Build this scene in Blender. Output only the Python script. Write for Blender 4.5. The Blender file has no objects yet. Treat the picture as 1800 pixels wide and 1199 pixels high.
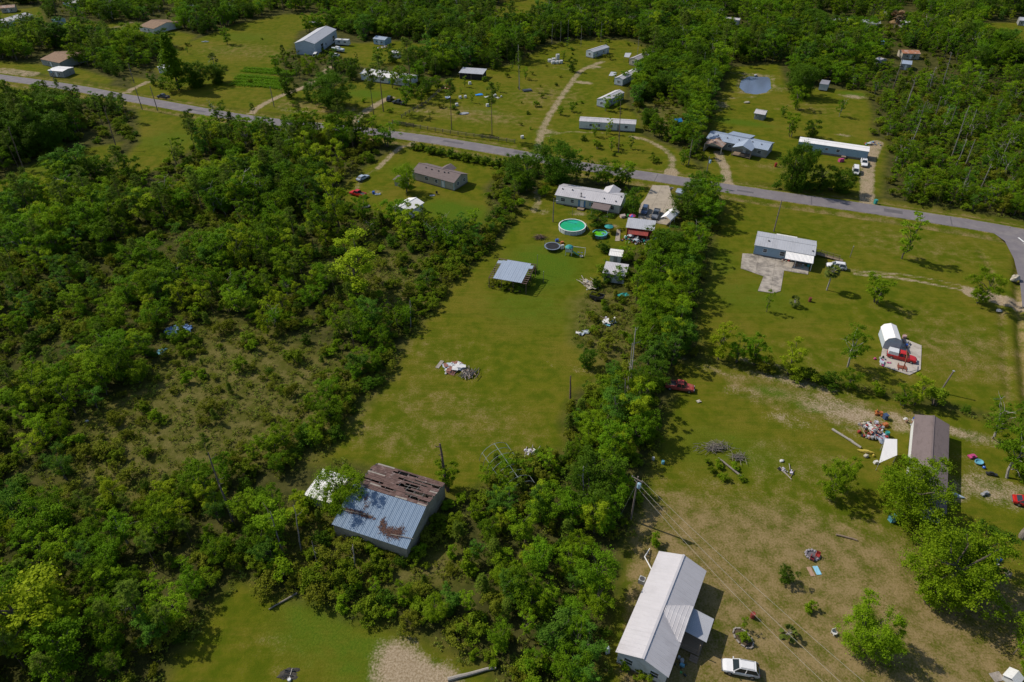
import bpy, math, random
import numpy as np
from math import radians, sin, cos, pi, atan2, hypot

# ------------------------------------------------------------------ scene, camera, sky, sun
SC = bpy.context.scene
COL = SC.collection
CAM_H, PITCH = 91.0, radians(37.2)
cam_d = bpy.data.cameras.new('camera'); cam_d.lens = 24; cam_d.sensor_width = 36
cam_d.clip_start = 0.5; cam_d.clip_end = 9000
cam = bpy.data.objects.new('camera', cam_d); COL.objects.link(cam)
cam.location = (0, 0, CAM_H); cam.rotation_euler = (radians(90) - PITCH, 0, 0)
SC.camera = cam
SUN_EL, SHADOW_AZ = radians(45), radians(-26)
world = bpy.data.worlds.new('World'); SC.world = world; world.use_nodes = True
wn = world.node_tree.nodes; wl = world.node_tree.links
bg = wn['Background']; sky = wn.new('ShaderNodeTexSky'); sky.sky_type = 'NISHITA'; sky.sun_disc = False
sky.sun_elevation = SUN_EL; sky.sun_rotation = radians(296); sky.altitude = 50; sky.dust_density = 1.0
wl.new(sky.outputs[0], bg.inputs[0]); bg.inputs[1].default_value = 0.115
sun_d = bpy.data.lights.new('sun', 'SUN'); sun_d.energy = 4.2; sun_d.angle = radians(0.6); sun_d.color = (1.0, 0.92, 0.80)
sun = bpy.data.objects.new('sun', sun_d); COL.objects.link(sun)
sun.location = (-60, 60, 160)
sun.rotation_euler = (radians(90) - SUN_EL, 0, SHADOW_AZ - radians(90))
SC.view_settings.view_transform = 'Standard'; SC.view_settings.look = 'None'
SC.view_settings.exposure = 0.05; SC.view_settings.gamma = 1.0
SC.cycles.max_bounces = 5; SC.cycles.diffuse_bounces = 3; SC.cycles.transparent_max_bounces = 8

# ------------------------------------------------------------------ surveying: photo pixel (1800 wide) -> point on the plane z
def P(x, y, z=0.0):
    u = x - 900; v = y - 599.5
    t = (CAM_H - z) / (1200 * sin(PITCH) + v * cos(PITCH))
    return (u * t, (1200 * cos(PITCH) - v * sin(PITCH)) * t)
def PL(pts, z=0.0): return np.array([P(x, y, z) for x, y in pts])
def PIX(X, Y, Z=0.0):
    d = CAM_H - Z; zc = Y * cos(PITCH) + d * sin(PITCH); yc = d * cos(PITCH) - Y * sin(PITCH)
    return 900 + 1200 * X / zc, 599.5 + 1200 * yc / zc

# ------------------------------------------------------------------ materials
MATS = {}
def nd(nt, t, **kw):
    n = nt.nodes.new(t)
    for k, v in kw.items(): setattr(n, k, v)
    return n
def principled(name, col, rough=0.8, metal=0.0, var=0.12, scale=3.0, bump=0.0, bscale=20.0, dirt=None, dirt_amt=0.5, dirt_scale=0.6, spec=0.3, stretch=None):
    """plain surface with mottled colour, optional stains and fine relief"""
    if name in MATS: return MATS[name]
    m = bpy.data.materials.new(name); m.use_nodes = True; nt = m.node_tree; b = nt.nodes['Principled BSDF']
    b.inputs['Roughness'].default_value = rough; b.inputs['Metallic'].default_value = metal
    b.inputs['Specular IOR Level'].default_value = spec
    tc = nd(nt, 'ShaderNodeTexCoord'); vec = tc.outputs['Object']
    if stretch:
        mp = nd(nt, 'ShaderNodeMapping'); mp.inputs['Scale'].default_value = stretch
        nt.links.new(vec, mp.inputs[0]); vec = mp.outputs[0]
    n1 = nd(nt, 'ShaderNodeTexNoise'); n1.inputs['Scale'].default_value = scale; n1.inputs['Detail'].default_value = 5
    nt.links.new(vec, n1.inputs['Vector'])
    mx = nd(nt, 'ShaderNodeMix', data_type='RGBA'); c = np.array(col)
    mx.inputs[6].default_value = (*np.clip(c * (1 - var * 1.6), 0, 1), 1); mx.inputs[7].default_value = (*np.clip(c * (1 + var * 1.6), 0, 1), 1)
    nt.links.new(n1.outputs[0], mx.inputs[0]); out = mx.outputs[2]
    if dirt is not None:
        n2 = nd(nt, 'ShaderNodeTexNoise'); n2.inputs['Scale'].default_value = dirt_scale; n2.inputs['Detail'].default_value = 7; n2.inputs['Roughness'].default_value = 0.65
        nt.links.new(vec, n2.inputs['Vector'])
        rp = nd(nt, 'ShaderNodeMapRange'); rp.inputs[1].default_value = 0.62 - 0.25 * dirt_amt; rp.inputs[2].default_value = 0.72 - 0.1 * dirt_amt
        rp.inputs[4].default_value = min(1, 0.5 + dirt_amt * 0.5)
        nt.links.new(n2.outputs[0], rp.inputs[0])
        m2 = nd(nt, 'ShaderNodeMix', data_type='RGBA'); m2.inputs[7].default_value = (*dirt, 1)
        nt.links.new(rp.outputs[0], m2.inputs[0]); nt.links.new(out, m2.inputs[6]); out = m2.outputs[2]
    nt.links.new(out, b.inputs['Base Color'])
    if bump:
        n3 = nd(nt, 'ShaderNodeTexNoise'); n3.inputs['Scale'].default_value = bscale; nt.links.new(vec, n3.inputs['Vector'])
        bp = nd(nt, 'ShaderNodeBump'); bp.inputs['Strength'].default_value = bump; bp.inputs['Distance'].default_value = 0.05
        nt.links.new(n3.outputs[0], bp.inputs['Height']); nt.links.new(bp.outputs[0], b.inputs['Normal'])
    MATS[name] = m; return m
def srgb(r, g, b):
    f = lambda c: (c / 255 / 12.92) if c / 255 <= 0.04045 else ((c / 255 + 0.055) / 1.055) ** 2.4
    return (f(r), f(g), f(b))

BARK = principled('bark', (0.105, 0.085, 0.068), 0.95, var=0.3, scale=4, bump=0.5, bscale=12)
BARK2 = principled('pine_bark', (0.125, 0.085, 0.062), 0.95, var=0.35, scale=5, bump=0.5, bscale=14)
SNAG = principled('dead_wood', (0.20, 0.175, 0.15), 0.95, var=0.35, scale=4, bump=0.5, bscale=14)
PALE = principled('pale_bark', (0.30, 0.275, 0.24), 0.95, var=0.25, scale=4, bump=0.3)

# ------------------------------------------------------------------ mesh builder
class MB:
    def __init__(s): s.v = []; s.f = []; s.m = []
    def face(s, pts, mi=0):
        i = len(s.v); s.v += [tuple(p) for p in pts]; s.f.append(tuple(range(i, i + len(pts)))); s.m.append(mi); return s
    def box(s, c, size, rz=0.0, mi=0, taper=1.0, ry=0.0):
        cx, cy, cz = c; hx, hy, hz = size[0] / 2, size[1] / 2, size[2] / 2; i = len(s.v); ca, sa = cos(rz), sin(rz); cb, sb = cos(ry), sin(ry)
        for z, k in ((-hz, 1.0), (hz, taper)):
            for x, y in ((-hx, -hy), (hx, -hy), (hx, hy), (-hx, hy)):
                x *= k; y *= k; X = x * cb + z * sb; Z = -x * sb + z * cb
                s.v.append((cx + X * ca - y * sa, cy + X * sa + y * ca, cz + Z))
        for q in ((3, 2, 1, 0), (4, 5, 6, 7), (0, 1, 5, 4), (1, 2, 6, 5), (2, 3, 7, 6), (3, 0, 4, 7)):
            s.f.append(tuple(i + k for k in q)); s.m.append(mi)
        return s
    def tube(s, pts, radii, n=6, mi=0, cap=True):
        pts = [np.array(p, float) for p in pts]
        if not hasattr(radii, '__len__'): radii = [radii] * len(pts)
        i0 = len(s.v); K = len(pts)
        for k, p in enumerate(pts):
            d = pts[min(k + 1, K - 1)] - pts[max(k - 1, 0)]; d = d / (np.linalg.norm(d) + 1e-9)
            a = np.array((0, 0, 1.0)) if abs(d[2]) < 0.9 else np.array((1.0, 0, 0))
            e1 = np.cross(d, a); e1 /= np.linalg.norm(e1); e2 = np.cross(d, e1)
            for j in range(n):
                t = 2 * pi * j / n; q = p + radii[k] * (cos(t) * e1 + sin(t) * e2); s.v.append(tuple(q))
        for k in range(K - 1):
            for j in range(n):
                a = i0 + k * n + j; b = i0 + k * n + (j + 1) % n
                s.f.append((a, a + n, b + n, b)); s.m.append(mi)
        if cap:
            s.f.append(tuple(i0 + j for j in range(n))); s.m.append(mi)
            s.f.append(tuple(i0 + (K - 1) * n + j for j in reversed(range(n)))); s.m.append(mi)
        return s
    def prism(s, poly, z0, z1, mi=0):
        i = len(s.v); n = len(poly)
        a = sum(poly[k][0] * poly[(k + 1) % n][1] - poly[(k + 1) % n][0] * poly[k][1] for k in range(n))
        if a < 0: poly = list(reversed(poly))
        s.v += [(x, y, z0) for x, y in poly] + [(x, y, z1) for x, y in poly]
        s.f.append(tuple(i + k for k in reversed(range(n)))); s.m.append(mi)
        s.f.append(tuple(i + n + k for k in range(n))); s.m.append(mi)
        for k in range(n): s.f.append((i + k, i + (k + 1) % n, i + n + (k + 1) % n, i + n + k)); s.m.append(mi)
        return s
    def slab(s, q, th, mi=0):
        """a thin plate from a top quad (ccw seen from above)"""
        i = len(s.v); n = len(q); s.v += [tuple(p) for p in q] + [(p[0], p[1], p[2] - th) for p in q]
        s.f.append(tuple(range(i, i + n))); s.m.append(mi)
        s.f.append(tuple(i + n + k for k in reversed(range(n)))); s.m.append(mi)
        for k in range(n): s.f.append((i + n + k, i + n + (k + 1) % n, i + (k + 1) % n, i + k)); s.m.append(mi)
        return s
    def lathe(s, prof, n=16, c=(0, 0, 0), mi=0, sx=1.0, sy=1.0, ring=False):
        i0 = len(s.v)
        for r, z in prof:
            for j in range(n): t = 2 * pi * j / n; s.v.append((c[0] + r * cos(t) * sx, c[1] + r * sin(t) * sy, c[2] + z))
        for k in range(len(prof) - 1):
            for j in range(n):
                a = i0 + k * n + j; b = i0 + k * n + (j + 1) % n
                s.f.append((a, b, b + n, a + n)); s.m.append(mi)
        if ring:
            k = (len(prof) - 1) * n
            for j in range(n): s.f.append((i0 + k + j, i0 + k + (j + 1) % n, i0 + (j + 1) % n, i0 + j)); s.m.append(mi)
            return s
        s.f.append(tuple(i0 + j for j in reversed(range(n)))); s.m.append(mi)
        s.f.append(tuple(i0 + (len(prof) - 1) * n + j for j in range(n))); s.m.append(mi)
        return s
    def blob(s, c, r, rng, n=7, m=5, jit=0.18, mi=0):
        i0 = len(s.v); r = r if hasattr(r, '__len__') else (r, r, r)
        for k in range(m + 1):
            th = pi * k / m
            for j in range(n):
                f = 1 + rng.uniform(-jit, jit); t = 2 * pi * j / n
                s.v.append((c[0] + r[0] * f * sin(th) * cos(t), c[1] + r[1] * f * sin(th) * sin(t), c[2] - r[2] * f * cos(th)))
        for k in range(m):
            for j in range(n):
                a = i0 + k * n + j; b = i0 + k * n + (j + 1) % n
                s.f.append((a, b, b + n, a + n)); s.m.append(mi)
        return s
    def mesh(s, name, mats, smooth=False):
        me = bpy.data.meshes.new(name); me.from_pydata(s.v, [], s.f)
        for m in (mats if isinstance(mats, (list, tuple)) else [mats]): me.materials.append(m)
        if max(s.m, default=0) > 0: me.polygons.foreach_set('material_index', s.m)
        if smooth: me.polygons.foreach_set('use_smooth', [True] * len(me.polygons))
        me.update(); return me
    def build(s, name, mats, parent=None, loc=None, rz=0.0, smooth=False):
        return link(name, s.mesh(name, mats, smooth), parent, loc, rz)
def link(name, me, parent=None, loc=None, rz=0.0):
    o = bpy.data.objects.new(name, me); COL.objects.link(o)
    if parent is not None: o.parent = parent
    if loc is not None: o.location = loc if len(loc) == 3 else (loc[0], loc[1], 0)
    if rz: o.rotation_euler = (0, 0, rz)
    return o
def tag(o, label, cat, group=None, kind=None):
    if label: o['label'] = label
    if cat: o['category'] = cat
    if group: o['group'] = group
    if kind: o['kind'] = kind
    return o
def thing(name, label, cat, loc=(0, 0, 0), rz=0.0, group=None):
    o = bpy.data.objects.new(name, None); COL.objects.link(o); o.empty_display_size = 0.3
    o.location = loc if len(loc) == 3 else (loc[0], loc[1], 0); o.rotation_euler = (0, 0, rz)
    return tag(o, label, cat, group)

# ------------------------------------------------------------------ 2D helpers
def inside(pts, poly):
    x, y = pts[:, 0], pts[:, 1]; r = np.zeros(len(pts), bool); n = len(poly)
    for i in range(n):
        x1, y1 = poly[i]; x2, y2 = poly[(i + 1) % n]
        c = ((y1 > y) != (y2 > y)) & (x < (x2 - x1) * (y - y1) / (y2 - y1 + 1e-12) + x1); r ^= c
    return r
def segdist(pts, line):
    d = np.full(len(pts), 1e9); lx0, ly0 = line.min(0) - 40; lx1, ly1 = line.max(0) + 40
    s = (pts[:, 0] > lx0) & (pts[:, 0] < lx1) & (pts[:, 1] > ly0) & (pts[:, 1] < ly1); q = pts[s]; dd = np.full(len(q), 1e9)
    for a, b in zip(line[:-1], line[1:]):
        ab = b - a; t = np.clip(((q - a) @ ab) / (ab @ ab + 1e-9), 0, 1); dd = np.minimum(dd, np.hypot(*(q - (a + t[:, None] * ab)).T))
    d[s] = dd; return d
def polydist(pts, poly):
    """signed distance: negative inside"""
    d = segdist(pts, np.vstack([poly, poly[:1]])); i = inside(pts, poly); return np.where(i, -d, d)
def smooth01(d, w): return np.clip(0.5 - d / (2 * w), 0, 1)
def catmull(pts, k=8):
    p = np.vstack([2 * pts[0] - pts[1], pts, 2 * pts[-1] - pts[-2]]); out = []
    for i in range(1, len(p) - 2):
        for t in np.linspace(0, 1, k, endpoint=False):
            out.append(0.5 * ((2 * p[i]) + (-p[i - 1] + p[i + 1]) * t + (2 * p[i - 1] - 5 * p[i] + 4 * p[i + 1] - p[i + 2]) * t * t + (-p[i - 1] + 3 * p[i] - 3 * p[i + 1] + p[i + 2]) * t ** 3))
    out.append(p[-2]); return np.array(out)
RNG = np.random.default_rng(11); random.seed(5)
ORD = 'first second third fourth fifth sixth seventh eighth ninth tenth eleventh twelfth thirteenth fourteenth fifteenth sixteenth seventeenth eighteenth nineteenth twentieth twenty-first twenty-second'.split()
# ------------------------------------------------------------------ where things run (photo pixels)
ROAD_PX = [(-330, 96), (-160, 114), (0, 136), (120, 153), (240, 175), (440, 209), (620, 228), (760, 246), (900, 269), (1010, 290), (1200, 319), (1350, 342), (1500, 363), (1640, 384), (1760, 404), (1900, 432), (2300, 510)]
road_c = catmull(PL(ROAD_PX))
SIDE_PX = [(1850, 418), (1846, 450), (1845, 500), (1850, 560), (1862, 640), (1885, 760), (1920, 900), (2000, 1250)]
side_c = catmull(PL(SIDE_PX))
TRACKS = [  
    ([(1012, 690), (975, 715), (930, 755), (880, 790)], .16, .27), ([(1020, 695), (985, 722), (945, 760)], .16, .25), ([(950, 520), (935, 600), (900, 680), (860, 740)], .18, .20), ([(962, 522), (948, 602), (914, 684)], .18, .18), ([(1440, 500), (1400, 560), (1330, 610)], .2, .2), ([(1180, 790), (1250, 760), (1330, 745), (1420, 760)], .2, .28), ([(1260, 1150), (1330, 1060), (1400, 1010), (1560, 990)], .25, .3), ([(1275, 1160), (1345, 1072), (1420, 1025)], .25, .28), ([(1700, 560), (1640, 600), (1625, 640)], .22, .26), ([(1690, 552), (1630, 590)], .22, .26),  # polyline, half width (m), strength
    ([(945, 262), (950, 240), (958, 218), (975, 188), (1000, 152), (1020, 126), (1045, 114), (1060, 108)], 1.7, 0.62),
    ([(960, 240), (1000, 232), (1060, 234)], 1.2, 0.45), ([(1110, 240), (1140, 248), (1170, 264), (1182, 280), (1178, 300)], 1.5, 0.6),
    ([(1525, 358), (1524, 320), (1526, 290), (1534, 268), (1542, 250)], 2.4, 0.72),
    ([(1282, 328), (1275, 300), (1268, 282), (1262, 268)], 1.9, 0.7),
    ([(1502, 482), (1560, 487), (1620, 496), (1700, 512), (1760, 528), (1830, 545)], 0.55, 0.9), ([(1510, 477), (1570, 481), (1640, 491), (1715, 508), (1830, 535)], 0.5, 0.75),
    ([(1710, 515), (1770, 530), (1840, 548)], 2.4, 0.95),
    ([(728, 250), (700, 262), (664, 296)], 1.3, 0.65), ([(664, 296), (640, 312), (620, 340)], 1.3, 0.4),
    ([(614, 222), (640, 198), (675, 176), (688, 172)], 2.0, 0.68), ([(440, 198), (470, 180), (497, 167), (540, 150), (580, 118)], 1.7, 0.75),
    ([(220, 162), (260, 144)], 1.7, 0.7), ([(940, 330), (946, 350), (938, 372)], 1.6, 0.5),
    ([(120, 50), (135, 60), (150, 50), (200, 48), (230, 40)], 2.5, 0.5), ([(0, 122), (60, 130)], 3.0, 0.6),
    ([(1180, 300), (1178, 312)], 2.4, 0.8), ([(1330, 170), (1262, 176), (1265, 195)], 1.5, 0.4),
    ([(1660, 870), (1720, 850), (1770, 860), (1830, 880)], 2.6, 0.5), ([(1180, 700), (1250, 705), (1310, 712)], 0.5, 0.3),
]
SAND = [  # bare patches: centre px, radii (m), strength
    ((1490, 724), (10, 4.5), 0.66), ((1450, 702), (9, 3), 0.5), ((1575, 735), (5, 2.2), 0.6), ((1520, 742), (4, 3), 0.6), ((1590, 752), (4, 3), .55), ((1400, 672), (16, 2.2), 0.55), ((1300, 690), (8, 3), 0.4), ((1390, 740), (8, 4), 0.4), ((1700, 765), (8, 2.4), 0.62),
    ((1745, 865), (8, 4), 0.6), ((1705, 810), (4, 7), 0.36), 
    ((700, 1170), (4.5, 4.2), 0.95), ((745, 1200), (7, 4), 0.9), ((1015, 375), (4, 2), 0.6), ((1070, 395), (5, 3), 0.45),
    ((955, 372), (4, 3), 0.45), ((1500, 476), (5, 1.5), 0.4), ((1540, 478), (7, 1.6), 0.4), ((1030, 650), (6, 4), 0.35), ((960, 640), (7, 4), 0.25), ((990, 120), (9, 4), 0.35), ((1025, 145), (6, 3), 0.7), ((1045, 118), (6, 4), 0.6),
    ((520, 195), (16, 4), 0.45), ((600, 190), (14, 5), 0.4), ((740, 195), (12, 8), 0.35), ((800, 190), (20, 8), 0.22), ((880, 185), (14, 10), 0.25), ((1500, 170), (8, 4), 0.6), ((1485, 238), (4, 2), 0.6), ((1330, 132), (16, 4), 0.5),
    ((1370, 155), (5, 9), 0.4), ((1300, 162), (10, 3), 0.4), ((1270, 185), (5, 6), 0.5), ((960, 232), (6, 4), 0.6), ((1745, 500), (10, 4), 0.2), ((720, 545), (9, 6), 0.2), ((1310, 440), (2, 4), 0.2), ((1240, 640), (12, 2), 0.35),
    ((660, 340), (4, 5), 0.4), ((100, 62), (10, 5), 0.5), ((220, 52), (10, 6), 0.5), ((560, 115), (12, 6), 0.3), ((480, 128), (9, 4), 0.5), ((1490, 745), (6, 4), 0.5), ((1345, 640), (9, 2), 0.5), ((690, 500), (8, 6), 0.3), ((1270, 655), (8, 2), 0.4)]
OPEN = {
    'lawn': [(952, 310), (975, 322), (1100, 340), (1130, 328), (1180, 328), (1195, 365), (1180, 405), (1150, 430), (1095, 445), (1060, 500), (1025, 530), (1010, 600), (1060, 630), (1060, 660), (1010, 690), (985, 740), (1000, 790), (900, 800), (850, 850), (800, 880), (700, 830), (620, 815), (548, 815), (600, 762), (640, 712), (690, 652), (716, 602), (762, 542), (800, 493), (870, 433), (905, 388), (930, 350)],
    'right_lawn': [(1270, 340), (1450, 366), (1640, 390), (1740, 410), (1850, 470), (1900, 760), (1700, 720), (1650, 705), (1500, 676), (1380, 648), (1240, 630), (1222, 570), (1245, 480), (1262, 400)],
    'yard': [(1205, 640), (1250, 636), (1400, 660), (1530, 690), (1650, 720), (1900, 770), (2000, 1290), (1050, 1290), (1060, 1199), (1085, 1050), (1100, 950), (1130, 870), (1150, 800), (1170, 740), (1190, 680)],
    'low_lawn': [(420, 1015), (480, 1045), (560, 1060), (610, 1085), (680, 1095), (740, 1120), (800, 1150), (850, 1175), (900, 1230), (880, 1290), (250, 1290), (290, 1199), (310, 1150), (340, 1110), (380, 1060)],
    'field': [(300, 85), (420, 42), (500, 25), (570, 25), (580, 42), (525, 55), (512, 85), (485, 102), (500, 130), (515, 155), (470, 165), (400, 162), (300, 150), (270, 120)],
    'north': [(230, 135), (320, 150), (470, 160), (560, 158), (620, 142), (690, 146), (720, 165), (760, 150), (800, 135), (860, 120), (900, 114), (960, 80), (1020, 70), (1100, 70), (1140, 85), (1130, 108), (1105, 135), (1095, 180), (1125, 205), (1128, 238), (1190, 262), (1225, 290), (1240, 312), (1000, 280), (850, 255), (700, 233), (620, 215), (560, 208), (440, 195), (240, 165)],
    'pines': [(590, 75), (640, 76), (700, 72), (755, 80), (770, 105), (700, 116), (640, 118), (600, 100)],
    'ranch': [(1262, 185), (1285, 118), (1370, 112), (1385, 160), (1440, 155), (1520, 160), (1535, 200), (1530, 240), (1560, 250), (1548, 345), (1240, 312), (1232, 270), (1248, 220)],
    'farleft': [(95, 34), (160, 42), (230, 40), (310, 55), (345, 62), (330, 80), (240, 78), (150, 66), (90, 60)],
    'farleft2': [(0, 20), (70, 12), (80, 40), (40, 55), (0, 55)], 'farleft3': [(-100, 100), (60, 112), (140, 120), (200, 140), (190, 150), (60, 128), (-100, 120)],
    'verge_w': [(-200, 150), (0, 145), (60, 155), (40, 182), (-200, 190)],
    'top': [(862, 30), (900, -10), (965, -10), (952, 36), (900, 44)], 'topright': [(1715, 40), (1860, 40), (1860, 80), (1760, 80), (1720, 68)], 'topright2': [(1740, -20), (1900, -20), (1900, 10), (1740, 8)],
    'ditchgrass': [(240, 185), (330, 205), (362, 235), (330, 268), (260, 305), (190, 305), (245, 250)],
    'meadow': [(-150, 365), (0, 318), (100, 268), (215, 250), (190, 285), (70, 330), (-100, 390)],
    'leftyard': [(605, 325), (640, 295), (690, 265), (720, 250), (905, 285), (880, 305), (850, 330), (862, 365), (850, 400), (790, 400), (760, 390), (690, 385), (640, 365), (600, 352)],
}
SCRUB = {  # open, with weeds and scattered low bushes
    'scrub': [(380, 560), (470, 585), (560, 625), (640, 640), (690, 650), (600, 762), (550, 805), (480, 805), (420, 815), (330, 835), (240, 880), (140, 890), (110, 800), (180, 715), (270, 660), (340, 600)],
    'scrub2': [(640, 470), (700, 440), (745, 470), (760, 535), (705, 575), (640, 560), (610, 520)],
    'debris': [(1010, 530), (1060, 505), (1110, 520), (1130, 600), (1110, 680), (1060, 690), (1060, 640), (1010, 600)],
    'barnyard': [(540, 885), (620, 960), (720, 985), (800, 940), (810, 1020), (700, 1050), (600, 1030), (520, 970)],
    'meadow2': [(1120, 190), (1160, 170), (1210, 200), (1205, 240), (1150, 235)],
}
OPENW = {k: PL(v) for k, v in OPEN.items()}; SCRUBW = {k: PL(v) for k, v in SCRUB.items()}
DRY = [((740, 620), (24, 14), .35), ((800, 730), (26, 12), .45), ((700, 770), (18, 8), .45), ((1600, 430), (30, 14), .4), ((1480, 640), (25, 10), .35), ((1700, 620), (20, 16), .5), ((1640, 560), (26, 10), .35), ((1250, 950), (24, 12), .8), ((1450, 980), (36, 13), .8), ((1650, 1080), (30, 16), .75), ((1300, 1100), (14, 14), .55), ((1500, 1150), (20, 10), .5), ((1290, 860), (12, 8), .3), ((820, 200), (40, 12), .55), ((960, 170), (22, 22), .5), ((560, 190), (34, 9), .6), ((1090, 300), (14, 2), .6), ((480, 1150), (8, 5), .3), ((1400, 300), (30, 6), .45), ((1420, 190), (20, 14), .4), ((430, 90), (40, 20), .45)]
LUSH = [((950, 470), (14, 16), .9), ((930, 540), (16, 12), .6), ((1060, 350), (16, 6), .7), ((800, 370), (16, 8), .9), ((720, 300), (10, 8), .7), ((1290, 790), (18, 8), .55), ((1360, 690), (6, 2.5), .9), ((1420, 715), (5, 2.4), .9), ((1250, 800), (12, 9), .5), ((640, 165), (14, 8), .8), ((430, 65), (24, 14), .6), ((450, 135), (14, 6), .9), ((1300, 215), (18, 5), .8), ((1500, 165), (9, 4), .9), ((1440, 305), (12, 8), .6), ((560, 1100), (10, 8), .7), ((640, 1160), (10, 6), .7), ((1310, 520), (22, 12), .55), ((1260, 460), (8, 14), .6), ((300, 245), (16, 14), .6), ((90, 295), (30, 10), .6), ((1200, 170), (8, 14), .5), ((850, 195), (12, 5), .6)]

# ------------------------------------------------------------------ ground: one sheet to the horizon with a real roadside ditch
def make_ground():
    ys = np.concatenate([np.linspace(-120, 28, 12), np.arange(30, 330, 0.85), 330 + np.cumsum(np.linspace(0.9, 5, 80))])
    ys = np.concatenate([ys, ys[-1] + np.cumsum(np.geomspace(8, 900, 22))])
    u = np.concatenate([[-6, -3, -2, -1.6, -1.35], np.linspace(-1.2, 1.2, 470), [1.35, 1.6, 2, 3, 6]])
    hw = 0.62 * np.clip(ys, 25, None) + 40
    X = hw[:, None] * u[None, :]; Y = np.repeat(ys[:, None], len(u), 1); pts = np.stack([X.ravel(), Y.ravel()], 1); N = len(pts)
    dirt = np.zeros(N); dry = np.zeros(N); lush = np.zeros(N)
    for px, hwid, s in TRACKS:
        l = catmull(PL(px), 6); dirt = np.maximum(dirt, s * smooth01(segdist(pts, l) - hwid, 0.7))
    def blobs(lst, acc):
        for (cx, cy), (rx, ry), s in lst:
            c = np.array(P(cx, cy)); q = (pts - c) @ np.array([[cos(.37), sin(.37)], [-sin(.37), cos(.37)]]); e = np.hypot(q[:, 0] / rx, q[:, 1] / ry)
            acc[:] = np.maximum(acc, s * np.clip(1.35 - e, 0, 1))
    blobs(SAND, dirt); blobs(DRY, dry); blobs(LUSH, lush)
    for poly, s in (([(1120, 905), (1200, 885), (1290, 905), (1380, 932), (1450, 928), (1500, 946), (1600, 985), (1660, 1000), (1900, 1060), (1950, 1290), (1080, 1290), (1100, 1000)], .8), ([(1308, 770), (1360, 765), (1500, 800), (1520, 860), (1460, 905), (1300, 890), (1316, 830)], .42), ([(1250, 645), (1400, 668), (1530, 700), (1640, 722), (1600, 760), (1480, 755), (1400, 735), (1290, 700)], .55)): dry = np.maximum(dry, s * smooth01(polydist(pts, PL(poly)), 1.3))
    wood = np.ones(N)
    for k, pl in OPENW.items(): wood = np.minimum(wood, 1 - smooth01(polydist(pts, pl), 1.6))
    dr = np.minimum(segdist(pts, road_c), segdist(pts, side_c)); wood = np.minimum(wood, 1 - smooth01(dr - 8.5, 1.5))
    scr = np.zeros(N)
    for k, pl in SCRUBW.items(): scr = np.maximum(scr, smooth01(polydist(pts, pl), 3))
    dirt = np.maximum(dirt, 0.62 * smooth01(dr - 3.9, 0.7))
    far = np.clip((Y.ravel() - 560) / 200, 0, 1); wood = np.maximum(wood, far)
    z = 0.04 * np.sin(X.ravel() * 0.21) * np.cos(Y.ravel() * 0.17) + 0.02 * np.sin(X.ravel() * 0.9 + Y.ravel() * 0.6)
    z *= np.clip((dr - 4) / 6, 0, 1)
    ditch = np.exp(-((dr - 6.6) / 1.1) ** 2) * 0.55
    z -= 1.4 * ditch * (dr < 12)
    l2 = catmull(PL([(1722, 440), (1745, 480), (1762, 560), (1768, 640), (1775, 700)]), 8); z -= 0.22 * np.exp(-(segdist(pts, l2) / 0.9) ** 2)
    dry = np.maximum(dry, 0.55 * np.exp(-(segdist(pts, l2) / 1.6) ** 2)); dry = np.maximum(dry, 0.7 * np.exp(-((dr - 6.2) / 1.6) ** 2))
    pondp = PL([(1296, 152), (1300, 140), (1314, 132), (1352, 133), (1358, 138), (1359, 154), (1350, 162), (1330, 166), (1308, 163)])
    z -= 1.0 * smooth01(polydist(pts, pondp) + 1.2, 1.3); dirt = np.maximum(dirt, 0.45 * smooth01(np.abs(polydist(pts, pondp)) - 1.5, 1.2))
    me = bpy.data.meshes.new('ground'); nu = len(u); ny = len(ys)
    ii = np.arange(N).reshape(ny, nu); f = np.stack([ii[:-1, :-1], ii[:-1, 1:], ii[1:, 1:], ii[1:, :-1]], -1).reshape(-1, 4)
    me.vertices.add(N); me.vertices.foreach_set('co', np.stack([pts[:, 0], pts[:, 1], z], 1).ravel().astype(np.float32))
    me.loops.add(f.size); me.loops.foreach_set('vertex_index', f.ravel().astype(np.int32))
    me.polygons.add(len(f)); me.polygons.foreach_set('loop_start', np.arange(0, f.size, 4, dtype=np.int32))
    me.polygons.foreach_set('use_smooth', np.ones(len(f), bool)); me.update()
    for nm, a in (('dirt', dirt), ('dry', dry), ('lush', lush), ('wood', wood), ('scrub', scr)):
        at = me.attributes.new(nm, 'FLOAT', 'POINT'); at.data.foreach_set('value', a.astype(np.float32))
    me.materials.append(ground_mat()); o = link('ground', me); o['kind'] = 'structure'; return o
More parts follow.
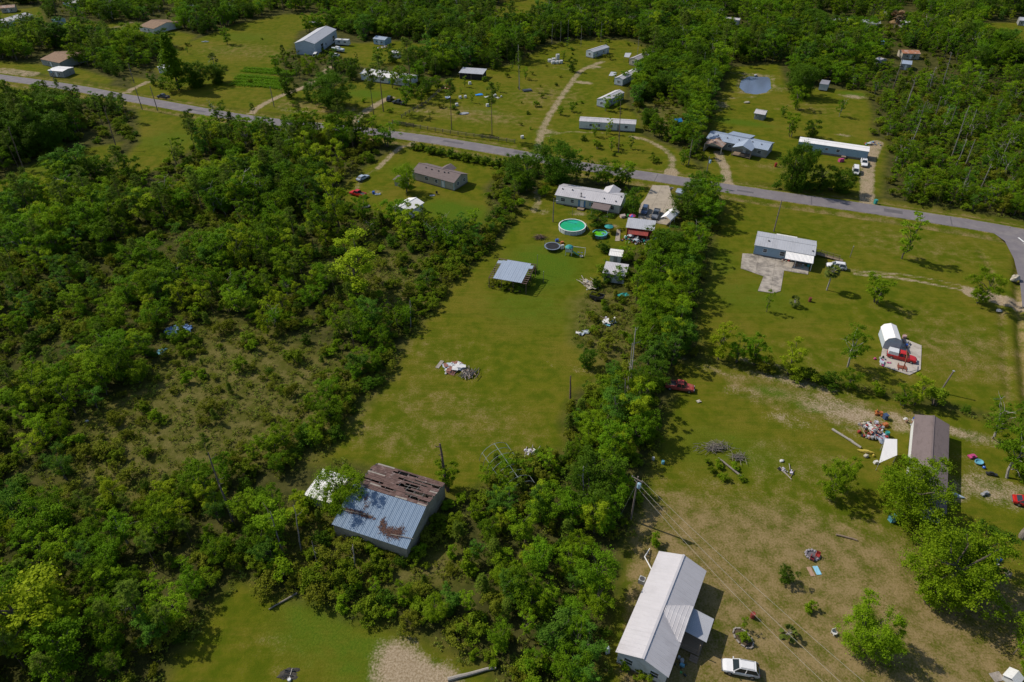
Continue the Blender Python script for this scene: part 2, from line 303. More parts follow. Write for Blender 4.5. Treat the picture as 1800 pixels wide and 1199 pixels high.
def ground_mat():
    m = bpy.data.materials.new('grass_soil'); m.use_nodes = True; nt = m.node_tree; L = nt.links; b = nt.nodes['Principled BSDF']
    b.inputs['Roughness'].default_value = 0.95; b.inputs['Specular IOR Level'].default_value = 0.02
    geo = nd(nt, 'ShaderNodeNewGeometry')
    def noise(scale, det=4, rough=0.6, off=0):
        n = nd(nt, 'ShaderNodeTexNoise'); n.inputs['Scale'].default_value = scale; n.inputs['Detail'].default_value = det; n.inputs['Roughness'].default_value = rough
        mp = nd(nt, 'ShaderNodeMapping'); mp.inputs['Location'].default_value = (off, off * 2, 0); L.new(geo.outputs['Position'], mp.inputs[0]); L.new(mp.outputs[0], n.inputs['Vector']); return n.outputs[0]
    def attr(n): a = nd(nt, 'ShaderNodeAttribute'); a.attribute_name = n; return a.outputs['Fac']
    def rng(x, a, c, lo=0., hi=1.): r = nd(nt, 'ShaderNodeMapRange'); r.interpolation_type = 'SMOOTHSTEP'; r.inputs[1].default_value = a; r.inputs[2].default_value = c; r.inputs[3].default_value = lo; r.inputs[4].default_value = hi; L.new(x, r.inputs[0]); return r.outputs[0]
    def math(op, x, y): n = nd(nt, 'ShaderNodeMath', operation=op); [L.new(v, n.inputs[i]) if not isinstance(v, (int, float)) else setattr(n.inputs[i], 'default_value', v) for i, v in enumerate((x, y))]; return n.outputs[0]
    def mix(f, a, c):
        n = nd(nt, 'ShaderNodeMix', data_type='RGBA')
        for i, v in ((0, f), (6, a), (7, c)):
            if isinstance(v, tuple): n.inputs[i].default_value = (*v, 1)
            elif isinstance(v, (int, float)): n.inputs[i].default_value = v
            else: L.new(v, n.inputs[i])
        return n.outputs[2]
    big = noise(0.05, 5, 0.6); mid = noise(0.35, 5, 0.65, 7); fine = noise(3.2, 4, 0.7, 3); speck = noise(9.0, 3, 0.7, 5)
    sm = nd(nt, 'ShaderNodeMapping'); sm.inputs['Rotation'].default_value = (0, 0, .37); sm.inputs['Scale'].default_value = (.12, 1.5, 1); L.new(geo.outputs['Position'], sm.inputs[0]); sn = nd(nt, 'ShaderNodeTexNoise'); sn.inputs['Scale'].default_value = 1.0; sn.inputs['Detail'].default_value = 3; L.new(sm.outputs[0], sn.inputs['Vector']); streak = sn.outputs[0]
    green = mix(rng(mid, .35, .65), (0.072, 0.100, 0.004), (0.116, 0.126, 0.007))
    olive = mix(rng(fine, .3, .7), (0.118, 0.110, 0.009), (0.178, 0.153, 0.022))
    g = mix(rng(math('ADD', math('MULTIPLY', big, 0.75), math('ADD', math('MULTIPLY', mid, 0.35), math('MULTIPLY', math('SUBTRACT', streak, .5), .32))), .45, .76), green, olive)
    lush = mix(rng(fine, .3, .7), (0.050, 0.105, 0.006), (0.100, 0.150, 0.010))
    g = mix(rng(math('ADD', attr('lush'), math('MULTIPLY', math('SUBTRACT', mid, .5), 1.1)), .25, .95), g, lush)
    dry = mix(rng(math('ADD', math('MULTIPLY', fine, .5), math('MULTIPLY', mid, .5)), .36, .62), (0.140, 0.110, 0.034), (0.275, 0.203, 0.096))
    nz = math('ADD', math('MULTIPLY', math('SUBTRACT', mid, .5), 1.3), math('MULTIPLY', math('SUBTRACT', fine, .5), 1.1))
    g = mix(rng(math('ADD', attr('dry'), nz), .30, 1.0), g, dry)
    scr = mix(rng(mid, .35, .65), (0.088, 0.098, 0.014), (0.195, 0.168, 0.058)); scr = mix(rng(fine, .3, .75, 0, .7), scr, (0.060, 0.052, 0.015))
    g = mix(math('MULTIPLY', attr('scrub'), 0.9), g, scr)
    duff = mix(rng(mid, .35, .65), (0.040, 0.046, 0.012), (0.085, 0.082, 0.024))
    g = mix(math('MULTIPLY', attr('wood'), math('SUBTRACT', 1.0, math('MULTIPLY', attr('scrub'), .85))), g, duff)
    sand = mix(rng(fine, .3, .7), (0.24, 0.175, 0.100), (0.44, 0.355, 0.25))
    g = mix(rng(math('ADD', attr('dirt'), math('MULTIPLY', nz, .75)), .33, .78), g, sand)
    g = mix(rng(speck, .25, .75, .0, .6), g, mix(0.5, g, (0.03, 0.028, 0.006)))
    L.new(g, b.inputs['Base Color'])
    bp = nd(nt, 'ShaderNodeBump'); bp.inputs['Strength'].default_value = 0.7; bp.inputs['Distance'].default_value = 0.12
    L.new(math('ADD', math('MULTIPLY', fine, .7), math('MULTIPLY', speck, .5)), bp.inputs['Height']); L.new(bp.outputs[0], b.inputs['Normal'])
    return m
make_ground()

# ------------------------------------------------------------------ roads and hard standings
def asphalt():
    m = principled('asphalt', (0.165, 0.150, 0.160), 0.92, var=0.14, scale=0.35, spec=.15, dirt=(0.22, 0.20, 0.195), dirt_amt=0.55, dirt_scale=0.25, bump=0.25, bscale=30); return m
def strip(line, hw, z):
    t = np.gradient(line, axis=0); t /= np.linalg.norm(t, axis=1)[:, None]; n = np.stack([-t[:, 1], t[:, 0]], 1); b = MB()
    rr = np.random.default_rng(3); w = hw + rr.uniform(-.12, .12, (len(line), 2))
    l = line + n * w[:, :1]; r = line - n * w[:, 1:]
    for i in range(len(line) - 1): b.face([(*r[i], z), (*r[i + 1], z), (*l[i + 1], z), (*l[i], z)])
    return b
o = strip(road_c, 3.25, 0.05).build('road', asphalt()); o['kind'] = 'structure'
o = strip(side_c, 3.4, 0.056).build('side_road', asphalt()); o['kind'] = 'structure'
PATCH = principled('tar_patch', (0.105, 0.098, 0.105), .92, var=.15, scale=.8)
rr_ = random.Random(8)
for k in range(16):   # repaired strips and joints in the asphalt
    i = 8 + k * 7; a, c_ = road_c[i], road_c[i + 1]; t = (c_ - a) / np.linalg.norm(c_ - a); n = np.array([-t[1], t[0]]); o_ = rr_.uniform(-1.6, 1.6); ln = rr_.choice((.25, .3, 2.5, 5, 8)); hw_ = 2.9 if ln < 1 else rr_.uniform(.5, 1.2); o_ = 0 if ln < 1 else o_
    q = [a + n * (o_ - hw_), a + t * ln + n * (o_ - hw_), a + t * ln + n * (o_ + hw_), a + n * (o_ + hw_)]
    o = MB().face([(*p, .0545) for p in q]).build('road_patch', PATCH); o['kind'] = 'structure'
# flared mouth of the side road
fl = PL([(1700, 391), (1738, 404), (1766, 424), (1782, 455), (1793, 500), (1797, 540), (1860, 540), (1900, 430), (1800, 405)])
o = MB().face([(*p, 0.062) for p in fl[::-1]] if True else []).build('road_junction', asphalt()); o['kind'] = 'structure'
b = MB()
for a_, c_ in (((1790, 418), (1800, 426)), ((1800, 428), (1812, 437))):
    p, q = np.array(P(*a_)), np.array(P(*c_)); t = (q - p) / np.linalg.norm(q - p); n = np.array([-t[1], t[0]]) * .22
    b.face([(*(p - n), .067), (*(q - n), .067), (*(q + n), .067), (*(p + n), .067)])
o = b.build('stop_line', principled('road_paint', (0.7, 0.7, 0.68), 0.8, dirt=(.3, .28, .27), dirt_amt=.5)); o['kind'] = 'structure'
CONC = principled('concrete', (0.34, 0.29, 0.225), 0.92, var=0.14, scale=0.7, dirt=(0.16, 0.135, 0.11), dirt_amt=0.35, dirt_scale=0.35, bump=0.2)
CONC2 = principled('old_concrete', (0.36, 0.32, 0.27), 0.92, var=0.2, scale=0.8, dirt=(0.13, 0.115, 0.10), dirt_amt=0.75, dirt_scale=0.45, bump=0.2)
def slabs(name, px, mat, seams=None, z=0.10, gap=0.022, ang=radians(-21), cell=3.6):
    """concrete laid in slabs with open joints: polygon clipped into cells; each slab is a child"""
    poly = PL(px); ca, sa = cos(-ang), sin(-ang); R = np.array([[ca, -sa], [sa, ca]]); q = poly @ R.T
    root = MB().face([(*p, 0.03) for p in poly]).build(name, principled('joint_soil', (0.15, 0.125, 0.09), 0.95)); root['kind'] = 'structure'
    def clip(pl, ax, v, keep_less):
        out = []
        for i in range(len(pl)):
            a, c = pl[i], pl[(i + 1) % len(pl)]; ia = (a[ax] <= v) == keep_less; ic = (c[ax] <= v) == keep_less
            if ia: out.append(a)
            if ia != ic: t = (v - a[ax]) / (c[ax] - a[ax]); out.append(a + t * (c - a))
        return out
    x0, y0 = q.min(0); x1, y1 = q.max(0)
    for i in range(int((x1 - x0) / cell) + 1):
        for j in range(int((y1 - y0) / cell) + 1):
            pl = [p for p in q]
            for ax, v, kl in ((0, x0 + i * cell + gap, False), (0, x0 + (i + 1) * cell - gap, True), (1, y0 + j * cell + gap, False), (1, y0 + (j + 1) * cell - gap, True)):
                pl = clip(pl, ax, v, kl)
                if len(pl) < 3: break
            if len(pl) < 3: continue
            w = [tuple(np.array(p) @ R) for p in pl]
            MB().prism(w, 0.032, z + random.uniform(0, .015)).build('slab', mat, root)
    return root
slabs('driveway', [(1147, 326), (1176, 327), (1180, 343), (1190, 358), (1192, 366), (1186, 385), (1174, 396), (1150, 392), (1122, 384), (1124, 362), (1134, 350)], CONC)
slabs('patio', [(1305, 446), (1325, 447), (1380, 456), (1422, 470), (1420, 483), (1378, 476), (1372, 512), (1360, 516), (1332, 512), (1342, 486), (1302, 472)], CONC2, cell=4.2)
slabs('concrete_pad', [(1552, 606), (1592, 597), (1620, 608), (1618, 650), (1598, 660), (1546, 642)], principled('pale_concrete', (0.42, 0.38, 0.33), .92, var=.14, scale=.8, dirt=(.2, .17, .14), dirt_amt=.5, dirt_scale=.4, bump=.2), cell=4.4)
slabs('garden_path', [(1084, 404), (1091, 404), (1089, 424), (1081, 424)], CONC, cell=1.2)
# pond
pw = bpy.data.materials.new('pond_water'); pw.use_nodes = True; b_ = pw.node_tree.nodes['Principled BSDF']
b_.inputs['Base Color'].default_value = (0.11, 0.145, 0.215, 1); b_.inputs['Roughness'].default_value = 0.14; b_.inputs['IOR'].default_value = 1.33  # base colour lightened and blued to carry the reflected sky
nz_ = nd(pw.node_tree, 'ShaderNodeTexNoise'); nz_.inputs['Scale'].default_value = 3; bp_ = nd(pw.node_tree, 'ShaderNodeBump'); bp_.inputs['Strength'].default_value = 0.004
pw.node_tree.links.new(nz_.outputs[0], bp_.inputs['Height']); pw.node_tree.links.new(bp_.outputs[0], b_.inputs['Normal'])
o = MB().face([(*p, -0.35) for p in PL([(1292, 150), (1296, 134), (1318, 129), (1348, 130), (1362, 137), (1363, 152), (1352, 164), (1330, 169), (1304, 165)])[::-1]]).build('pond', pw); o['kind'] = 'structure'
# ------------------------------------------------------------------ building materials
def metal_roof(name, col, dirt=None, amt=.35): return principled(name, col, 0.55, 0.0, var=0.06, scale=1.2, dirt=dirt, dirt_amt=amt, dirt_scale=.35, spec=.35, stretch=(1, .25, 1))
R_WHITE = metal_roof('white_metal_roof', (0.46, 0.445, 0.46), (0.36, 0.345, 0.355), .5)
R_GALV = metal_roof('galvanised_roof', (0.38, 0.39, 0.42), (0.29, 0.295, 0.31), .4)
R_BLUE = metal_roof('bluish_metal_roof', (0.175, 0.245, 0.335), (0.135, 0.19, 0.26), .5)  # blue of the sky mirrored in the metal, put into the base colour
R_LBLUE = metal_roof('pale_blue_metal_roof', (0.28, 0.335, 0.42), (0.22, 0.265, 0.335), .4)
R_PURE = metal_roof('bright_white_roof', (0.72, 0.705, 0.69), (0.60, 0.585, 0.57), .35)
R_BROWN = principled('brown_shingles', (0.165, 0.130, 0.125), 0.95, var=.22, scale=5, bump=.6, bscale=6, dirt=(.12, .095, .09), dirt_amt=.5, dirt_scale=.5, stretch=(1, 3, 1))
R_TAN = principled('tan_shingles', (0.26, 0.17, 0.11), 0.95, var=.2, scale=4, bump=.5, bscale=6, dirt=(.18, .12, .085), dirt_amt=.5)
R_RUST = principled('rusted_roof', (0.30, 0.19, 0.14), 0.85, var=.3, scale=2, dirt=(.40, .37, .34), dirt_amt=.6, dirt_scale=.8)
R_ORANGE = principled('orange_rust_roof', (0.34, 0.15, 0.08), 0.85, var=.3, scale=2, dirt=(.42, .38, .36), dirt_amt=.5, dirt_scale=.8)
W_CREAM = principled('pale_green_siding', (0.43, 0.46, 0.40), 0.7, var=.06, dirt=(.30, .31, .25), dirt_amt=.35)
W_BLUE = principled('light_blue_siding', (0.27, 0.38, 0.47), 0.7, var=.06, dirt=(.20, .28, .34), dirt_amt=.35)
W_WHITE = principled('white_siding', (0.60, 0.61, 0.60), 0.7, var=.06, dirt=(.40, .39, .35), dirt_amt=.4)
W_GREY = principled('grey_siding', (0.26, 0.27, 0.26), 0.8, var=.1, dirt=(.17, .16, .14), dirt_amt=.5)
W_TAN = principled('tan_siding', (0.38, 0.35, 0.28), 0.8, var=.1, dirt=(.25, .22, .17), dirt_amt=.5)
W_RED = principled('red_paint', (0.27, 0.030, 0.024), 0.75, var=.2, dirt=(.14, .04, .03), dirt_amt=.4)
W_STEEL = principled('pale_steel_siding', (0.42, 0.47, 0.52), 0.6, var=.05, dirt=(.36, .38, .38), dirt_amt=.4)
TRIM = principled('white_trim', (0.68, 0.68, 0.67), 0.6, var=.05)
BTRIM = principled('blue_trim', (0.05, 0.19, 0.38), 0.6, var=.08)
GLASS = principled('window_glass', (0.035, 0.045, 0.055), 0.08, spec=.6, var=.2)
WOOD = principled('weathered_wood', (0.22, 0.165, 0.115), 0.9, var=.3, scale=3, bump=.3, stretch=(1, 8, 8))
GREYWOOD = principled('grey_wood', (0.27, 0.24, 0.21), 0.95, var=.35, scale=2.5, bump=.3)
ROTWOOD = principled('rotten_boards', (0.120, 0.074, 0.064), 0.95, var=.5, scale=1.4, bump=.4, dirt=(.33, .28, .27), dirt_amt=.22, dirt_scale=1.1)
INSHADE = principled('dark_interior', (0.03, 0.027, 0.024), .95, var=.4)  # near-black colour painted in for the shade inside buildings
SKIRT = principled('skirting', (0.17, 0.15, 0.13), .9, var=.2)
STEELP = principled('steel_post', (0.30, 0.30, 0.31), .6, var=.1)
VENTM = principled('vent_dark', (0.06, 0.06, 0.065), .7)

def place(A, B, z, W):
    a, b = np.array(P(*A, z)), np.array(P(*B, z)); L = np.linalg.norm(b - a); t = (b - a) / L; n = np.array([-t[1], t[0]])
    return (a + b) / 2 + n * W / 2, L, atan2(t[1], t[0])
def ribbed(b, q, th, ribs, mi=0, rh=.035, rw=.07):
    """roof slope: plate with standing ribs running from edge q0q1 to q3q2"""
    q = [np.array(p, float) for p in q]; b.slab(q, th, mi); n = np.cross(q[1] - q[0], q[3] - q[0]); n /= np.linalg.norm(n)
    L = np.linalg.norm(q[1] - q[0]); e = (q[1] - q[0]) / L
    if not ribs: return
    k = int(L / ribs)
    for i in range(k + 1):
        t = (i + .0) / k; t = min(max(t, rw / L), 1 - rw / L); p0 = q[0] + (q[1] - q[0]) * t; p1 = q[3] + (q[2] - q[3]) * t
        up = n * rh; h = e * rw
        b.face([p0 - h, p0 + up, p1 + up, p1 - h], mi); b.face([p0 + up, p0 + h, p1 + h, p1 + up], mi)
def window(root, x, y, z, w, h, out, frame=TRIM, ang=0.0):
    """out: outward unit (lx,ly) on a wall; frame proud of the wall, glass pane inside it"""
    f = MB(); t = .07; ox, oy = out
    tx, ty = -oy, ox
    def bar(cx, cz, sw, sh, d, mb): mb.box((x + tx * cx + ox * d, y + ty * cx + oy * d, z + cz), (abs(tx) * sw + abs(ox) * .06, abs(ty) * sw + abs(oy) * .06, sh))
    bar(0, h / 2 + t / 2, w + 2 * t, t, .02, f); bar(0, -h / 2 - t / 2, w + 2 * t, t, .025, f); bar(-w / 2 - t / 2, 0, t, h, .02, f); bar(w / 2 + t / 2, 0, t, h, .02, f); bar(0, 0, w, .05, .022, f)
    o = f.build('window', frame, root); p = MB(); bar(0, 0, w, h, -.012, p); p.build('pane', GLASS, o); return o
def door(root, x, y, z, w, h, out, mat):
    ox, oy = out; tx, ty = -oy, ox; d = MB().box((x + ox * .02, y + oy * .02, z + h / 2), (abs(tx) * w + abs(ox) * .08, abs(ty) * w + abs(oy) * .08, h)).build('door', mat, root)
    MB().box((x + tx * w * .38 + ox * .08, y + ty * w * .38 + oy * .08, z + h * .48), (.08, .08, .05)).build('handle', STEELP, d)
def house(name, label, A, B, z, W, rise, wall, roof, cat='house', over=.35, ribs=.6, gable='x', wins=(), doors=(), vents=(), skirt=.35, L=None, ridge=True, vmat=VENTM, lean=0.0, mono=False, group=None):
    """gabled building; A,B = photo pixels of its front eave ends, z eave height. Local x along the front, -y is the front"""
    c, Lr, ang = place(A, B, z, W); Lr = L or Lr
    root = thing(name, label, cat, (c[0], c[1], 0), ang, group)
    l, w = Lr / 2 - over, W / 2 - over; zr = z + rise; zw = z + rise * over / (W / 2) if not mono else z
    b = MB(); hz = skirt
    pts = [(-l, -w), (l, -w), (l, w), (-l, w)]
    if gable == 'x':
        for (x0, y0), (x1, y1) in (((-l, -w), (l, -w)), ((l, w), (-l, w))):
            zt = zw if not (mono and y0 > 0) else zr
            b.face([(x0, y0, hz), (x1, y1, hz), (x1, y1, zt), (x0, y0, zt)])
        for s in (1, -1):
            f = [(s * l, -w * s, hz), (s * l, w * s, hz), (s * l, w * s, zw if not (mono and w * s > 0) else zr)]
            if not mono: f.append((s * l, 0, zr - .02))
            f.append((s * l, -w * s, zw if not (mono and -w * s > 0) else zr)); b.face(f)
    else:
        zt = z + rise * over / (Lr / 2)
        for s in (1, -1): b.face([(s * l, -w * s, hz), (s * l, w * s, hz), (s * l, w * s, zt), (s * l, -w * s, zt)]); b.face([(-l * s, -w * s, hz), (l * s, -w * s, hz), (l * s, -w * s, zt), (0, -w * s, zr - .02), (-l * s, -w * s, zt)])
    b.build('wall', wall, root)
    if skirt: MB().box((0, 0, skirt / 2), (2 * l - .06, 2 * w - .06, skirt)).build('skirting', SKIRT, root)
    r = MB(); hl, hw = Lr / 2, W / 2
    if mono: ribbed(r, [(-hl, -hw, z + .04), (hl, -hw, z + .04), (hl, hw, zr + .04), (-hl, hw, zr + .04)], .05, ribs)
    elif gable == 'x':
        ribbed(r, [(-hl, -hw, z + .05), (hl, -hw, z + .05), (hl, 0, zr + .05), (-hl, 0, zr + .05)], .06, ribs); ribbed(r, [(hl, hw, z + .05), (-hl, hw, z + .05), (-hl, 0, zr + .05), (hl, 0, zr + .05)], .06, ribs)
    else:
        ribbed(r, [(hl, -hw, z + .05), (hl, hw, z + .05), (0, hw, zr + .05), (0, -hw, zr + .05)], .06, ribs); ribbed(r, [(-hl, hw, z + .05), (-hl, -hw, z + .05), (0, -hw, zr + .05), (0, hw, zr + .05)], .06, ribs)
    ro = r.build('roof', roof, root)
    if ridge and not mono:
        if gable == 'x': MB().box((0, 0, zr + .075), (Lr + .04, .32, .05)).build('ridge_cap', roof, ro)
        else: MB().box((0, 0, zr + .075), (.32, W + .04, .05)).build('ridge_cap', roof, ro)
    for vx, vy in vents:
        zz = z + rise * (1 - abs(vy) / (W / 2)); MB().lathe([(.16, -.1), (.16, .22), (.24, .24), (.20, .34), (.02, .38)], 8, (vx, vy, zz)).build('roof_vent', vmat, ro)
    for side, u, zz, ww, hh in wins:
        o = {'f': (0, -1), 'b': (0, 1), 'l': (-1, 0), 'r': (1, 0)}[side]; x, y = (u, o[1] * w) if o[0] == 0 else (o[0] * l, u); window(root, x, y, zz, ww, hh, o)
    for side, u, mat in doors:
        o = {'f': (0, -1), 'b': (0, 1), 'l': (-1, 0), 'r': (1, 0)}[side]; x, y = (u, o[1] * w) if o[0] == 0 else (o[0] * l, u); door(root, x, y, skirt, .95, 2.0, o, mat)
    root['_l'] = l; root['_w'] = w; root['_z'] = z; root['_L'] = Lr; root['_W'] = W
    del root['_l'], root['_w'], root['_z'], root['_L'], root['_W']
    return root, l, w, Lr, W
def dormer(root, x, y0, y1, z, hw, rise, roof, wall, sgn):
    """small cross gable whose ridge runs in y from y0 (buried in main roof) to y1 (open gable)"""
    r = MB(); a, b_ = (y0, y1) if y0 < y1 else (y1, y0)
    ribbed(r, [(x + hw, a, z + .05), (x + hw, b_, z + .05), (x, b_, z + rise + .05), (x, a, z + rise + .05)], .05, .5); ribbed(r, [(x - hw, b_, z + .05), (x - hw, a, z + .05), (x, a, z + rise + .05), (x, b_, z + rise + .05)], .05, .5)
    r.build('porch_roof', roof, root)
    g = MB(); yy = y1 - sgn * .15; g.face([(x - hw + .1, yy, z), (x + hw - .1, yy, z), (x, yy, z + rise - .03)]); g.face([(x + hw - .1, yy - .02, z), (x - hw + .1, yy - .02, z), (x, yy - .02, z + rise - .03)]); g.build('gable', wall, root)
def posts(root, pts, h, r=.06, mat=None, z0=0):
    for x, y in pts: MB().box((x, y, z0 + (h - z0) / 2), (2 * r, 2 * r, h - z0)).build('post', mat or TRIM, root)

# ---------- central house
H, l, w, Lr, W = house('mobile_home', 'silver metal roofed pale green home between the road and the round pool', (975, 343), (1091, 362), 2.9, 8.6, 1.25, W_CREAM, R_WHITE,
    wins=[('f', -7.5, 1.7, 1.3, 1.0), ('f', -4.6, 1.7, 1.0, 1.0), ('f', 1.6, 1.7, .9, 1.0), ('f', 7.6, 1.7, 1.0, 1.1), ('f', 6.0, 1.7, .8, .9), ('l', 0, 1.7, 1.2, 1.0), ('r', -1.5, 1.7, 1.1, 1.0), ('b', -5, 1.7, 1.3, 1.0), ('b', 6, 1.7, 1.3, 1.0)], doors=[('f', -1.6, TRIM)], vents=[(-8.5, -1.4), (-5.5, -1.2), (4.6, -2.6), (8.2, -3.0), (9.2, -.8)])
for dx in (-2.5, -.75): MB().box((dx, -w - .04, 1.45), (.42, .07, 1.95)).build('shutter', BTRIM, H)
MB().box((1.6 - .75, -w - .04, 1.7), (.3, .07, 1.05)).build('shutter', BTRIM, H)
dormer(H, 5.2, .6, 6.2, 3.1, 2.4, 1.1, R_WHITE, W_CREAM, 1); posts(H, [(3.1, 6.0), (7.3, 6.0)], 3.1)
MB().box((5.2, 5.2, .25), (4.4, 1.9, .5)).build('porch_deck', WOOD, H)
fl = MB().lathe([(.12, 0), (.12, 1.2), (.26, 1.22), (.26, 1.35), (.04, 1.45)], 10, (-2.2, -3.2, 3.05)).build('flue', VENTM, H)
MB().box((-1.8, -3.4, 3.25), (1.3, .12, .12)).build('flue_brace', VENTM, fl)
b = MB(); ribbed(b, [(2.0, -w - 3.4, 2.25), (7.2, -w - 3.4, 2.25), (7.2, -w + .05, 2.75), (2.0, -w + .05, 2.75)], .06, 0); b.build('patio_roof', R_BROWN, H); posts(H, [(2.2, -w - 3.2), (7.0, -w - 3.2)], 2.2)
MB().box((-1.6, -w - .9, .2), (2.0, 1.7, .4)).build('back_step', WOOD, H)
# ---------- right blue-walled house
H, l, w, Lr, W = house('mobile_home', 'light blue home with white metal roof beside the T-shaped concrete patio', (1326, 431), (1433, 450), 2.9, 8.3, .75, W_BLUE, R_GALV, over=.2,
    wins=[('f', -.3, 1.75, 1.1, 1.2), ('l', -1, 1.7, 1, 1), ('f', -4.6, 1.8, .9, .9)], doors=[('f', 2.0, TRIM)], vents=[(-4.2, -1.6), (6.8, -2.6)])
b = MB(); ribbed(b, [(.5, -w - 3.4, 2.35), (l, -w - 3.4, 2.35), (l, -w + .1, 2.8), (.5, -w + .1, 2.8)], .05, .3, rh=.06, rw=.1); b.build('awning', R_PURE, H)
posts(H, [(3.2, -w - 3.2), (l - .2, -w - 3.2)], 2.35, .06)
b = MB(); ribbed(b, [(l - 4.6, w + 1.9, 2.3), (l - 9.9, w + 1.9, 2.3), (l - 9.9, w - .1, 2.7), (l - 4.6, w - .1, 2.7)], .05, .35, rh=.06, rw=.1); b.build('rear_awning', R_PURE, H); posts(H, [(l - 4.8, w + 1.8), (l - 9.7, w + 1.8)], 2.3)
r_ = thing('access_ramp', 'brown wooden access ramp with railings at the right end of the blue house', 'ramp', H.location, H.rotation_euler[2])
MB().slab([(l + .1, 2.5, .75), (l + .1, 1.2, .75), (l + 7.5, .9, .08), (l + 7.5, 2.2, .08)][::-1], .1).build('ramp_deck', WOOD, r_)
for yy in (2.4, 1.2):
    for k in range(5): MB().box((l + .3 + k * 1.55, yy - k * .06, .75 - k * .14 + .35), (.09, .09, 1.0)).build('post', WOOD, r_)
    MB().tube([(l + .2, yy, 1.6), (l + 6.7, yy - .25, .98)], .05, 4).build('rail', WOOD, r_); MB().tube([(l + .2, yy, 1.2), (l + 6.7, yy - .25, .58)], .04, 4).build('rail', WOOD, r_)
# ---------- barn: blue metal near slope, rotten boards on the far slope
def barn():
    a, b_, d = (np.array(P(*q, 3.3)) for q in ((583, 922), (715, 966), (583, 922))); t = (b_ - a); L = np.linalg.norm(t); t /= L; ang = atan2(t[1], t[0]); W = 13.9; n = np.array([-t[1], t[0]])
    c = (a + b_) / 2 + n * W / 2; z, zr = 3.3, 5.2
    o = thing('barn', 'barn with a blue metal near roof slope and rotten board far slope', 'barn', (c[0], c[1], 0), ang)
    l, w = L / 2 - .15, W / 2 - .15; m = MB()
    m.face([(-l, -w, 0), (l, -w, 0), (l, -w, z), (-l, -w, z)]); m.face([(l, w, 0), (-l, w, 0), (-l, w, z), (l, w, z)])
    for s in (1, -1): m.face([(s * l, -w * s, 0), (s * l, w * s, 0), (s * l, w * s, z), (s * l, 0, zr - .05), (s * l, -w * s, z)])
    m.build('wall', principled('barn_siding', (.31, .27, .205), .85, var=.15, dirt=(.17, .145, .105), dirt_amt=.55, dirt_scale=.5), o)
    MB().box((0, 0, .06), (2 * l - .3, 2 * w - .3, .1)).build('floor', INSHADE, o)  # floor coloured near black for the shade inside the barn
    hl = L / 2; k = 16; pw = L / k   # near slope: overlapping metal panels
    for i in range(k):
        x0 = -hl + i * pw; p = MB(); lift = .05 + .012 * (i % 2)
        q = [(x0 + .005, -W / 2, z + lift), (x0 + pw + .03, -W / 2, z + lift), (x0 + pw + .03, -.02, zr + lift), (x0 + .005, -.02, zr + lift)]
        ribbed(p, q, .02, pw / 3, rh=.045, rw=.06); p.build('roof_panel', R_BLUE, o)
    r = random.Random(4)
    for i in range(9):   # rafters under the far slope
        x = -hl + .3 + i * (L - .6) / 8; m = MB(); m.tube([(x, .05, zr - .06), (x, W / 2, z - .06)], .07, 4); m.build('rafter', GREYWOOD, o)
    rows = 17
    for j in range(rows):   # courses of boards, some broken or missing
        y0 = .06 + j * (W / 2 - .05) / rows; y1 = y0 + (W / 2) / rows * .93; f0 = y0 / (W / 2); f1 = y1 / (W / 2)
        x = -hl + r.uniform(0, .6)
        while x < hl - .3:
            ln = r.uniform(1.6, 4.2); x1 = min(hl - r.uniform(0, .05), x + ln)
            hole = (x + x1) / 2 > .3 and (x + x1) / 2 < 4.2 and 4 < j < 12
            if r.random() > (.62 if hole else .11 if x < -1 else .22):
                lift = .03 + r.uniform(0, .06); m = MB(); sk = r.uniform(-.05, .05)
                m.slab([(x, y0, zr - (zr - z) * f0 + lift), (x1 - .03, y0 + sk, zr - (zr - z) * f0 + lift), (x1 - .03, y1 + sk, zr - (zr - z) * f1 + lift), (x, y1, zr - (zr - z) * f1 + lift)][::-1][::-1], .03); m.build('board', ROTWOOD if r.random() < .88 else GREYWOOD, o)
            x = x1
    for j in range(9): m = MB(); y = .2 + j * .68; f = y / (W / 2); m.tube([(.2 + r.uniform(-.5, .5), y, zr - (zr - z) * f - .02), (5.2 + r.uniform(-1, 1), y + r.uniform(-.1, .1), zr - (zr - z) * f - .02)], .04, 4); m.build('batten', GREYWOOD, o)
    return o, ang, c, L, W
BARN, bang, bc, BL, BW = barn()
def on_barn(x, y): f = 1 - abs(y) / (BW / 2); return (x, y, 3.3 + 1.9 * f + .1)
LITTER = principled('pine_straw', (.155, .085, .062), .95, var=.5, scale=6)
def litter_pile(label, cells):
    r = random.Random(2); m = MB()
    for (x, y, n, sx, sy) in cells:
        for _ in range(int(n * 1.7)):
            px, py = x + r.gauss(0, sx), y + r.gauss(0, sy); py = min(-.1, max(-BW / 2 + .1, py)); p = on_barn(px, py); a = r.uniform(0, 3.14); d = r.uniform(.12, .3)
            m.tube([(p[0] - cos(a) * d, p[1] - sin(a) * d, p[2] + r.uniform(0, .06)), (p[0] + cos(a) * d, p[1] + sin(a) * d, p[2] + r.uniform(.02, .14))], .03, 3, cap=False)
    o = m.build('pine_straw', LITTER, None, (bc[0], bc[1], 0), bang); tag(o, label, 'debris', None, 'stuff')
litter_pile('brown pine straw heaped on the blue barn roof', [(-4.6, -4.2, 70, .6, .12), (-3.0, -4.1, 70, .8, .14), (-1.6, -4.2, 40, .7, .1), (1.0, -4.4, 30, .12, .4), (1.6, -5.0, 35, .2, .4), (3.0, -5.3, 170, .75, .35), (4.2, -5.0, 60, .35, .5), (-2.8, -2.6, 12, .2, .5), (-3.4, -1.6, 10, .15, .4)])
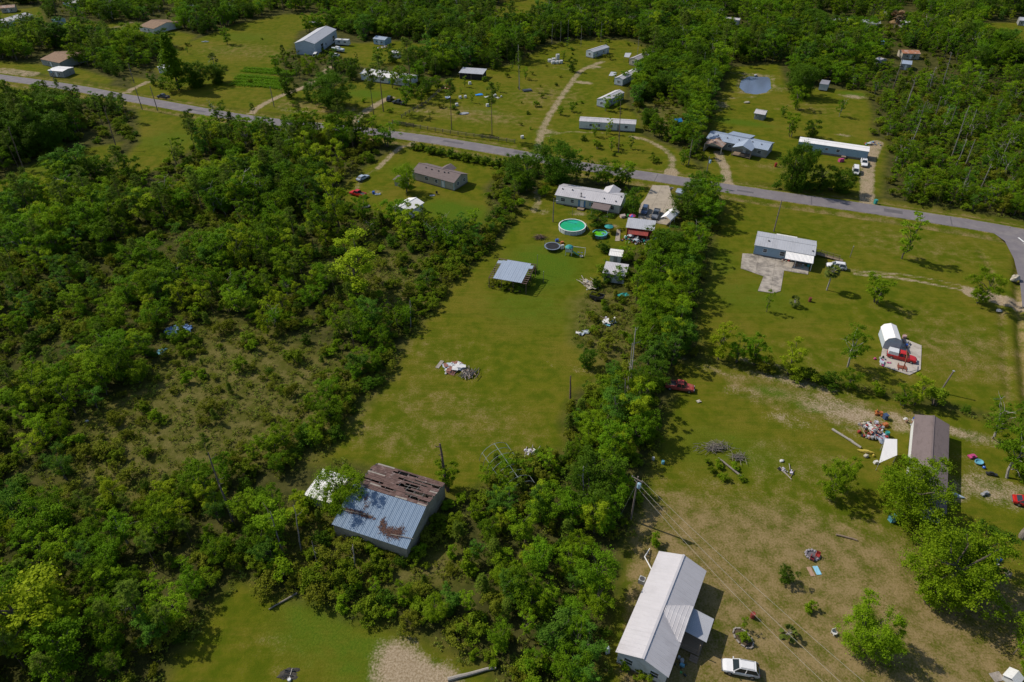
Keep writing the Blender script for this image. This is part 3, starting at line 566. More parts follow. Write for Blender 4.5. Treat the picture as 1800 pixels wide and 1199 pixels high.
for (x0, y0, x1, y1, lb) in ((-5.6, -4.4, -.7, -3.95, 'straight branch lying across the left of the blue barn roof'), (3.2, -5.7, 6.9, -5.3, 'thin pole lying off the lower right edge of the barn roof')):
    p, q = on_barn(x0, y0), on_barn(x1, y1); o = MB().tube([(p[0], p[1], p[2] + .12), (q[0], q[1], q[2] + .14)], [.09, .05], 5).build('fallen_branch', SNAG, None, (bc[0], bc[1], 0), bang); tag(o, lb, 'branch')
# white-roofed lean-to left of the barn
house('shed', 'white flat-roofed shed just left of the blue-roofed barn', (534, 870), (582, 886), 2.4, 5.8, .35, W_GREY, R_PURE, 'shed', mono=True, ribs=.4, skirt=0, over=.12, wins=[('l', 0, 1.5, .8, .8)], doors=[('f', .5, W_TAN)])
# ---------- bottom white-roofed house
H, l, w, Lr, W = house('farmhouse', 'long white metal roofed house with side porch nearest the camera', (1175, 1192), (1242, 1004), 3.1, 7.3, 1.5, W_WHITE, R_WHITE, over=.3, ribs=.62, wins=[('f', -3, 1.8, 1.2, 1.2), ('f', 3.5, 1.8, 1.2, 1.2), ('l', -1.8, 1.8, 1.1, 1.2), ('l', 1.8, 1.8, 1.1, 1.2), ('b', 3, 1.8, 1.1, 1.1)], doors=[('f', -.6, W_GREY)])
dormer(H, -.7, -.3, -W / 2 - .02, 3.28, 3.0, 1.5, R_WHITE, W_WHITE, -1)
MB().box((-.5, -w - 1.5, .35), (4.2, 2.9, .14)).build('porch_deck', WOOD, H); posts(H, [(-2.3, -w - 2.7), (1.3, -w - 2.7)], 2.5, .07, WOOD)
b = MB(); ribbed(b, [(-1.5, -w - 3.3, 2.45), (2.4, -w - 3.3, 2.45), (2.4, -w + .1, 2.85), (-1.5, -w + .1, 2.85)], .05, .25); b.build('porch_canopy', R_GALV, H)
for k in range(3): MB().box((-2.9 - k * .3, -w - 2.4, .30 - k * .09), (.3, 1.1, .08)).build('step', WOOD, H)
MB().tube([(-2.4, -w - 2.8, 1.15), (-2.4, -w - .3, 1.15)], .05, 4).build('rail', WOOD, H); MB().tube([(-2.4, -w - 2.8, .75), (-2.4, -w - .3, .75)], .04, 4).build('rail', WOOD, H)
hc = H
def local(o, x, y, z=0): a = o.rotation_euler[2]; return (o.location[0] + x * cos(a) - y * sin(a), o.location[1] + x * sin(a) + y * cos(a), z)
a = thing('air_conditioner', 'grey air conditioning unit behind the white-roofed house', 'air conditioner', local(H, 4.8, w + 1.2), H.rotation_euler[2])
MB().box((0, 0, .45), (.9, .9, .9)).build('casing', principled('ac_grey', (.36, .37, .37), .6), a); MB().lathe([(.38, .9), (.38, .93), (.30, .94), (.05, .92)], 14).build('fan_grille', VENTM, a)
b = MB(); p0 = local(H, 6.0, w + .3, 2.2)
b.tube([p0, (*P(1132, 985), 0.9), (*P(1142, 966), .25)], .09, 5); o = tag(b.build('drain_pipe', TRIM), 'white angled pipe leading from the roof edge of the white-roofed house', 'pipe')
# ---------- brown shingle home at right
H, l, w, Lr, W = house('mobile_home', 'brown shingled home with white gable half hidden by trees at right', (1664, 905), (1669, 747), 3.0, 5.8, 1.0, W_WHITE, R_BROWN, over=.25, ribs=0, wins=[('l', -1.6, 1.8, 1.0, 1.0), ('f', -4, 1.8, 1, 1), ('f', 4, 1.8, 1, 1)], doors=[('f', 0, TRIM)])
MB().face([(l + .02, -w, .35), (l + .02, w, .35), (l + .02, w, 3.0), (l + .02, 0, 4.0), (l + .02, -w, 3.0)]).build('gable_cladding', TRIM, H)
# white sloping canopy
def canopy(name, label, px, zs, mat, pmat, cat='canopy'):
    q = [(*P(x, y, z), z) for (x, y), z in zip(px, zs)]; c = np.mean(np.array(q), 0); o = thing(name, label, cat, (c[0], c[1], 0))
    loc = [(x - c[0], y - c[1], z) for x, y, z in q]; a = sum(loc[i][0] * loc[(i + 1) % 4][1] - loc[(i + 1) % 4][0] * loc[i][1] for i in range(4))
    MB().slab(loc if a > 0 else loc[::-1], .05).build('roof_sheet', mat, o)
    for x, y, z in loc: MB().tube([(x * .95, y * .95, 0), (x * .95, y * .95, z - .03)], .05, 5).build('post', pmat, o)
    return o
canopy('canopy', 'slanted bright white canopy beside the brown-shingled home', [(1545, 814), (1556, 771), (1577, 772), (1577, 800)], [2.0, 2.9, 2.9, 2.3], R_PURE, STEELP)
# ---------- arched white shed on the concrete pad
def arched():
    c, L, ang = place((1551, 612), (1580, 616), .1, 5.2); o = thing('arched_shed', 'white barn-roofed shed at the left rear of the concrete pad', 'shed', (c[0], c[1], .1), ang); hw = L / 2
    prof = [(-hw, 0), (-hw, 1.9), (-hw * .72, 2.75), (0, 3.2), (hw * .72, 2.75), (hw, 1.9), (hw, 0)]
    m = MB()
    for y, f in ((-2.6, 1), (2.6, -1)): m.face([(x, y, z) for x, z in (prof[::-1] if f < 0 else prof)][::-1])
    for (x0, z0), (x1, z1) in ((prof[0], prof[1]), (prof[5], prof[6])): m.face([(x0, -2.6, z0), (x0, 2.6, z0), (x1, 2.6, z1), (x1, -2.6, z1)][::-1])
    m.build('wall', W_STEEL, o)
    for i in range(1, 5):
        (x0, z0), (x1, z1) = prof[i], prof[i + 1]; r = MB(); k = 1.04; ribbed(r, [(x1 * k, -2.75, z1 + .05), (x1 * k, 2.75, z1 + .05), (x0 * k, 2.75, z0 + .05), (x0 * k, -2.75, z0 + .05)], .04, .7); r.build('roof_panel', R_PURE, o)
    door(o, 0, -2.6, 0, 1.6, 2.0, (0, -1), W_STEEL)
arched()
# ---------- open-frame shed with pale blue metal sheets
def frame_shed():
    c, L, ang = place((866, 489), (918, 498), 2.9, 8.2); o = thing('pole_shed', 'open pole shed with pale blue metal sheets and bare rafters on the lawn', 'shed', (c[0], c[1], 0), ang); hl, hw = L / 2, 4.1; z0, z1 = 2.9, 3.7
    zz = lambda y: z0 + (z1 - z0) * (y + hw) / (2 * hw)
    ex = 1.1
    for i in range(11): y = -hw + .1 + i * (2 * hw - .2) / 10; MB().box((0, y, zz(y) - .02), (L + 2 * ex, .22, .09)).build('purlin', ROTWOOD, o)
    for i in range(5): x = -hl - ex + .1 + i * (L + 2 * ex - .2) / 4; MB().tube([(x, -hw, zz(-hw) - .14), (x, hw, zz(hw) - .14)], .07, 4).build('rafter', ROTWOOD, o)
    k = 7; pw = (L - .3) / k
    for i in range(k):
        x = -hl + .1 + i * pw; yb = hw - (.1 if i else .6); m = MB(); ribbed(m, [(x, -hw, zz(-hw) + .04 + .01 * (i % 2)), (x + pw + .02, -hw, zz(-hw) + .04 + .01 * (i % 2)), (x + pw + .02, yb, zz(yb) + .04 + .01 * (i % 2)), (x, yb, zz(yb) + .04 + .01 * (i % 2))], .015, pw / 2, rh=.03); m.build('roof_sheet', R_LBLUE, o)
    for x0, y0, x1, y1 in ((-hl - 1.0, 1.9, -hl + .3, 3.3), (hl - .5, 1.8, hl + .7, 3.3)): m = MB(); m.slab([(x0, y0, zz(y0) + .07), (x1, y0 + .2, zz(y0) + .07), (x1, y1, zz(y1) + .07), (x0, y1 - .2, zz(y1) + .07)], .015); m.build('loose_sheet', R_LBLUE, o)
    for x in (-hl - ex, -hl * .4, hl * .4, hl + ex):
        for y in (-hw, 0, hw): MB().tube([(x * .97, y, 0), (x * .97, y, zz(y) - .2)], .09, 6).build('post', ROTWOOD, o)
    for x in (-hl - .5, -1.2, .9, 2.6): MB().box((x, -hw - .02, .5), (1.5, .05, .25)).build('board', ROTWOOD, o)
frame_shed()
# ---------- red shed with grey roof
H, l, w, Lr, W = house('shed', 'red shed with grey metal roof and junk piled in front', (1100, 400), (1150, 406), 2.9, 5.0, .55, W_RED, R_GALV, 'shed', mono=True, skirt=0, ribs=.5, wins=[('r', 0, 1.6, .8, .8)], doors=[('f', -1.5, W_RED)])
b = MB(); ribbed(b, [(-3.0, -w - 1.9, 1.9), (2.4, -w - 1.9, 1.9), (2.4, -w + .1, 2.5), (-3.0, -w + .1, 2.5)], .05, .4); b.build('lean_to_roof', principled('red_lean_to', (.26, .045, .035), .8, var=.25, dirt=(.12, .05, .04), dirt_amt=.5), H)
posts(H, [(-2.8, -w - 1.8), (2.2, -w - 1.8)], 1.9, .06, GREYWOOD)
# two half-hidden white roofs, the tent carport, small sheds
house('shed', 'small white-roofed shed below the garden path', (1070, 449), (1094, 452), 2.3, 3.6, .45, W_WHITE, R_PURE, 'shed', skirt=0, ribs=.4, doors=[('f', 0, W_GREY)], wins=[('l', 0, 1.4, .6, .6)])
house('shed', 'grey-white roofed shed half under the trees of the belt', (1059, 480), (1100, 486), 2.5, 5.0, .5, W_WHITE, R_WHITE, 'shed', mono=True, skirt=0, ribs=.4, doors=[('f', 1.5, W_GREY)], wins=[('l', 0, 1.4, .6, .6)])
canv = principled('white_canvas', (.74, .74, .76), .8, var=.04)
c, L, ang = place((1161, 383), (1179, 388), 2.2, 6.4); T = thing('carport_tent', 'white peaked tent carport at the end of the concrete driveway', 'carport', (c[0], c[1], .1), ang)
hl = L / 2; zt = 3.1
m = MB(); m.slab([(hl, -3.2, 2.2), (hl, 3.2, 2.2), (0, 3.2, zt), (0, -3.2, zt)], .03); m.slab([(-hl, 3.2, 2.2), (-hl, -3.2, 2.2), (0, -3.2, zt), (0, 3.2, zt)], .03); m.build('canvas_roof', canv, T)
MB().face([(hl, -3.2, 2.18), (hl, 3.2, 2.18), (hl, 3.2, 1.7), (hl, -3.2, 1.7)]).build('canvas_skirt', canv, T); MB().face([(-hl, 3.2, 2.18), (-hl, -3.2, 2.18), (-hl, -3.2, 1.7), (-hl, 3.2, 1.7)]).build('canvas_skirt', canv, T)
for x in (-hl, hl):
    for y in (-3.1, 0, 3.1): MB().tube([(x * .97, y, 0), (x * .97, y, 2.15)], .04, 5).build('post', TRIM, T)
house('shed', 'small grey metal roofed shed beside the driveway mouth', (1187, 338), (1201, 341), 2.2, 3.2, .5, W_TAN, R_LBLUE, 'shed', skirt=0, ribs=.4, doors=[('f', 0, W_GREY)])
house('shed', 'tiny red and white playhouse shed by the road verge', (1260, 361), (1267, 363), 1.9, 2.4, .6, W_TAN, principled('red_roof', (.36, .05, .05), .7, dirt=(.7, .68, .66), dirt_amt=.35), 'shed', skirt=0, ribs=.4, doors=[('f', 0, TRIM)])
# ---------- brown-roofed house in the left yard
H, l, w, Lr, W = house('mobile_home', 'brown-roofed house with pale blue corners in the left yard', (727, 303), (794, 321), 2.8, 8.0, 1.5, W_TAN, R_BROWN, ribs=0, over=.3, wins=[('f', -2.6, 1.7, 1.3, 1.0), ('f', 1.2, 1.7, 1.0, 1.0), ('r', -1.5, 1.7, 1.1, 1.0), ('r', 1.8, 1.7, 1.1, 1.0)], doors=[('f', 3.8, TRIM)], vents=[(-4.5, -1.2), (-2.2, -1.3), (.4, -1.2), (2.6, -1.1), (4.0, -.9)], L=16.5)
dormer(H, .5, .5, 5.4, 3.0, 2.2, 1.1, R_BROWN, W_TAN, 1)
for x in (-l - .02, l + .02, 3.3, 4.4): MB().box((x, -w - .03, 1.5), (.14, .1, 2.4)).build('corner_trim', principled('pale_blue_trim', (.33, .5, .56), .7), H)
house('shed', 'white gabled shed half hidden by bushes below the brown-roofed house', (690, 364), (718, 373), 2.6, 7.2, .9, W_WHITE, R_PURE, 'shed', gable='y', skirt=0, ribs=.5, doors=[('f', 0, W_GREY)])
house('lean_to', 'small grey shed at the left end of the brown-roofed house', (690, 316), (711, 321), 2.1, 3.0, .4, W_GREY, R_BROWN, 'shed', mono=True, skirt=0, ribs=0, doors=[('f', 0, W_TAN)])
# ---------- north side of the road
house('warehouse', 'large grey metal warehouse with blue side beside boats', (517, 76), (553, 77.5), 5.2, 30, 1.5, W_STEEL, R_GALV, 'warehouse', gable='y', over=.2, skirt=0, ribs=.9, doors=[('r', 6, W_STEEL)], wins=[('r', -6, 2.0, 3.0, 2.6), ('r', 10, 2.0, 3.0, 2.6), ('r', -1, 2, 1.2, 1.2)])
house('house', 'white-roofed low house behind the tall pines', (632, 130), (718, 142), 2.8, 8.5, 1.0, W_WHITE, R_PURE, wins=[('f', -6, 1.6, 1.6, 1.1), ('f', -1, 1.6, 1.6, 1.1), ('f', 5, 1.6, 1.4, 1.1)], doors=[('f', 2.5, BTRIM)])
H, l, w, Lr, W = house('open_shed', 'dark open-fronted shed with grey roof behind the paddock', (806, 128), (849, 131), 2.6, 7, .5, INSHADE, R_GALV, 'shed', mono=True, skirt=0, ribs=.6)  # walls are closed; their near-black colour paints the shade of an open front
posts(H, [(-l, -w - .02), (0, -w - .02), (l, -w - .02)], 2.6, .1, WOOD)
MH = [('small weathered trailer home at the head of the dirt lane', (1030, 89), (1043, 92), 13, W_STEEL, R_GALV), ('grey-roofed trailer home farthest along the dirt lane', (1106, 103), (1121, 106), 17, W_TAN, metal_roof('grey_metal_roof', (.30, .28, .29), (.2, .18, .18), .4)), ('white-roofed middle trailer home right of the dirt lane', (1080, 137), (1095, 140), 17, W_STEEL, R_WHITE), ('white-roofed trailer home nearest the lane, right of its bend', (1049, 174), (1066, 178), 14, W_STEEL, R_WHITE)]
for lb, A, B, W_, wm, rm in MH: H, l, w, Lr, W = house('trailer_home', lb, A, B, 2.9, W_, .7, wm, rm, 'mobile home', gable='y', over=.1, ribs=.6, wins=[('f', 0, 1.7, 1.2, .9), ('r', -3, 1.7, 1, .9), ('r', 2, 1.7, 1, .9), ('l', -3, 1.7, 1, .9), ('l', 3, 1.7, 1, .9)], doors=[('r', 4, TRIM)])
for lb, px in (('flat grey porch roof on the left of the farthest trailer', [(1097, 100), (1099, 93), (1110, 93), (1106, 101)]), ('flat pale porch roof on the left of the middle trailer', [(1070, 133), (1074, 126), (1085, 127), (1082, 134)])): canopy('porch', lb, px, [2.3] * 4, R_GALV, WOOD, 'porch')
house('trailer_home', 'long white single-wide trailer above the road verge', (1018, 213), (1118, 219), 2.9, 5.0, .5, W_WHITE, R_WHITE, 'mobile home', over=.1, wins=[('f', -6, 1.7, 1.1, .9), ('f', -3, 1.7, .9, .9), ('f', 1.5, 1.7, 1.1, .9), ('f', 7, 1.7, 1.1, .9), ('l', 0, 1.7, 1, .9)], doors=[('f', 4.2, W_GREY)])
H, l, w, Lr, W = house('ranch_house', 'pale blue metal roofed ranch house with two front gables', (1241, 243), (1350, 265), 2.9, 8.5, 1.1, W_GREY, R_LBLUE, wins=[('f', -2.2, 1.7, 1.2, 1.0), ('f', 8, 1.7, 1.2, 1), ('r', 0, 1.7, 1.2, 1)], doors=[('f', 3, TRIM)], vents=[(-7.5, -1.5), (-4, -2), (0, -1.8), (4.6, -1.4), (7.8, -1.8)])
b = MB(); ribbed(b, [(3.2, 7.2, 3.0), (-4.8, 7.2, 3.0), (-4.8, .1, 4.25), (3.2, .1, 4.25)], .06, .6); b.build('rear_roof', R_LBLUE, H); MB().box((-.8, 5.6, 1.6), (7.4, 2.8, 2.7)).build('rear_wall', W_GREY, H)
dormer(H, 3.0, -.5, -W / 2 - 3.6, 2.95, 3.3, 1.2, R_LBLUE, W_GREY, -1); posts(H, [(-.1, -W / 2 - 3.4), (6.1, -W / 2 - 3.4)], 2.95, .1, WOOD)
dormer(H, -6.6, -2.5, -W / 2 - 4.6, 2.5, 3.2, .9, R_RUST, W_TAN, -1); posts(H, [(-9.6, -W / 2 - 4.4), (-3.6, -W / 2 - 4.4)], 2.5, .12, W_TAN); MB().box((-9.6, -W / 2 - 2.0, 1.2), (.15, 4.6, 2.4)).build('carport_wall', W_TAN, H)
MB().box((3.0, -W / 2 - 1.8, .4), (6.2, 3.2, .14)).build('porch_deck', WOOD, H)
for yy in (.75, 1.1): MB().tube([(-.1, -W / 2 - 3.4, yy), (4.2, -W / 2 - 3.4, yy)], .05, 4).build('rail', WOOD, H)
house('garden_shed', 'pale grey gabled garden shed above the ranch house', (1325, 199), (1345, 202.5), 2.3, 4.8, .9, W_GREY, R_WHITE, 'shed', skirt=0, gable='x', wins=[('f', -1.2, 1.4, .7, .7)], doors=[('r', 0, W_GREY)])
H, l, w, Lr, W = house('trailer_home', 'long blue-walled single-wide with bright white roof', (1404, 249), (1528, 267), 3.2, 5.0, .3, W_BLUE, R_PURE, 'mobile home', over=.06, ribs=0, skirt=.7, wins=[('f', -9.3, 2.0, .9, 1.0), ('f', -6.8, 2.0, .9, 1.0), ('f', -1.8, 2.0, 1.0, .7), ('f', 1.8, 2.0, 1.0, .9), ('r', 0, 2, 1, 1)], doors=[('f', 4.0, W_BLUE)])
MB().box((4.0, -w - .7, .35), (1.4, 1.3, .7)).build('entry_steps', WOOD, H)
# enclosed grey trailer tilted on the back lot
c = P(1447, 157); T = thing('cargo_trailer', 'grey enclosed trailer on the back lot right of the pond', 'trailer', (c[0], c[1], 0), radians(62))
MB().box((0, 0, 1.7), (6.5, 3.4, 2.4)).build('body', W_STEEL, T); MB().box((0, 0, 2.95), (6.6, 3.5, .1)).build('roof', metal_roof('dark_grey_roof', (.24, .24, .27), (.16, .16, .18), .5), T)
for x in (-.5, .6):
    for y in (-1.6, 1.6): MB().tube([(x, y - .12, .4), (x, y + .12, .4)], .38, 12).build('wheel', VENTM, T)
# ---------- roofs among the far trees
FAR = [  # front eave A, B, depth, rise, wall, roof, label
    ((0, 43), (58, 26), 9, 1.0, W_WHITE, R_WHITE, 'long white roofed home at the upper left edge'), ((243, 46), (270, 51), 18, 1.6, W_WHITE, R_TAN, 'tan-roofed white house in the upper left trees'), ((70, 104), (104, 111), 16, 1.5, W_GREY, R_TAN, 'brown-roofed home behind trees by the upper left road'),
    ((83, 124), (110, 126), 7, .3, W_GREY, R_PURE, 'white flat-roofed carport by the upper left road'), ((90, 35), (103, 36), 5, .6, W_BLUE, principled('teal_roof', (.12, .33, .40), .6), 'small teal-roofed shed near the upper left edge'), ((124, 8), (162, 1), 9, .8, W_BLUE, R_WHITE, 'white-roofed home cut by the top left edge'), ((276, 118), (290, 121), 4.5, .5, W_STEEL, R_PURE, 'little white shed left of the conical evergreen'), ((0, 15), (26, 13), 7, .9, W_TAN, R_RUST, 'faded roof at the far left top corner'),
    ((320, 13), (340, 13), 8, .9, W_GREY, R_LBLUE, 'small blue-grey house at the top left tree line'), ((1473, 39), (1497, 38), 8, 1, W_GREY, R_GALV, 'left grey roof in the far right woods'), ((1530, 42), (1549, 43), 8, 1, W_STEEL, R_GALV, 'middle grey roof in the far right woods'), ((1514, 39), (1528, 40), 6, .8, W_GREY, R_GALV, 'small roof between the far woods roofs'), ((1587, 94), (1619, 95), 7, .8, W_TAN, R_ORANGE, 'rust-orange roofed shack in the right woods'), ((1584, 112), (1603, 114), 7, .8, W_GREY, R_LBLUE, 'pale grey roof just below the rust-orange shack'), ((1537, 104), (1547, 107), 5, .6, W_GREY, R_WHITE, 'little pale roof left of the rust-orange shack'),
    ((1724, 68), (1742, 68), 7, 1.0, W_GREY, R_LBLUE, 'blue-grey roof beside the top right field'), ((1763, 76), (1792, 76), 6, .6, W_WHITE, R_WHITE, 'white trailer at the lower edge of the top right field'), ((1588, 40), (1604, 40), 5, .5, W_GREY, R_PURE, 'small white roof right of the far woods palm'), ((1571, 22), (1589, 20), 8, .9, W_GREY, R_GALV, 'grey roof near the top edge at right'), ((1430, 37), (1441, 36), 5, .9, W_RED, R_GALV, 'small grey-roofed shed left of the far woods roofs'), ((1258, 32), (1300, 36), 5, .6, W_WHITE, R_WHITE, 'white trailer roof deep in the woods above the pond'), ((1792, 36), (1815, 38), 8, 1, W_GREY, R_GALV, 'roof cut by the top right edge'), ((1318, 15), (1352, 19), 6, .6, W_GREY, R_GALV, 'pale roof near the top edge above the pond'), ((1544, 74), (1556, 74), 4, .6, W_GREY, principled('blue_roof', (.14, .34, .52), .6), 'small blue roof in the far right woods'),
    ((655, 68), (676, 71), 6, .8, W_BLUE, R_LBLUE, 'pale blue shed in the trees behind the warehouse boats'), ((687, 92), (700, 93), 4, .4, W_WHITE, R_PURE, 'white box trailer among trees above the pines')]
for A, B, W_, rs, wm, rm, lb in FAR: house('house' if W_ > 6.5 else 'shed', lb, A, B, 2.7, W_, rs, wm, rm, 'house' if W_ > 6.5 else 'shed', over=.2, ribs=.8, skirt=.2, wins=[('f', -1.6, 1.5, 1.0, .9), ('f', 1.6, 1.5, 1.0, .9)], doors=[('f', 0, TRIM)])
# ------------------------------------------------------------------ foliage materials
def leaf_mat(name, dark, light, trans=0.3):
    m = bpy.data.materials.new(name); m.use_nodes = True; nt = m.node_tree; L = nt.links; nt.nodes.remove(nt.nodes['Principled BSDF'])
    at = nd(nt, 'ShaderNodeAttribute'); at.attribute_name = 'tint'; oi = nd(nt, 'ShaderNodeObjectInfo')
    ma = nd(nt, 'ShaderNodeMath', operation='MULTIPLY_ADD'); L.new(oi.outputs['Random'], ma.inputs[0]); ma.inputs[1].default_value = 0.55; ma.inputs[2].default_value = -0.27
    ad = nd(nt, 'ShaderNodeMath', operation='ADD'); L.new(at.outputs['Fac'], ad.inputs[0]); L.new(ma.outputs[0], ad.inputs[1])
    rp = nd(nt, 'ShaderNodeValToRGB'); e = rp.color_ramp.elements; e[0].position = 0.05; e[1].position = 0.95
    e[0].color = (*dark, 1); e[1].color = (*light, 1); L.new(ad.outputs[0], rp.inputs[0])
    hs = nd(nt, 'ShaderNodeHueSaturation'); L.new(rp.outputs[0], hs.inputs['Color'])
    mr = nd(nt, 'ShaderNodeMapRange'); mr.inputs[3].default_value = 0.488; mr.inputs[4].default_value = 0.512; L.new(oi.outputs['Random'], mr.inputs[0]); L.new(mr.outputs[0], hs.inputs['Hue'])
    d = nd(nt, 'ShaderNodeBsdfPrincipled'); d.inputs['Roughness'].default_value = 0.55; d.inputs['Specular IOR Level'].default_value = 0.03; L.new(hs.outputs[0], d.inputs['Base Color'])
    t = nd(nt, 'ShaderNodeBsdfTranslucent'); L.new(hs.outputs[0], t.inputs['Color'])
    mx = nd(nt, 'ShaderNodeMixShader'); mx.inputs[0].default_value = trans; L.new(d.outputs[0], mx.inputs[1]); L.new(t.outputs[0], mx.inputs[2])
    L.new(mx.outputs[0], nt.nodes['Material Output'].inputs[0]); return m
LM = {
    'oak': leaf_mat('oak_leaves', (0.060, 0.136, 0.005), (0.195, 0.335, 0.012), .42),
    'gum': leaf_mat('sweetgum_leaves', (0.096, 0.188, 0.006), (0.290, 0.425, 0.015), .44),
    'cool': leaf_mat('cool_leaves', (0.048, 0.125, 0.012), (0.165, 0.315, 0.030), .42),
    'bright': leaf_mat('young_leaves', (0.175, 0.262, 0.008), (0.430, 0.525, 0.022), .44),
    'pine': leaf_mat('pine_needles', (0.066, 0.118, 0.011), (0.200, 0.275, 0.026), .34),
    'shrub': leaf_mat('shrub_leaves', (0.080, 0.138, 0.006), (0.250, 0.335, 0.017), .42),
    'olive': leaf_mat('olive_leaves', (0.108, 0.138, 0.009), (0.290, 0.315, 0.028), .42),
    'dark': leaf_mat('dark_leaves', (0.036, 0.086, 0.006), (0.120, 0.210, 0.013), .36),
    'weed': leaf_mat('weed_leaves', (0.100, 0.145, 0.012), (0.270, 0.310, 0.045), .36),
}
# ------------------------------------------------------------------ prototypes: trunk builder + arrays of leaf quads
def leaves(rng, centers, sig, n, size, up=0.4, aspect=0.75, center0=None):
    """n leaf quads round each clump centre"""
    C = np.repeat(centers, n, 0); N = len(C); S = np.repeat(sig, n, 0) if np.ndim(sig) else np.full((N, 1), sig)
    S = S.reshape(N, -1)
    d = rng.normal(size=(N, 3)); d /= np.linalg.norm(d, axis=1)[:, None]; p = C + d * np.clip(np.abs(rng.normal(0, .62, (N, 1))) + .12, 0, 1.7) * S * np.array([1.1, 1.1, 0.8])
    nr = rng.normal(size=(N, 3)) * 0.8 + d * 0.6; nr[:, 2] += up + .5; nr /= np.linalg.norm(nr, axis=1)[:, None]
    a = np.cross(nr, rng.normal(size=(N, 3))); a /= np.linalg.norm(a, axis=1)[:, None]; b = np.cross(nr, a)
    s = size * rng.uniform(0.6, 1.25, (N, 1)); l = a * s; w = b * s * aspect * 0.5
    q = np.stack([p - l * .5, p + w, p + l * .5 + nr * s * .12, p - w], 1)
    tint = np.repeat(np.clip(rng.normal(0.5, 0.2, len(centers)), 0, 1), n) * .6 + rng.random(N) * .4
    return q, np.repeat(tint, 4)
def quad_mesh(name, q, tint, mats, tr=None):
    """leaf quads (+ a wood MB as second material) as one mesh"""
    v = q.reshape(-1, 3); nf = len(q); f = np.arange(nf * 4).reshape(-1, 4)
    me = bpy.data.meshes.new(name)
    if tr is None:
        me.vertices.add(len(v)); me.vertices.foreach_set('co', v.ravel().astype(np.float32))
        me.loops.add(nf * 4); me.loops.foreach_set('vertex_index', f.ravel().astype(np.int32)); me.polygons.add(nf)
        me.polygons.foreach_set('loop_start', np.arange(0, nf * 4, 4, dtype=np.int32)); T = tint
    else:
        tv = np.array(tr.v); allv = np.vstack([v, tv]); cnt = np.concatenate([np.full(nf, 4), [len(x) for x in tr.f]])
        lv = np.concatenate([f.ravel(), np.concatenate([np.array(x) for x in tr.f]) + len(v)])
        me.vertices.add(len(allv)); me.vertices.foreach_set('co', allv.ravel().astype(np.float32))
        me.loops.add(len(lv)); me.loops.foreach_set('vertex_index', lv.astype(np.int32)); me.polygons.add(len(cnt))
        me.polygons.foreach_set('loop_start', np.concatenate([[0], np.cumsum(cnt)[:-1]]).astype(np.int32))
        me.polygons.foreach_set('material_index', np.concatenate([np.zeros(nf), np.ones(len(tr.f))]).astype(np.int32)); T = np.concatenate([tint, np.full(len(tv), .5)])
    me.update(); me.validate()
    a = me.attributes.new('tint', 'FLOAT', 'POINT'); a.data.foreach_set('value', T.astype(np.float32))
    for m in (mats if tr is not None else mats[:1]): me.materials.append(m)
    return me
def limb(b, p, q, r0, r1, rng, sag=0.1, n=5, k=3):
    p = np.array(p, float); q = np.array(q, float); L = np.linalg.norm(q - p); pts = []; rr = []
    for i in range(k + 1):
        t = i / k; x = p + (q - p) * t; j = rng.normal(size=3) * L * 0.04 * (0 < i < k); x = x + j; x[2] += L * sag * sin(pi * t); pts.append(x); rr.append(r0 + (r1 - r0) * t)
    b.tube(pts, rr, n)
def broad(seed, h=9., r=3.6, base=.3, lobes=10, clumps=9, nl=70, leaf=.27, tr=.2, multi=1, gap=0.15, bare=0):
    rng = np.random.default_rng(seed); b = MB(); cs = []; sg = []
    tops = []
    for m in range(multi):
        o = rng.normal(size=3) * np.array([.35, .35, 0]) * (multi > 1); lean = rng.normal(size=2) * .06 * h
        limb(b, (o[0], o[1], -.2), (o[0] + lean[0], o[1] + lean[1], h * .55), tr, tr * .5, rng, 0, 6, 4); tops.append((o[0], o[1], lean))
    for i in range(lobes):
        a = i * 2.4 + rng.uniform(-.5, .5); zz = base + (1 - base) * (i + .5) / lobes; e = sin(pi * min(1, max(.12, .25 + .72 * (1 - (zz - base) / (1 - base) * .93)))) ** .7
        rad = r * e * rng.uniform(.35, .8); lr = r * rng.uniform(.28, .46)
        c = np.array([cos(a) * rad, sin(a) * rad, h * zz - lr * .6]); t = tops[i % multi]
        f = min(.5, zz * .55) * h
        limb(b, (t[0] + t[2][0] * f / (h * .55), t[1] + t[2][1] * f / (h * .55), f), c, tr * .42, .03, rng, .06, 4, 3)
        if rng.random() < bare:
            for _ in range(3): limb(b, c, c + rng.normal(size=3) * lr * .8 + (0, 0, lr * .6), .04, .015, rng, 0, 3, 2)
            continue
        for k in range(clumps):
            d = rng.normal(size=3); d[2] = abs(d[2]) * .8 - .25; d /= np.linalg.norm(d); cs.append(c + d * lr * rng.uniform(.45, 1.05) * (1, 1, .8)); sg.append(lr * rng.uniform(.28, .5))
    q, t = leaves(rng, np.array(cs), np.array(sg)[:, None], nl, leaf)
    rr = np.percentile(np.hypot(q[..., 0], q[..., 1]), 96); k = np.array([r / rr, r / rr, 1.0]); q = q * k; b.v = [(x * k[0], y * k[0], z) for x, y, z in b.v]; return b, q, t
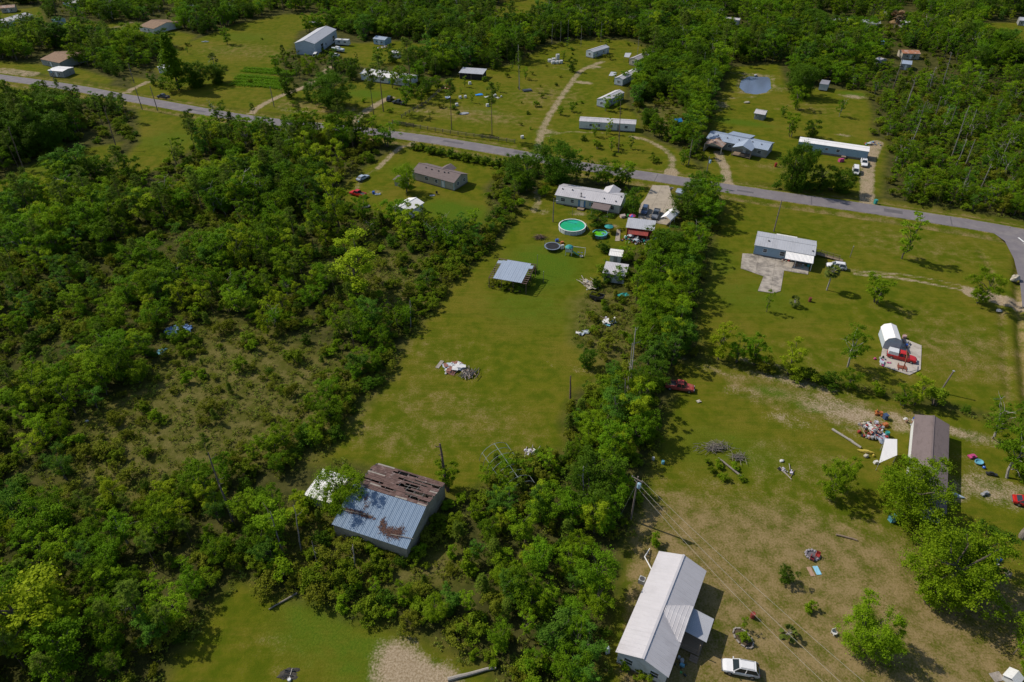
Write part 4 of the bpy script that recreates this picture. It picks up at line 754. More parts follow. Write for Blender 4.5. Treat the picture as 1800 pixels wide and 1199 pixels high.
def pine(seed, h=16., crown=.45, r=2.2, whorls=9, nl=46, leaf=.44, tr=.17, full=False):
    rng = np.random.default_rng(seed); b = MB(); cs = []; sg = []; ln = rng.normal(size=2) * .015 * h
    b.tube([(0, 0, -.2), (ln[0] * .3, ln[1] * .3, h * .4), (ln[0], ln[1], h * .98)], [tr, tr * .75, .04], 6)
    for i in range(whorls):
        u = (i + .4) / whorls; z = h * (1 - crown) + h * crown * u; rr = r * (1 - u * .8 if full else sin(pi * (.22 + .72 * u)) ** .8) * rng.uniform(.7, 1.15)
        for k in range(rng.integers(3, 6)):
            a = rng.uniform(0, 2 * pi); e = np.array([ln[0] * z / h + cos(a) * rr, ln[1] * z / h + sin(a) * rr, z + rr * rng.uniform(.05, .45)])
            limb(b, (ln[0] * z / h, ln[1] * z / h, z), e, .045, .015, rng, .03, 3, 2)
            for s in (.5, .78, 1.0): cs.append(np.array([ln[0] * z / h, ln[1] * z / h, z]) * (1 - s) + e * s + rng.normal(size=3) * .15); sg.append(.32 + .16 * s * r / 2.2)
    q, t = leaves(rng, np.array(cs), np.array(sg)[:, None], nl, leaf, .5, .28); return b, q, t
def shrub(seed, h=2.6, r=1.9, lobes=8, clumps=7, nl=34, leaf=.3):
    rng = np.random.default_rng(seed); b = MB(); cs = []; sg = []
    for i in range(lobes):
        a = rng.uniform(0, 2 * pi); rad = r * rng.uniform(0, .75); lr = r * rng.uniform(.28, .45); c = np.array([cos(a) * rad, sin(a) * rad, h * rng.uniform(.35, .85) - lr * .4])
        limb(b, (cos(a) * .15, sin(a) * .15, -.1), c, .06, .015, rng, .05, 4, 2)
        for k in range(clumps):
            d = rng.normal(size=3); d[2] = abs(d[2]) - .5; d /= np.linalg.norm(d); p = c + d * lr * rng.uniform(.4, 1.1); p[2] = max(.15, p[2]); cs.append(p); sg.append(lr * rng.uniform(.3, .5))
    q, t = leaves(rng, np.array(cs), np.array(sg)[:, None], nl, leaf); return b, q, t
def conifer_column(seed, h=18., r=3.4, n=150, nl=44, leaf=.5):
    rng = np.random.default_rng(seed); b = MB(); b.tube([(0, 0, -.2), (0, 0, h * .9)], [.3, .05], 6); cs = []; sg = []
    for i in range(n):
        u = rng.random() ** .8; z = h * (.06 + .92 * u); rr = r * (1 - u) ** .75 * rng.uniform(.15, 1.05) + .1; a = rng.uniform(0, 2 * pi); cs.append((cos(a) * rr, sin(a) * rr, z)); sg.append(.55 + .4 * (1 - u))
    q, t = leaves(rng, np.array(cs), np.array(sg)[:, None], nl, leaf, .2); return b, q, t
def weed(seed, h=.6, r=.7, n=10, nl=8, leaf=.28):
    rng = np.random.default_rng(seed); b = MB(); cs = np.stack([rng.normal(0, r * .5, n), rng.normal(0, r * .5, n), rng.uniform(.1, h, n)], 1)
    for i in range(3): b.tube([(0, 0, -.05), tuple(cs[i])], [.02, .01], 3)
    q, t = leaves(rng, cs, .22, nl, leaf, .3, .35); return b, q, t
PROTO = {}
def proto(key, kind, data, leafm, wood):
    b, q, t = data; h = float(q[..., 2].max())
    PROTO.setdefault(kind, []).append(dict(key=key, h=h, crown=quad_mesh(key + '_crown', q, t, [leafm]), trunk=b.mesh(key + '_trunk', wood), joint=quad_mesh(key, q, t, [leafm, wood], b), idx=None))
for i, (s, lm) in enumerate((('oak', 1), ('oak', 2), ('gum', 3), ('gum', 4), ('oak', 5), ('gum', 6))):
    proto('leafy_%d' % i, 'broad', broad(40 + i, 9, 3.3 + .25 * (i % 3), .2 + .08 * (i % 2), 11 + i % 3, 9, 105, .215, multi=1 + i % 2), LM[s], BARK)
for i, (hh, rr, bs, lb) in enumerate(((11, 2.7, .15, 16), (8, 4.2, .3, 9), (10, 3.2, .35, 8), (7, 2.6, .05, 13))): proto('mixed_%d' % i, 'broad', broad(50 + i, hh, rr, bs, lb, 8, 100, (.2, .24, .18, .2)[i], multi=1 + i % 2), LM[('cool', 'oak', 'cool', 'cool')[i]], BARK)
for i in range(3): proto('bright_%d' % i, 'bright', broad(70 + i, 10, 2.9, .18, 12, 8, 105, .215), LM['bright'], BARK)
for i in range(3): proto('slender_%d' % i, 'slender', broad(80 + i, 9, 1.9, .2, 11, 6, 86, .2, .12), LM['gum' if i else 'oak'], BARK)
for i in range(2): proto('dark_%d' % i, 'dark', broad(90 + i, 8.5, 4.0, .15, 14, 10, 105, .215), LM['dark'], BARK)
for i in range(3): proto('big_%d' % i, 'big', broad(100 + i, 11, 5.6, .22, 18, 13, 110, .225, .34, multi=1 + i % 2), LM[('gum', 'gum', 'oak')[i]], BARK)
for i in range(2): proto('ragged_%d' % i, 'ragged', broad(110 + i, 10, 3.2, .3, 13, 8, 70, .21, .2, gap=.3, bare=.28), LM['oak'], PALE)
for i in range(4): proto('pine_%d' % i, 'pine', pine(120 + i, 16 + i, .34 + .05 * i, 2.0 + .2 * i, 8 + i), LM['pine'], BARK2)
for i in range(3): proto('young_pine_%d' % i, 'ypine', pine(130 + i, 6, .85, 1.5, 11, 22, .42, .08, True), LM['pine' if i else 'olive'], BARK2)
for i in range(6): proto('shrub_%d' % i, 'shrub', shrub(140 + i, 2.5, 1.7 + .2 * (i % 3), 8, 7, 72, .175), LM[('shrub', 'olive', 'shrub', 'gum', 'olive', 'dark')[i]], BARK)
for i in range(4): proto('weed_%d' % i, 'weed', weed(150 + i), LM['weed' if i < 3 else 'olive'], BARK)
proto('dark_2', 'dark', broad(95, 9, 5.2, .1, 24, 14, 100, .225, .3), LM['dark'], BARK)
proto('column_0', 'column', conifer_column(160, 18., 4.2, 380, 60, .38), LM['oak'], BARK)
TREE_WORD = {'broad': 'mid-green broadleaf tree', 'bright': 'yellow-green young broadleaf tree', 'slender': 'slender upright broadleaf tree', 'dark': 'dark green dense tree', 'big': 'large spreading broadleaf tree', 'ragged': 'storm-thinned tree with bare limbs', 'pine': 'tall thin-crowned pine', 'ypine': 'young bushy pine', 'shrub': 'low leafy shrub', 'column': 'tall conical evergreen'}
TREE_NAME = {'broad': 'broadleaf_tree', 'bright': 'broadleaf_tree', 'slender': 'broadleaf_tree', 'dark': 'broadleaf_tree', 'big': 'broadleaf_tree', 'ragged': 'broadleaf_tree', 'pine': 'pine_tree', 'ypine': 'pine_tree', 'shrub': 'shrub', 'column': 'conical_evergreen_tree'}
def plant(kind, i, loc, h, rz, label, group=None, wide=1.0):
    p = PROTO[kind][i % len(PROTO[kind])]; s = h / p['h']; nm = TREE_NAME[kind]
    o = thing(nm, label, 'shrub' if kind == 'shrub' else 'tree', (loc[0], loc[1], 0), rz, group); o.scale = (s * wide, s * wide, s)
    link('stem' if kind == 'shrub' else 'trunk', p['trunk'], o); link('foliage' if kind == 'shrub' else 'crown', p['crown'], o); return o

# ------------------------------------------------------------------ hand-placed trees: base px, kind, variant, height m, label
HAND = [
    (1585, 455, 'slender', 2, 12.8, 'tall narrow tree casting shadow on the road-corner lawn', 1.0), (1717, 532, 'broad', 2, 9.5, 'broadleaf tree leaning beside the dirt track near the road bend', 1.05), (1536, 532, 'broad', 3, 8.2, 'small broadleaf tree south of the rutted sandy track', 1.05),
    (1490, 645, 'ragged', 1, 10, 'half-dead grey-twigged tree left of the concrete pad', 1), (1347, 548, 'slender', 1, 6, 'small leafy tree below the T-shaped patio', .9),
    (1262, 632, 'bright', 0, 9.5, 'tallest bright tree at the left end of the hedgerow below the blue-walled house', 1), (1295, 636, 'broad', 1, 7, 'mid-green hedgerow tree second from its left end', 1), (1326, 641, 'broad', 0, 7.5, 'rounded hedgerow tree third from its left end', .9), (1385, 657, 'bright', 1, 8.5, 'pointed bright tree standing in the thin part of the hedgerow', .9),
    (1422, 668, 'shrub', 0, 3.2, 'low shrub right of the pointed hedgerow tree', 1.2), (1455, 676, 'shrub', 5, 3.4, 'dark shrub in the hedgerow left of the concrete pad', 1.2), (1490, 684, 'broad', 4, 5.2, 'small dense tree at the foot of the half-dead tree', 1), (1405, 664, 'shrub', 2, 2.6, 'low hedge shrub between the pointed tree and the dark shrub', 1.4), (1340, 650, 'shrub', 1, 2.8, 'low hedge shrub in front of the rounded hedgerow tree', 1.4),
    (1540, 694, 'shrub', 3, 2.8, 'bright small shrub below the concrete pad', 1), (1585, 712, 'broad', 1, 5.2, 'low rounded tree below the red pickup pad', 1.1), (1607, 712, 'bright', 2, 8, 'bright tall tree beside the corner of the red pickup pad', .75), (1642, 713, 'shrub', 2, 4, 'shrub at the foot of the leaning grey post', 1),
    (1030, 645, 'dark', 0, 5.8, 'lone rounded dark tree on the right edge of the central lawn', .85), (1112, 376, 'dark', 1, 8.6, 'dense dark tree at the right gable of the silver-roofed central house', .72), (1052, 398, 'dark', 0, 4.8, 'low spreading dark tree shading the small pool', 1.7), (980, 322, 'dark', 2, 15, 'large round tree on the road verge left of the central house', .85),
    (925, 335, 'dark', 1, 12, 'tall dark tree at the head of the lawn path', .85), (905, 318, 'dark', 0, 9, 'dark tree behind the lawn path near the road', .9), (940, 310, 'broad', 0, 8, 'narrow tree beside the road at the head of the dirt path', .7), (957, 345, 'shrub', 3, 4, 'bright shrub at the left end of the silver-roofed central house', 1),
    (715, 338, 'big', 0, 9, 'spreading tree at the left end of the brown-roofed house', .75), (597, 402, 'bright', 0, 17, 'tall pyramid-shaped bright tree left of the red pickup in the yard', .85), (628, 515, 'bright', 1, 15.5, 'broad yellow-green tree rising above the left woods', 1.2), (434, 480, 'bright', 2, 14, 'slim yellow-green tree standing out in the left woods', .75), (500, 560, 'bright', 0, 8, 'sparse yellow-green tree above the brown scrub clearing', .8), (470, 590, 'bright', 2, 7, 'small yellow-green tree at the head of the scrub clearing', .8),
    (315, 158, 'column', 0, 23, 'very tall conical evergreen by the road bend near the vegetable field', 1.25), (270, 150, 'dark', 0, 5, 'small dark tree left of the tall conical evergreen', .8), (286, 155, 'dark', 1, 4.5, 'small dark tree at the foot of the conical evergreen', .8), (348, 152, 'dark', 2, 11.5, 'dark spreading tree right of the tall conical evergreen', 1.0), (384, 146, 'dark', 2, 9, 'dark rounded tree beside the vegetable field', 1.0),
    (585, 188, 'dark', 2, 14.5, 'big round dark tree shading the bare yard north of the road', 1.15), (545, 178, 'dark', 0, 7, 'medium dark tree left of the big round yard tree', .9), (510, 172, 'dark', 0, 11, 'dark tree beside the vegetable rows driveway', .8), (490, 132, 'broad', 0, 9, 'rounded tree behind the vegetable rows', .9), (545, 132, 'broad', 2, 9, 'tree left of the white house behind the pines', .9), (620, 140, 'dark', 1, 10, 'dense dark tree at the left gable of the white house', .8), (690, 155, 'broad', 3, 8, 'tree in front of the white house', .7), (715, 185, 'broad', 4, 8, 'bushy tree by the parked dark cars', .9), (740, 180, 'broad', 0, 7, 'bushy tree at the corner of the wooden fence', .9), (700, 150, 'bright', 1, 8, 'pale green tree between the tall pines', .8), (770, 160, 'broad', 1, 7, 'tree behind the fenced paddock corner', .9),
    (658, 209, 'pine', 1, 19, 'leftmost tall pine beside the pale drive', 1), (674, 196, 'pine', 2, 22, 'tall pine nearest the parked dark cars', 1.1), (724, 166, 'pine', 3, 23, 'tall pine behind the fence corner', 1.15), (794, 228, 'pine', 0, 19, 'lone tall pine inside the fenced paddock', .9), (865, 243, 'pine', 1, 20, 'lone tall pine at the right end of the paddock fence', .8), (912, 158, 'pine', 2, 16, 'thin tall pine left of the dirt lane', .6), (505, 135, 'pine', 0, 14, 'thin pine beside the vegetable rows', .7),
    (1005, 126, 'dark', 1, 6.5, 'small dark tree left of the dirt lane', .7), (400, 78, 'broad', 4, 9, 'lone tree standing on the bright field', .8), (377, 126, 'dark', 0, 4, 'small dark tree edging the bright field', .7),
    (1395, 332, 'dark', 2, 16.5, 'tall dark tree behind the leaning roadside pole', .62), (1365, 330, 'shrub', 5, 3, 'dark shrub on the road verge below the ranch house', 1), (1440, 335, 'dark', 1, 9, 'dark tree on the verge in front of the long blue home', .9), (1478, 338, 'dark', 2, 8.2, 'dark tree beside the parked white cars', .9), (1420, 332, 'shrub', 5, 4, 'dark shrub between the verge trees', 1.3), (1460, 333, 'shrub', 0, 4, 'leafy shrub below the long blue home', 1.3), (1425, 242, 'dark', 1, 7, 'round dark tree behind the long blue home', .9), (1475, 205, 'ragged', 0, 7, 'thin tree on the grass behind the long blue home', .8), (1375, 206, 'broad', 1, 5, 'small tree right of the pale garden shed', .8), (1398, 192, 'broad', 2, 9.5, 'leafy tree between the two north lots', .9), (1390, 240, 'broad', 3, 9, 'bushy tree left of the long blue home', .8), (1405, 170, 'dark', 2, 14, 'tall dark tree left of the grey trailer', .9),
    (1452, 875, 'broad', 2, 8.2, 'left tree of the dark-trunked pair on the lower right lawn', .75), (1474, 862, 'broad', 5, 7.6, 'right tree of the pair on the lower right lawn', .75), (1578, 908, 'big', 0, 12, 'large bright tree overhanging the brown-roofed home', .9), (1572, 872, 'broad', 3, 8.5, 'tree leaning over the white canopy', 1.1),
    (1660, 1045, 'big', 1, 13, 'largest spreading tree on the lower right yard', 1.0), (1700, 1010, 'dark', 1, 10, 'dark tree behind the largest yard tree', .9), (1625, 1060, 'broad', 5, 8, 'tree between the two big yard trees', .9), (1508, 1142, 'big', 0, 9, 'thick-trunked leaning tree on the lower right yard', .85), (1560, 1150, 'broad', 3, 6, 'low branching tree beside the thick-trunked one', .9),
    (1770, 840, 'ragged', 1, 11, 'grey storm-thinned tree at the right edge above the dirt yard', 1.1), (1805, 850, 'big', 2, 10, 'dense tree at the right edge of the dirt yard', .8), (1745, 770, 'ragged', 0, 9, 'grey-limbed tree right of the brown-roofed home', 1), (1812, 1140, 'big', 1, 9, 'leafy tree cut by the right edge near the garden bench', .8), (1805, 1190, 'broad', 2, 7, 'leafy tree at the lower right corner', .8),
    (1381, 1022, 'dark', 0, 3.3, 'round clipped dark bush right of the overhead wires', .95), (1420, 1072, 'shrub', 3, 1.8, 'small round bush between fire pit and wires', 1), (1150, 958, 'shrub', 3, 2.4, 'bright bush above the white-roofed house', .8), (1100, 1170, 'shrub', 3, 2.2, 'bushes at the near gable of the white-roofed house', 1), (1130, 1190, 'shrub', 0, 1.8, 'low shrubs along the near gable wall', 1.1), (1305, 1105, 'slender', 1, 3.0, 'slim sapling in the edged flower bed', .8), (1310, 1128, 'shrub', 2, 1.6, 'low plants in the edged flower bed', 1),
    (606, 896, 'big', 0, 9.6, 'bright leafy tree growing against the barn between its two roofs', .85), (788, 858, 'broad', 3, 6, 'leafy tree around the foot of the broken trunk', .9), (70, 1125, 'bright', 1, 13.5, 'big yellow-green tree at the lower left', 1.35), (10, 1140, 'bright', 2, 11, 'yellow-green tree cut by the lower left edge', 1.2), (130, 1175, 'gumx', 0, 9, 'broad tree at the bottom left below the big yellow-green one', 1), (370, 885, 'slender', 0, 9, 'thin pine-like tree with bare trunk above the barn woods', 1),
    (960, 500, 'shrub', 1, 0.1, '', 1), (918, 505, 'shrub', 1, 2.3, 'vine-covered shrub at the right side of the open-frame shed', .8), (878, 505, 'shrub', 2, 1.6, 'weeds growing inside the open-frame shed', .9), (900, 512, 'shrub', 4, 1.5, 'weedy bush at the front of the open-frame shed', .9),
    (1042, 420, 'shrub', 3, 2.4, 'bush beside the small round pool', .8), (1060, 355, 'shrub', 2, 2, 'low bushes behind the central house', 1.2), (985, 353, 'shrub', 0, 2.0, 'bush on the back wall of the central house', .9), (1010, 350, 'shrub', 3, 2.6, 'leafy bush beside the blue back door', .7), (1220, 340, 'broad', 1, 7.5, 'tree on the verge above the tree belt', .9), (1245, 350, 'broad', 0, 8, 'tree at the top right of the tree belt by the road', .9),
    (1003, 735, 'ypine', 0, 5, 'young pine thicket tree beside the broken post', 1.1), (1020, 730, 'ypine', 1, 4.6, 'young pine behind the broken post', 1.1), (1030, 750, 'ypine', 2, 4.2, 'young pine near the lawn corner', 1.1), (1000, 755, 'ypine', 1, 4.0, 'bushy young pine at the lawn corner', 1.1),
    (1045, 240, 'broad', 2, 5, 'small tree in front of the long white trailer', .7), (1070, 235, 'bright', 1, 6, 'pale tree at the middle of the long white trailer', .7), (1065, 195, 'broad', 3, 6, 'tree below the nearest white trailer', .9), (1085, 190, 'broad', 0, 6, 'bushy tree right of the nearest white trailer', .9), (1150, 240, 'broad', 4, 9, 'large bush-like tree right of the long white trailer', .8), (1135, 130, 'broad', 5, 7, 'tree behind the middle white trailer', .9), (1200, 290, 'broad', 1, 6, 'tree on the verge at the bend of the grass track', .9), (1150, 285, 'shrub', 0, 2.4, 'verge shrub beside the grass track', 1.3), (1050, 262, 'shrub', 2, 2.4, 'verge shrub below the long white trailer', 1), (1085, 262, 'shrub', 4, 2.2, 'verge shrub beside the tall bare trunk', 1),
    (336, 225, 'dark', 1, 7, 'dark tree on the grassy strip south of the road', .8), (450, 222, 'pine', 0, 9, 'thin pine at the roadside left of the drive', .9), (530, 226, 'pine', 1, 10, 'thin roadside pine standing above the woods edge', .9), (660, 245, 'pine', 2, 8, 'small roadside pine near the mailbox bin', .9),
]
for k, (x, y, h_) in enumerate(((1250, 832, 1.2), (1262, 822, 1.5), (1275, 842, 1.3), (1290, 826, 1.4), (1300, 842, 1.1), (1268, 840, 1.2), (1245, 815, 1.0))): HAND.append((x, y, 'shrub', 3 if k % 2 else 2, h_, ('leftmost', 'rear', 'lower middle', 'upper right', 'rightmost', 'front', 'upper left')[k] + ' bush on the overgrown brush mound', 1.2))
HAND = [t for t in HAND if t[5]]
HAND += [(x, y, 'shrub', k % 6, 1.5 + .25 * (k % 4), ORD[k] + ' from the left of the shrubs along the barn front', 1.2) for k, (x, y) in enumerate(((590, 938), (612, 952), (636, 962), (660, 975), (684, 980), (706, 992), (730, 985), (752, 950), (770, 918), (786, 892)))]
HAND += [(560, 312, 'bright', 1, 12, 'yellow-green tree left of the silver sedan', 1.1), (598, 300, 'bright', 0, 10.5, 'yellow-green tree above the silver sedan', 1.0), (868, 862, 'ypine', 0, 4.0, 'young pine at the left foot of the ruined hoops', 1.2), (905, 850, 'ypine', 1, 3.6, 'young pine growing through the ruined hoops', 1.2), (925, 838, 'broad', 1, 4.2, 'small tree at the upper right of the ruined hoops', 1.1), (948, 822, 'ypine', 2, 3.6, 'young pine below the pale scrap', 1.2), (885, 880, 'broad', 3, 4.6, 'leafy tree below the ruined hoops', 1.1), (975, 818, 'ypine', 0, 3.8, 'young pine right of the pale scrap', 1.2), (858, 885, 'shrub', 0, 3.0, 'bush left below the ruined hoops', 1.3), (915, 868, 'ypine', 1, 4.2, 'young pine right below the ruined hoops', 1.2), (945, 845, 'ypine', 0, 3.4, 'young pine right of the ruined hoops', 1.2), (893, 832, 'broad', 0, 4.0, 'small tree growing inside the ruined hoops', 1.1), (872, 815, 'ypine', 1, 3.0, 'young pine at the upper left of the ruined hoops', 1.2), (900, 812, 'shrub', 3, 2.2, 'bush at the upper end of the ruined hoops', 1.3), (858, 850, 'broad', 2, 4.5, 'leafy tree left of the ruined hoops', 1.0), (870, 835, 'shrub', 2, 2.0, 'low bush at the left hoop ends', 1.2), (1000, 800, 'ypine', 2, 3.6, 'young pine at the lawn corner right of the scrap', 1.2),
    (1062, 443, 'shrub', 5, 3.2, 'dark bush left of the small white-roofed shed', 1.2), (1058, 478, 'shrub', 0, 3.0, 'leafy bush at the left end of the grey-white shed', 1.1), (1068, 497, 'dark', 0, 4.0, 'dark tree in front of the grey-white shed', 1.0), (1090, 497, 'broad', 1, 5.0, 'bushy tree hiding the right end of the grey-white shed', 1.1), (1100, 462, 'broad', 3, 5.5, 'leafy tree right of the small white-roofed shed', 1.0), (1048, 505, 'shrub', 5, 2.6, 'dark bush beside the lumber pile', 1.2),
    (868, 500, 'shrub', 1, 1.9, 'weeds along the left front of the open pole shed', 1.2), (890, 508, 'shrub', 2, 1.7, 'weeds along the front middle of the open pole shed', 1.3), (910, 512, 'shrub', 0, 1.8, 'weeds along the right front of the open pole shed', 1.2), (928, 500, 'shrub', 1, 2.4, 'tall weeds at the right side of the open pole shed', 1.2), (930, 478, 'shrub', 2, 2.2, 'bushes at the rear right of the open pole shed', 1.2),
    (720, 168, 'broad', 0, 9, 'tree behind the dark parked cars', 1.0), (752, 165, 'dark', 0, 7, 'dark tree by the side fence', 1.0), (765, 130, 'dark', 1, 9, 'dark tree left of the dark open shed', 1.0), (735, 142, 'broad', 4, 9, 'tree right of the white house', 1.0), (870, 120, 'dark', 0, 8, 'dark tree right of the dark open shed', 1.0), (665, 112, 'broad', 1, 8, 'tree behind the white house left end', 1.0), (690, 110, 'dark', 1, 7, 'dark bush-like tree behind the white house', 1.0)]
HAND = [(x, y, 'broad' if k == 'gumx' else k, i, h, l, w) for x, y, k, i, h, l, w in HAND]
for k in range(22):  # clipped hedge along the road north of the brown-roofed house
    x = 728 + k * 8.2; HAND.append((x, 262 + k * 1.75 + random.uniform(-1.5, 1.5), 'shrub', (5, 0, 5, 2)[k % 4], random.uniform(2.4, 3.4), ORD[k] + ' from the left in the roadside hedge shrub row above the brown-roofed house', 1.15))
hand_xy = []
for x, y, k, i, h, l, w in HAND:
    p = P(x, y); hand_xy.append(p); grp = 'roadside hedge shrubs' if 'hedge shrub row' in l else None
    plant(k, i, p, h, random.uniform(0, 6.28), l, grp, w)
hand_xy = np.array(hand_xy)

# ------------------------------------------------------------------ the woods: sown everywhere that is not kept open
EXCL = [(1040, 350, 13), (690, 870, 11), (560, 850, 6), (1165, 1080, 11), (1395, 445, 12), (895, 485, 6), (1128, 405, 7), (1080, 440, 5), (1078, 467, 6), (770, 310, 13), (715, 360, 6), (560, 70, 24), (675, 130, 18), (828, 130, 9), (1041, 90, 9), (1120, 96, 14), (1093, 126, 14), (1068, 162, 12), (1068, 216, 14), (1300, 245, 17), (1343, 200, 7), (1465, 258, 16), (1448, 152, 7), (1330, 148, 14), (1635, 830, 13), (1570, 600, 6), (30, 38, 22), (270, 45, 20), (110, 100, 18), (97, 125, 9), (97, 35, 9), (143, 5, 16), (324, 10, 12), (283, 118, 6), (10, 13, 12), (557, 40, 8), (595, 80, 12), (1118, 852, 2), (885, 800, 5.5), (310, 580, 4), (1195, 680, 4), (1260, 360, 3), (1195, 340, 4),
        (1485, 38, 11), (1535, 42, 10), (1595, 93, 8), (1590, 108, 9), (1542, 104, 6), (1730, 66, 8), (1778, 73, 9), (1640, 38, 7), (1585, 16, 9), (1436, 34, 6), (1280, 33, 9), (1550, 70, 5), (1800, 35, 9), (1335, 16, 8), (785, 855, 2.5)]
EXLOW = [(1195, 684, 5), (1190, 712, 6), (1215, 700, 5), (560, 105, 22), (540, 115, 16), (600, 112, 12), (520, 95, 10), (650, 965, 7), (715, 990, 7), (600, 955, 5), (690, 1010, 7), (760, 930, 4), (630, 1020, 6), (1185, 405, 8), (1160, 420, 6), (1110, 455, 6), (1100, 490, 6), (1030, 600, 5)]
far_px = [((A[0] + B[0]) / 2, (A[1] + B[1]) / 2) for A, B, *_ in FAR]
for x, y in far_px:
    EXCL.append((x, y, 8))
    for k in (8, 17, 26): px_, py_ = PIX(P(x, y)[0], P(x, y)[1] - k); EXLOW.append((px_, py_, 9))
low_c = PL([(x, y) for x, y, r in EXLOW]); low_r = np.array([r for x, y, r in EXLOW])
ex_c = PL([(x, y) for x, y, r in EXCL]); ex_r = np.array([r for x, y, r in EXCL])
def sow(spacing, y0, y1, seed):
    rg = np.random.default_rng(seed); pts = []
    for Y in np.arange(y0, y1, spacing):
        hw = 0.60 * Y + 62; xs = np.arange(-hw, hw, spacing); pts.append(np.stack([xs + rg.uniform(-.45, .45, len(xs)) * spacing, Y + rg.uniform(-.45, .45, len(xs)) * spacing], 1))
    return np.vstack(pts), rg
def clear_mask(pts, m_open=2.4, scrub=True):
    ok = np.ones(len(pts), bool)
    for pl in OPENW.values(): ok &= polydist(pts, pl) > m_open
    d = np.minimum(segdist(pts, road_c), segdist(pts, side_c)); ok &= d > 9
    for c, r in zip(ex_c, ex_r): ok &= np.hypot(*(pts - c).T) > r * .82
    for px, hw, s in TRACKS: ok &= segdist(pts, PL(px)) > hw + 2
    for p in hand_xy: ok &= np.hypot(*(pts - p).T) > 1.2
    return ok
def inscrub(pts):
    r = np.zeros(len(pts), bool)
    for pl in SCRUBW.values(): r |= inside(pts, pl)
    return r
LANDMARK = [('the blue-roofed barn', 680, 890), ('the brown scrub clearing', 400, 700), ('the blue tarp heap', 310, 585), ('the left photo edge', 0, 560), ('the lower left corner', 40, 1100), ('the bottom lawn', 480, 1060), ('the hoop frame', 885, 800), ('the white-roofed house', 1080, 1080), ('the transformer pole', 1118, 850), ('the rusty red pickup', 1195, 680), ('the debris heaps', 1060, 570), ('the two half-hidden sheds', 1080, 460), ('the open-frame shed', 850, 480), ('the left yard pickup', 600, 345), ('the pyramid-shaped tree', 560, 430), ('the brown-roofed house', 850, 330), ('the roadside grass strip', 280, 250), ('the left meadow', 80, 280), ('the patio side belt', 1230, 480), ('the road at upper left', 120, 190), ('the big metal warehouse', 600, 30), ('the fenced paddock', 850, 80), ('the white trailers', 1180, 150), ('the pond', 1330, 90), ('the grey trailer', 1470, 130), ('the right dead trunks', 1640, 220), ('the road bend at right', 1700, 350), ('the long blue home', 1580, 280), ('the upper left houses', 180, 80), ('the top edge', 900, 10), ('the top right field', 1740, 90), ('the slim yellow-green tree', 430, 420), ('the bottom edge thicket', 950, 1150)]
LMK = PL([(x, y) for _, x, y in LANDMARK])
TALLW = ('low ', 'mid-height ', 'tall ')
SHRUB_WORD = ('low leafy shrub', 'olive shrub', 'green shrub', 'bright shrub', 'dull olive shrub', 'dark shrub')
def auto_label(kind, p, h, hm, var):
    k = int(np.argmin(np.hypot(*(LMK - p).T))); sz = 0 if h < hm * .8 else (2 if h > hm * 1.12 else 1)
    px, py = PIX(*p); dx, dy = px - LANDMARK[k][1], py - LANDMARK[k][2]
    w = TREE_WORD[kind] if kind != 'shrub' else SHRUB_WORD[var % 6]; pre = '' if w.startswith(('tall', 'low', 'large')) else ('small ', '', 'tall ')[sz]
    side = ('right of ' if dx > 0 else 'left of ') if abs(dx) > abs(dy) else ('below ' if dy > 0 else 'above ')
    near = 'just ' if hypot(dx, dy) < 70 else ''
    return pre + w + ' in growth ' + near + side + LANDMARK[k][0], 'woods ' + side + LANDMARK[k][0]
WOODS = {'broadleaf_tree': [], 'pine_tree': [], 'shrub': [], 'weed': []}
def choose(rg, px, py, X, Y):
    """kind and height of a canopy tree by where it stands"""
    u = rg.random()
    if py < 128 or (Y > 330):
        k = 'broad' if u < .42 else 'slender' if u < .62 else 'dark' if u < .72 else 'ragged' if u < .79 else 'pine' if u < .91 else 'bright' if u < .95 else 'shrub'; h = rg.uniform(5, 10) if rg.random() < .75 else rg.uniform(10, 14)
    elif px > 1490:
        k = 'slender' if u < .32 else 'broad' if u < .5 else 'shrub' if u < .72 else 'ragged' if u < .84 else 'pine' if u < .9 else 'ypine'; h = rg.uniform(3.2, 7) if rg.random() < .78 else rg.uniform(7, 10)
    elif px < 260 and py < 300:
        k = 'dark' if u < .35 else 'pine' if u < .65 else 'broad' if u < .85 else 'slender'; h = rg.uniform(7, 11)
    elif px > 1000 and py < 480:
        k = 'broad' if u < .7 else 'slender' if u < .85 else 'dark'; h = rg.uniform(6.5, 10)
    elif px > 1020:
        k = 'broad' if u < .6 else 'bright' if u < .72 else 'dark' if u < .85 else 'slender'; h = rg.uniform(6, 9.5)
    elif px > 740 and py > 780:
        k = 'broad' if u < .45 else 'shrub' if u < .6 else 'ypine' if u < .8 else 'bright' if u < .88 else 'slender'; h = rg.uniform(4, 7.5)
    else:
        k = 'broad' if u < .34 else 'slender' if u < .50 else 'pine' if u < .65 else 'ypine' if u < .73 else 'shrub' if u < .86 else 'bright' if u < .95 else 'ragged'; h = rg.uniform(4, 8.0)
    if k == 'gum': k = 'broad'
    if k == 'shrub': h = h * .5
    if k == 'pine': h = h * 1.25
    if k == 'ypine': h = h * .7
    return k, h
EDGE2 = [PL([(420, 1015), (480, 1045), (560, 1060), (610, 1085), (680, 1095), (740, 1120), (800, 1150), (850, 1175), (880, 1199)]), PL([(1060, 660), (1010, 690), (985, 740), (1000, 790), (900, 800), (850, 850)])]
EDGE = PL([(550, 808), (600, 762), (640, 712), (690, 652), (716, 602), (762, 542), (800, 493), (870, 433), (905, 388)])
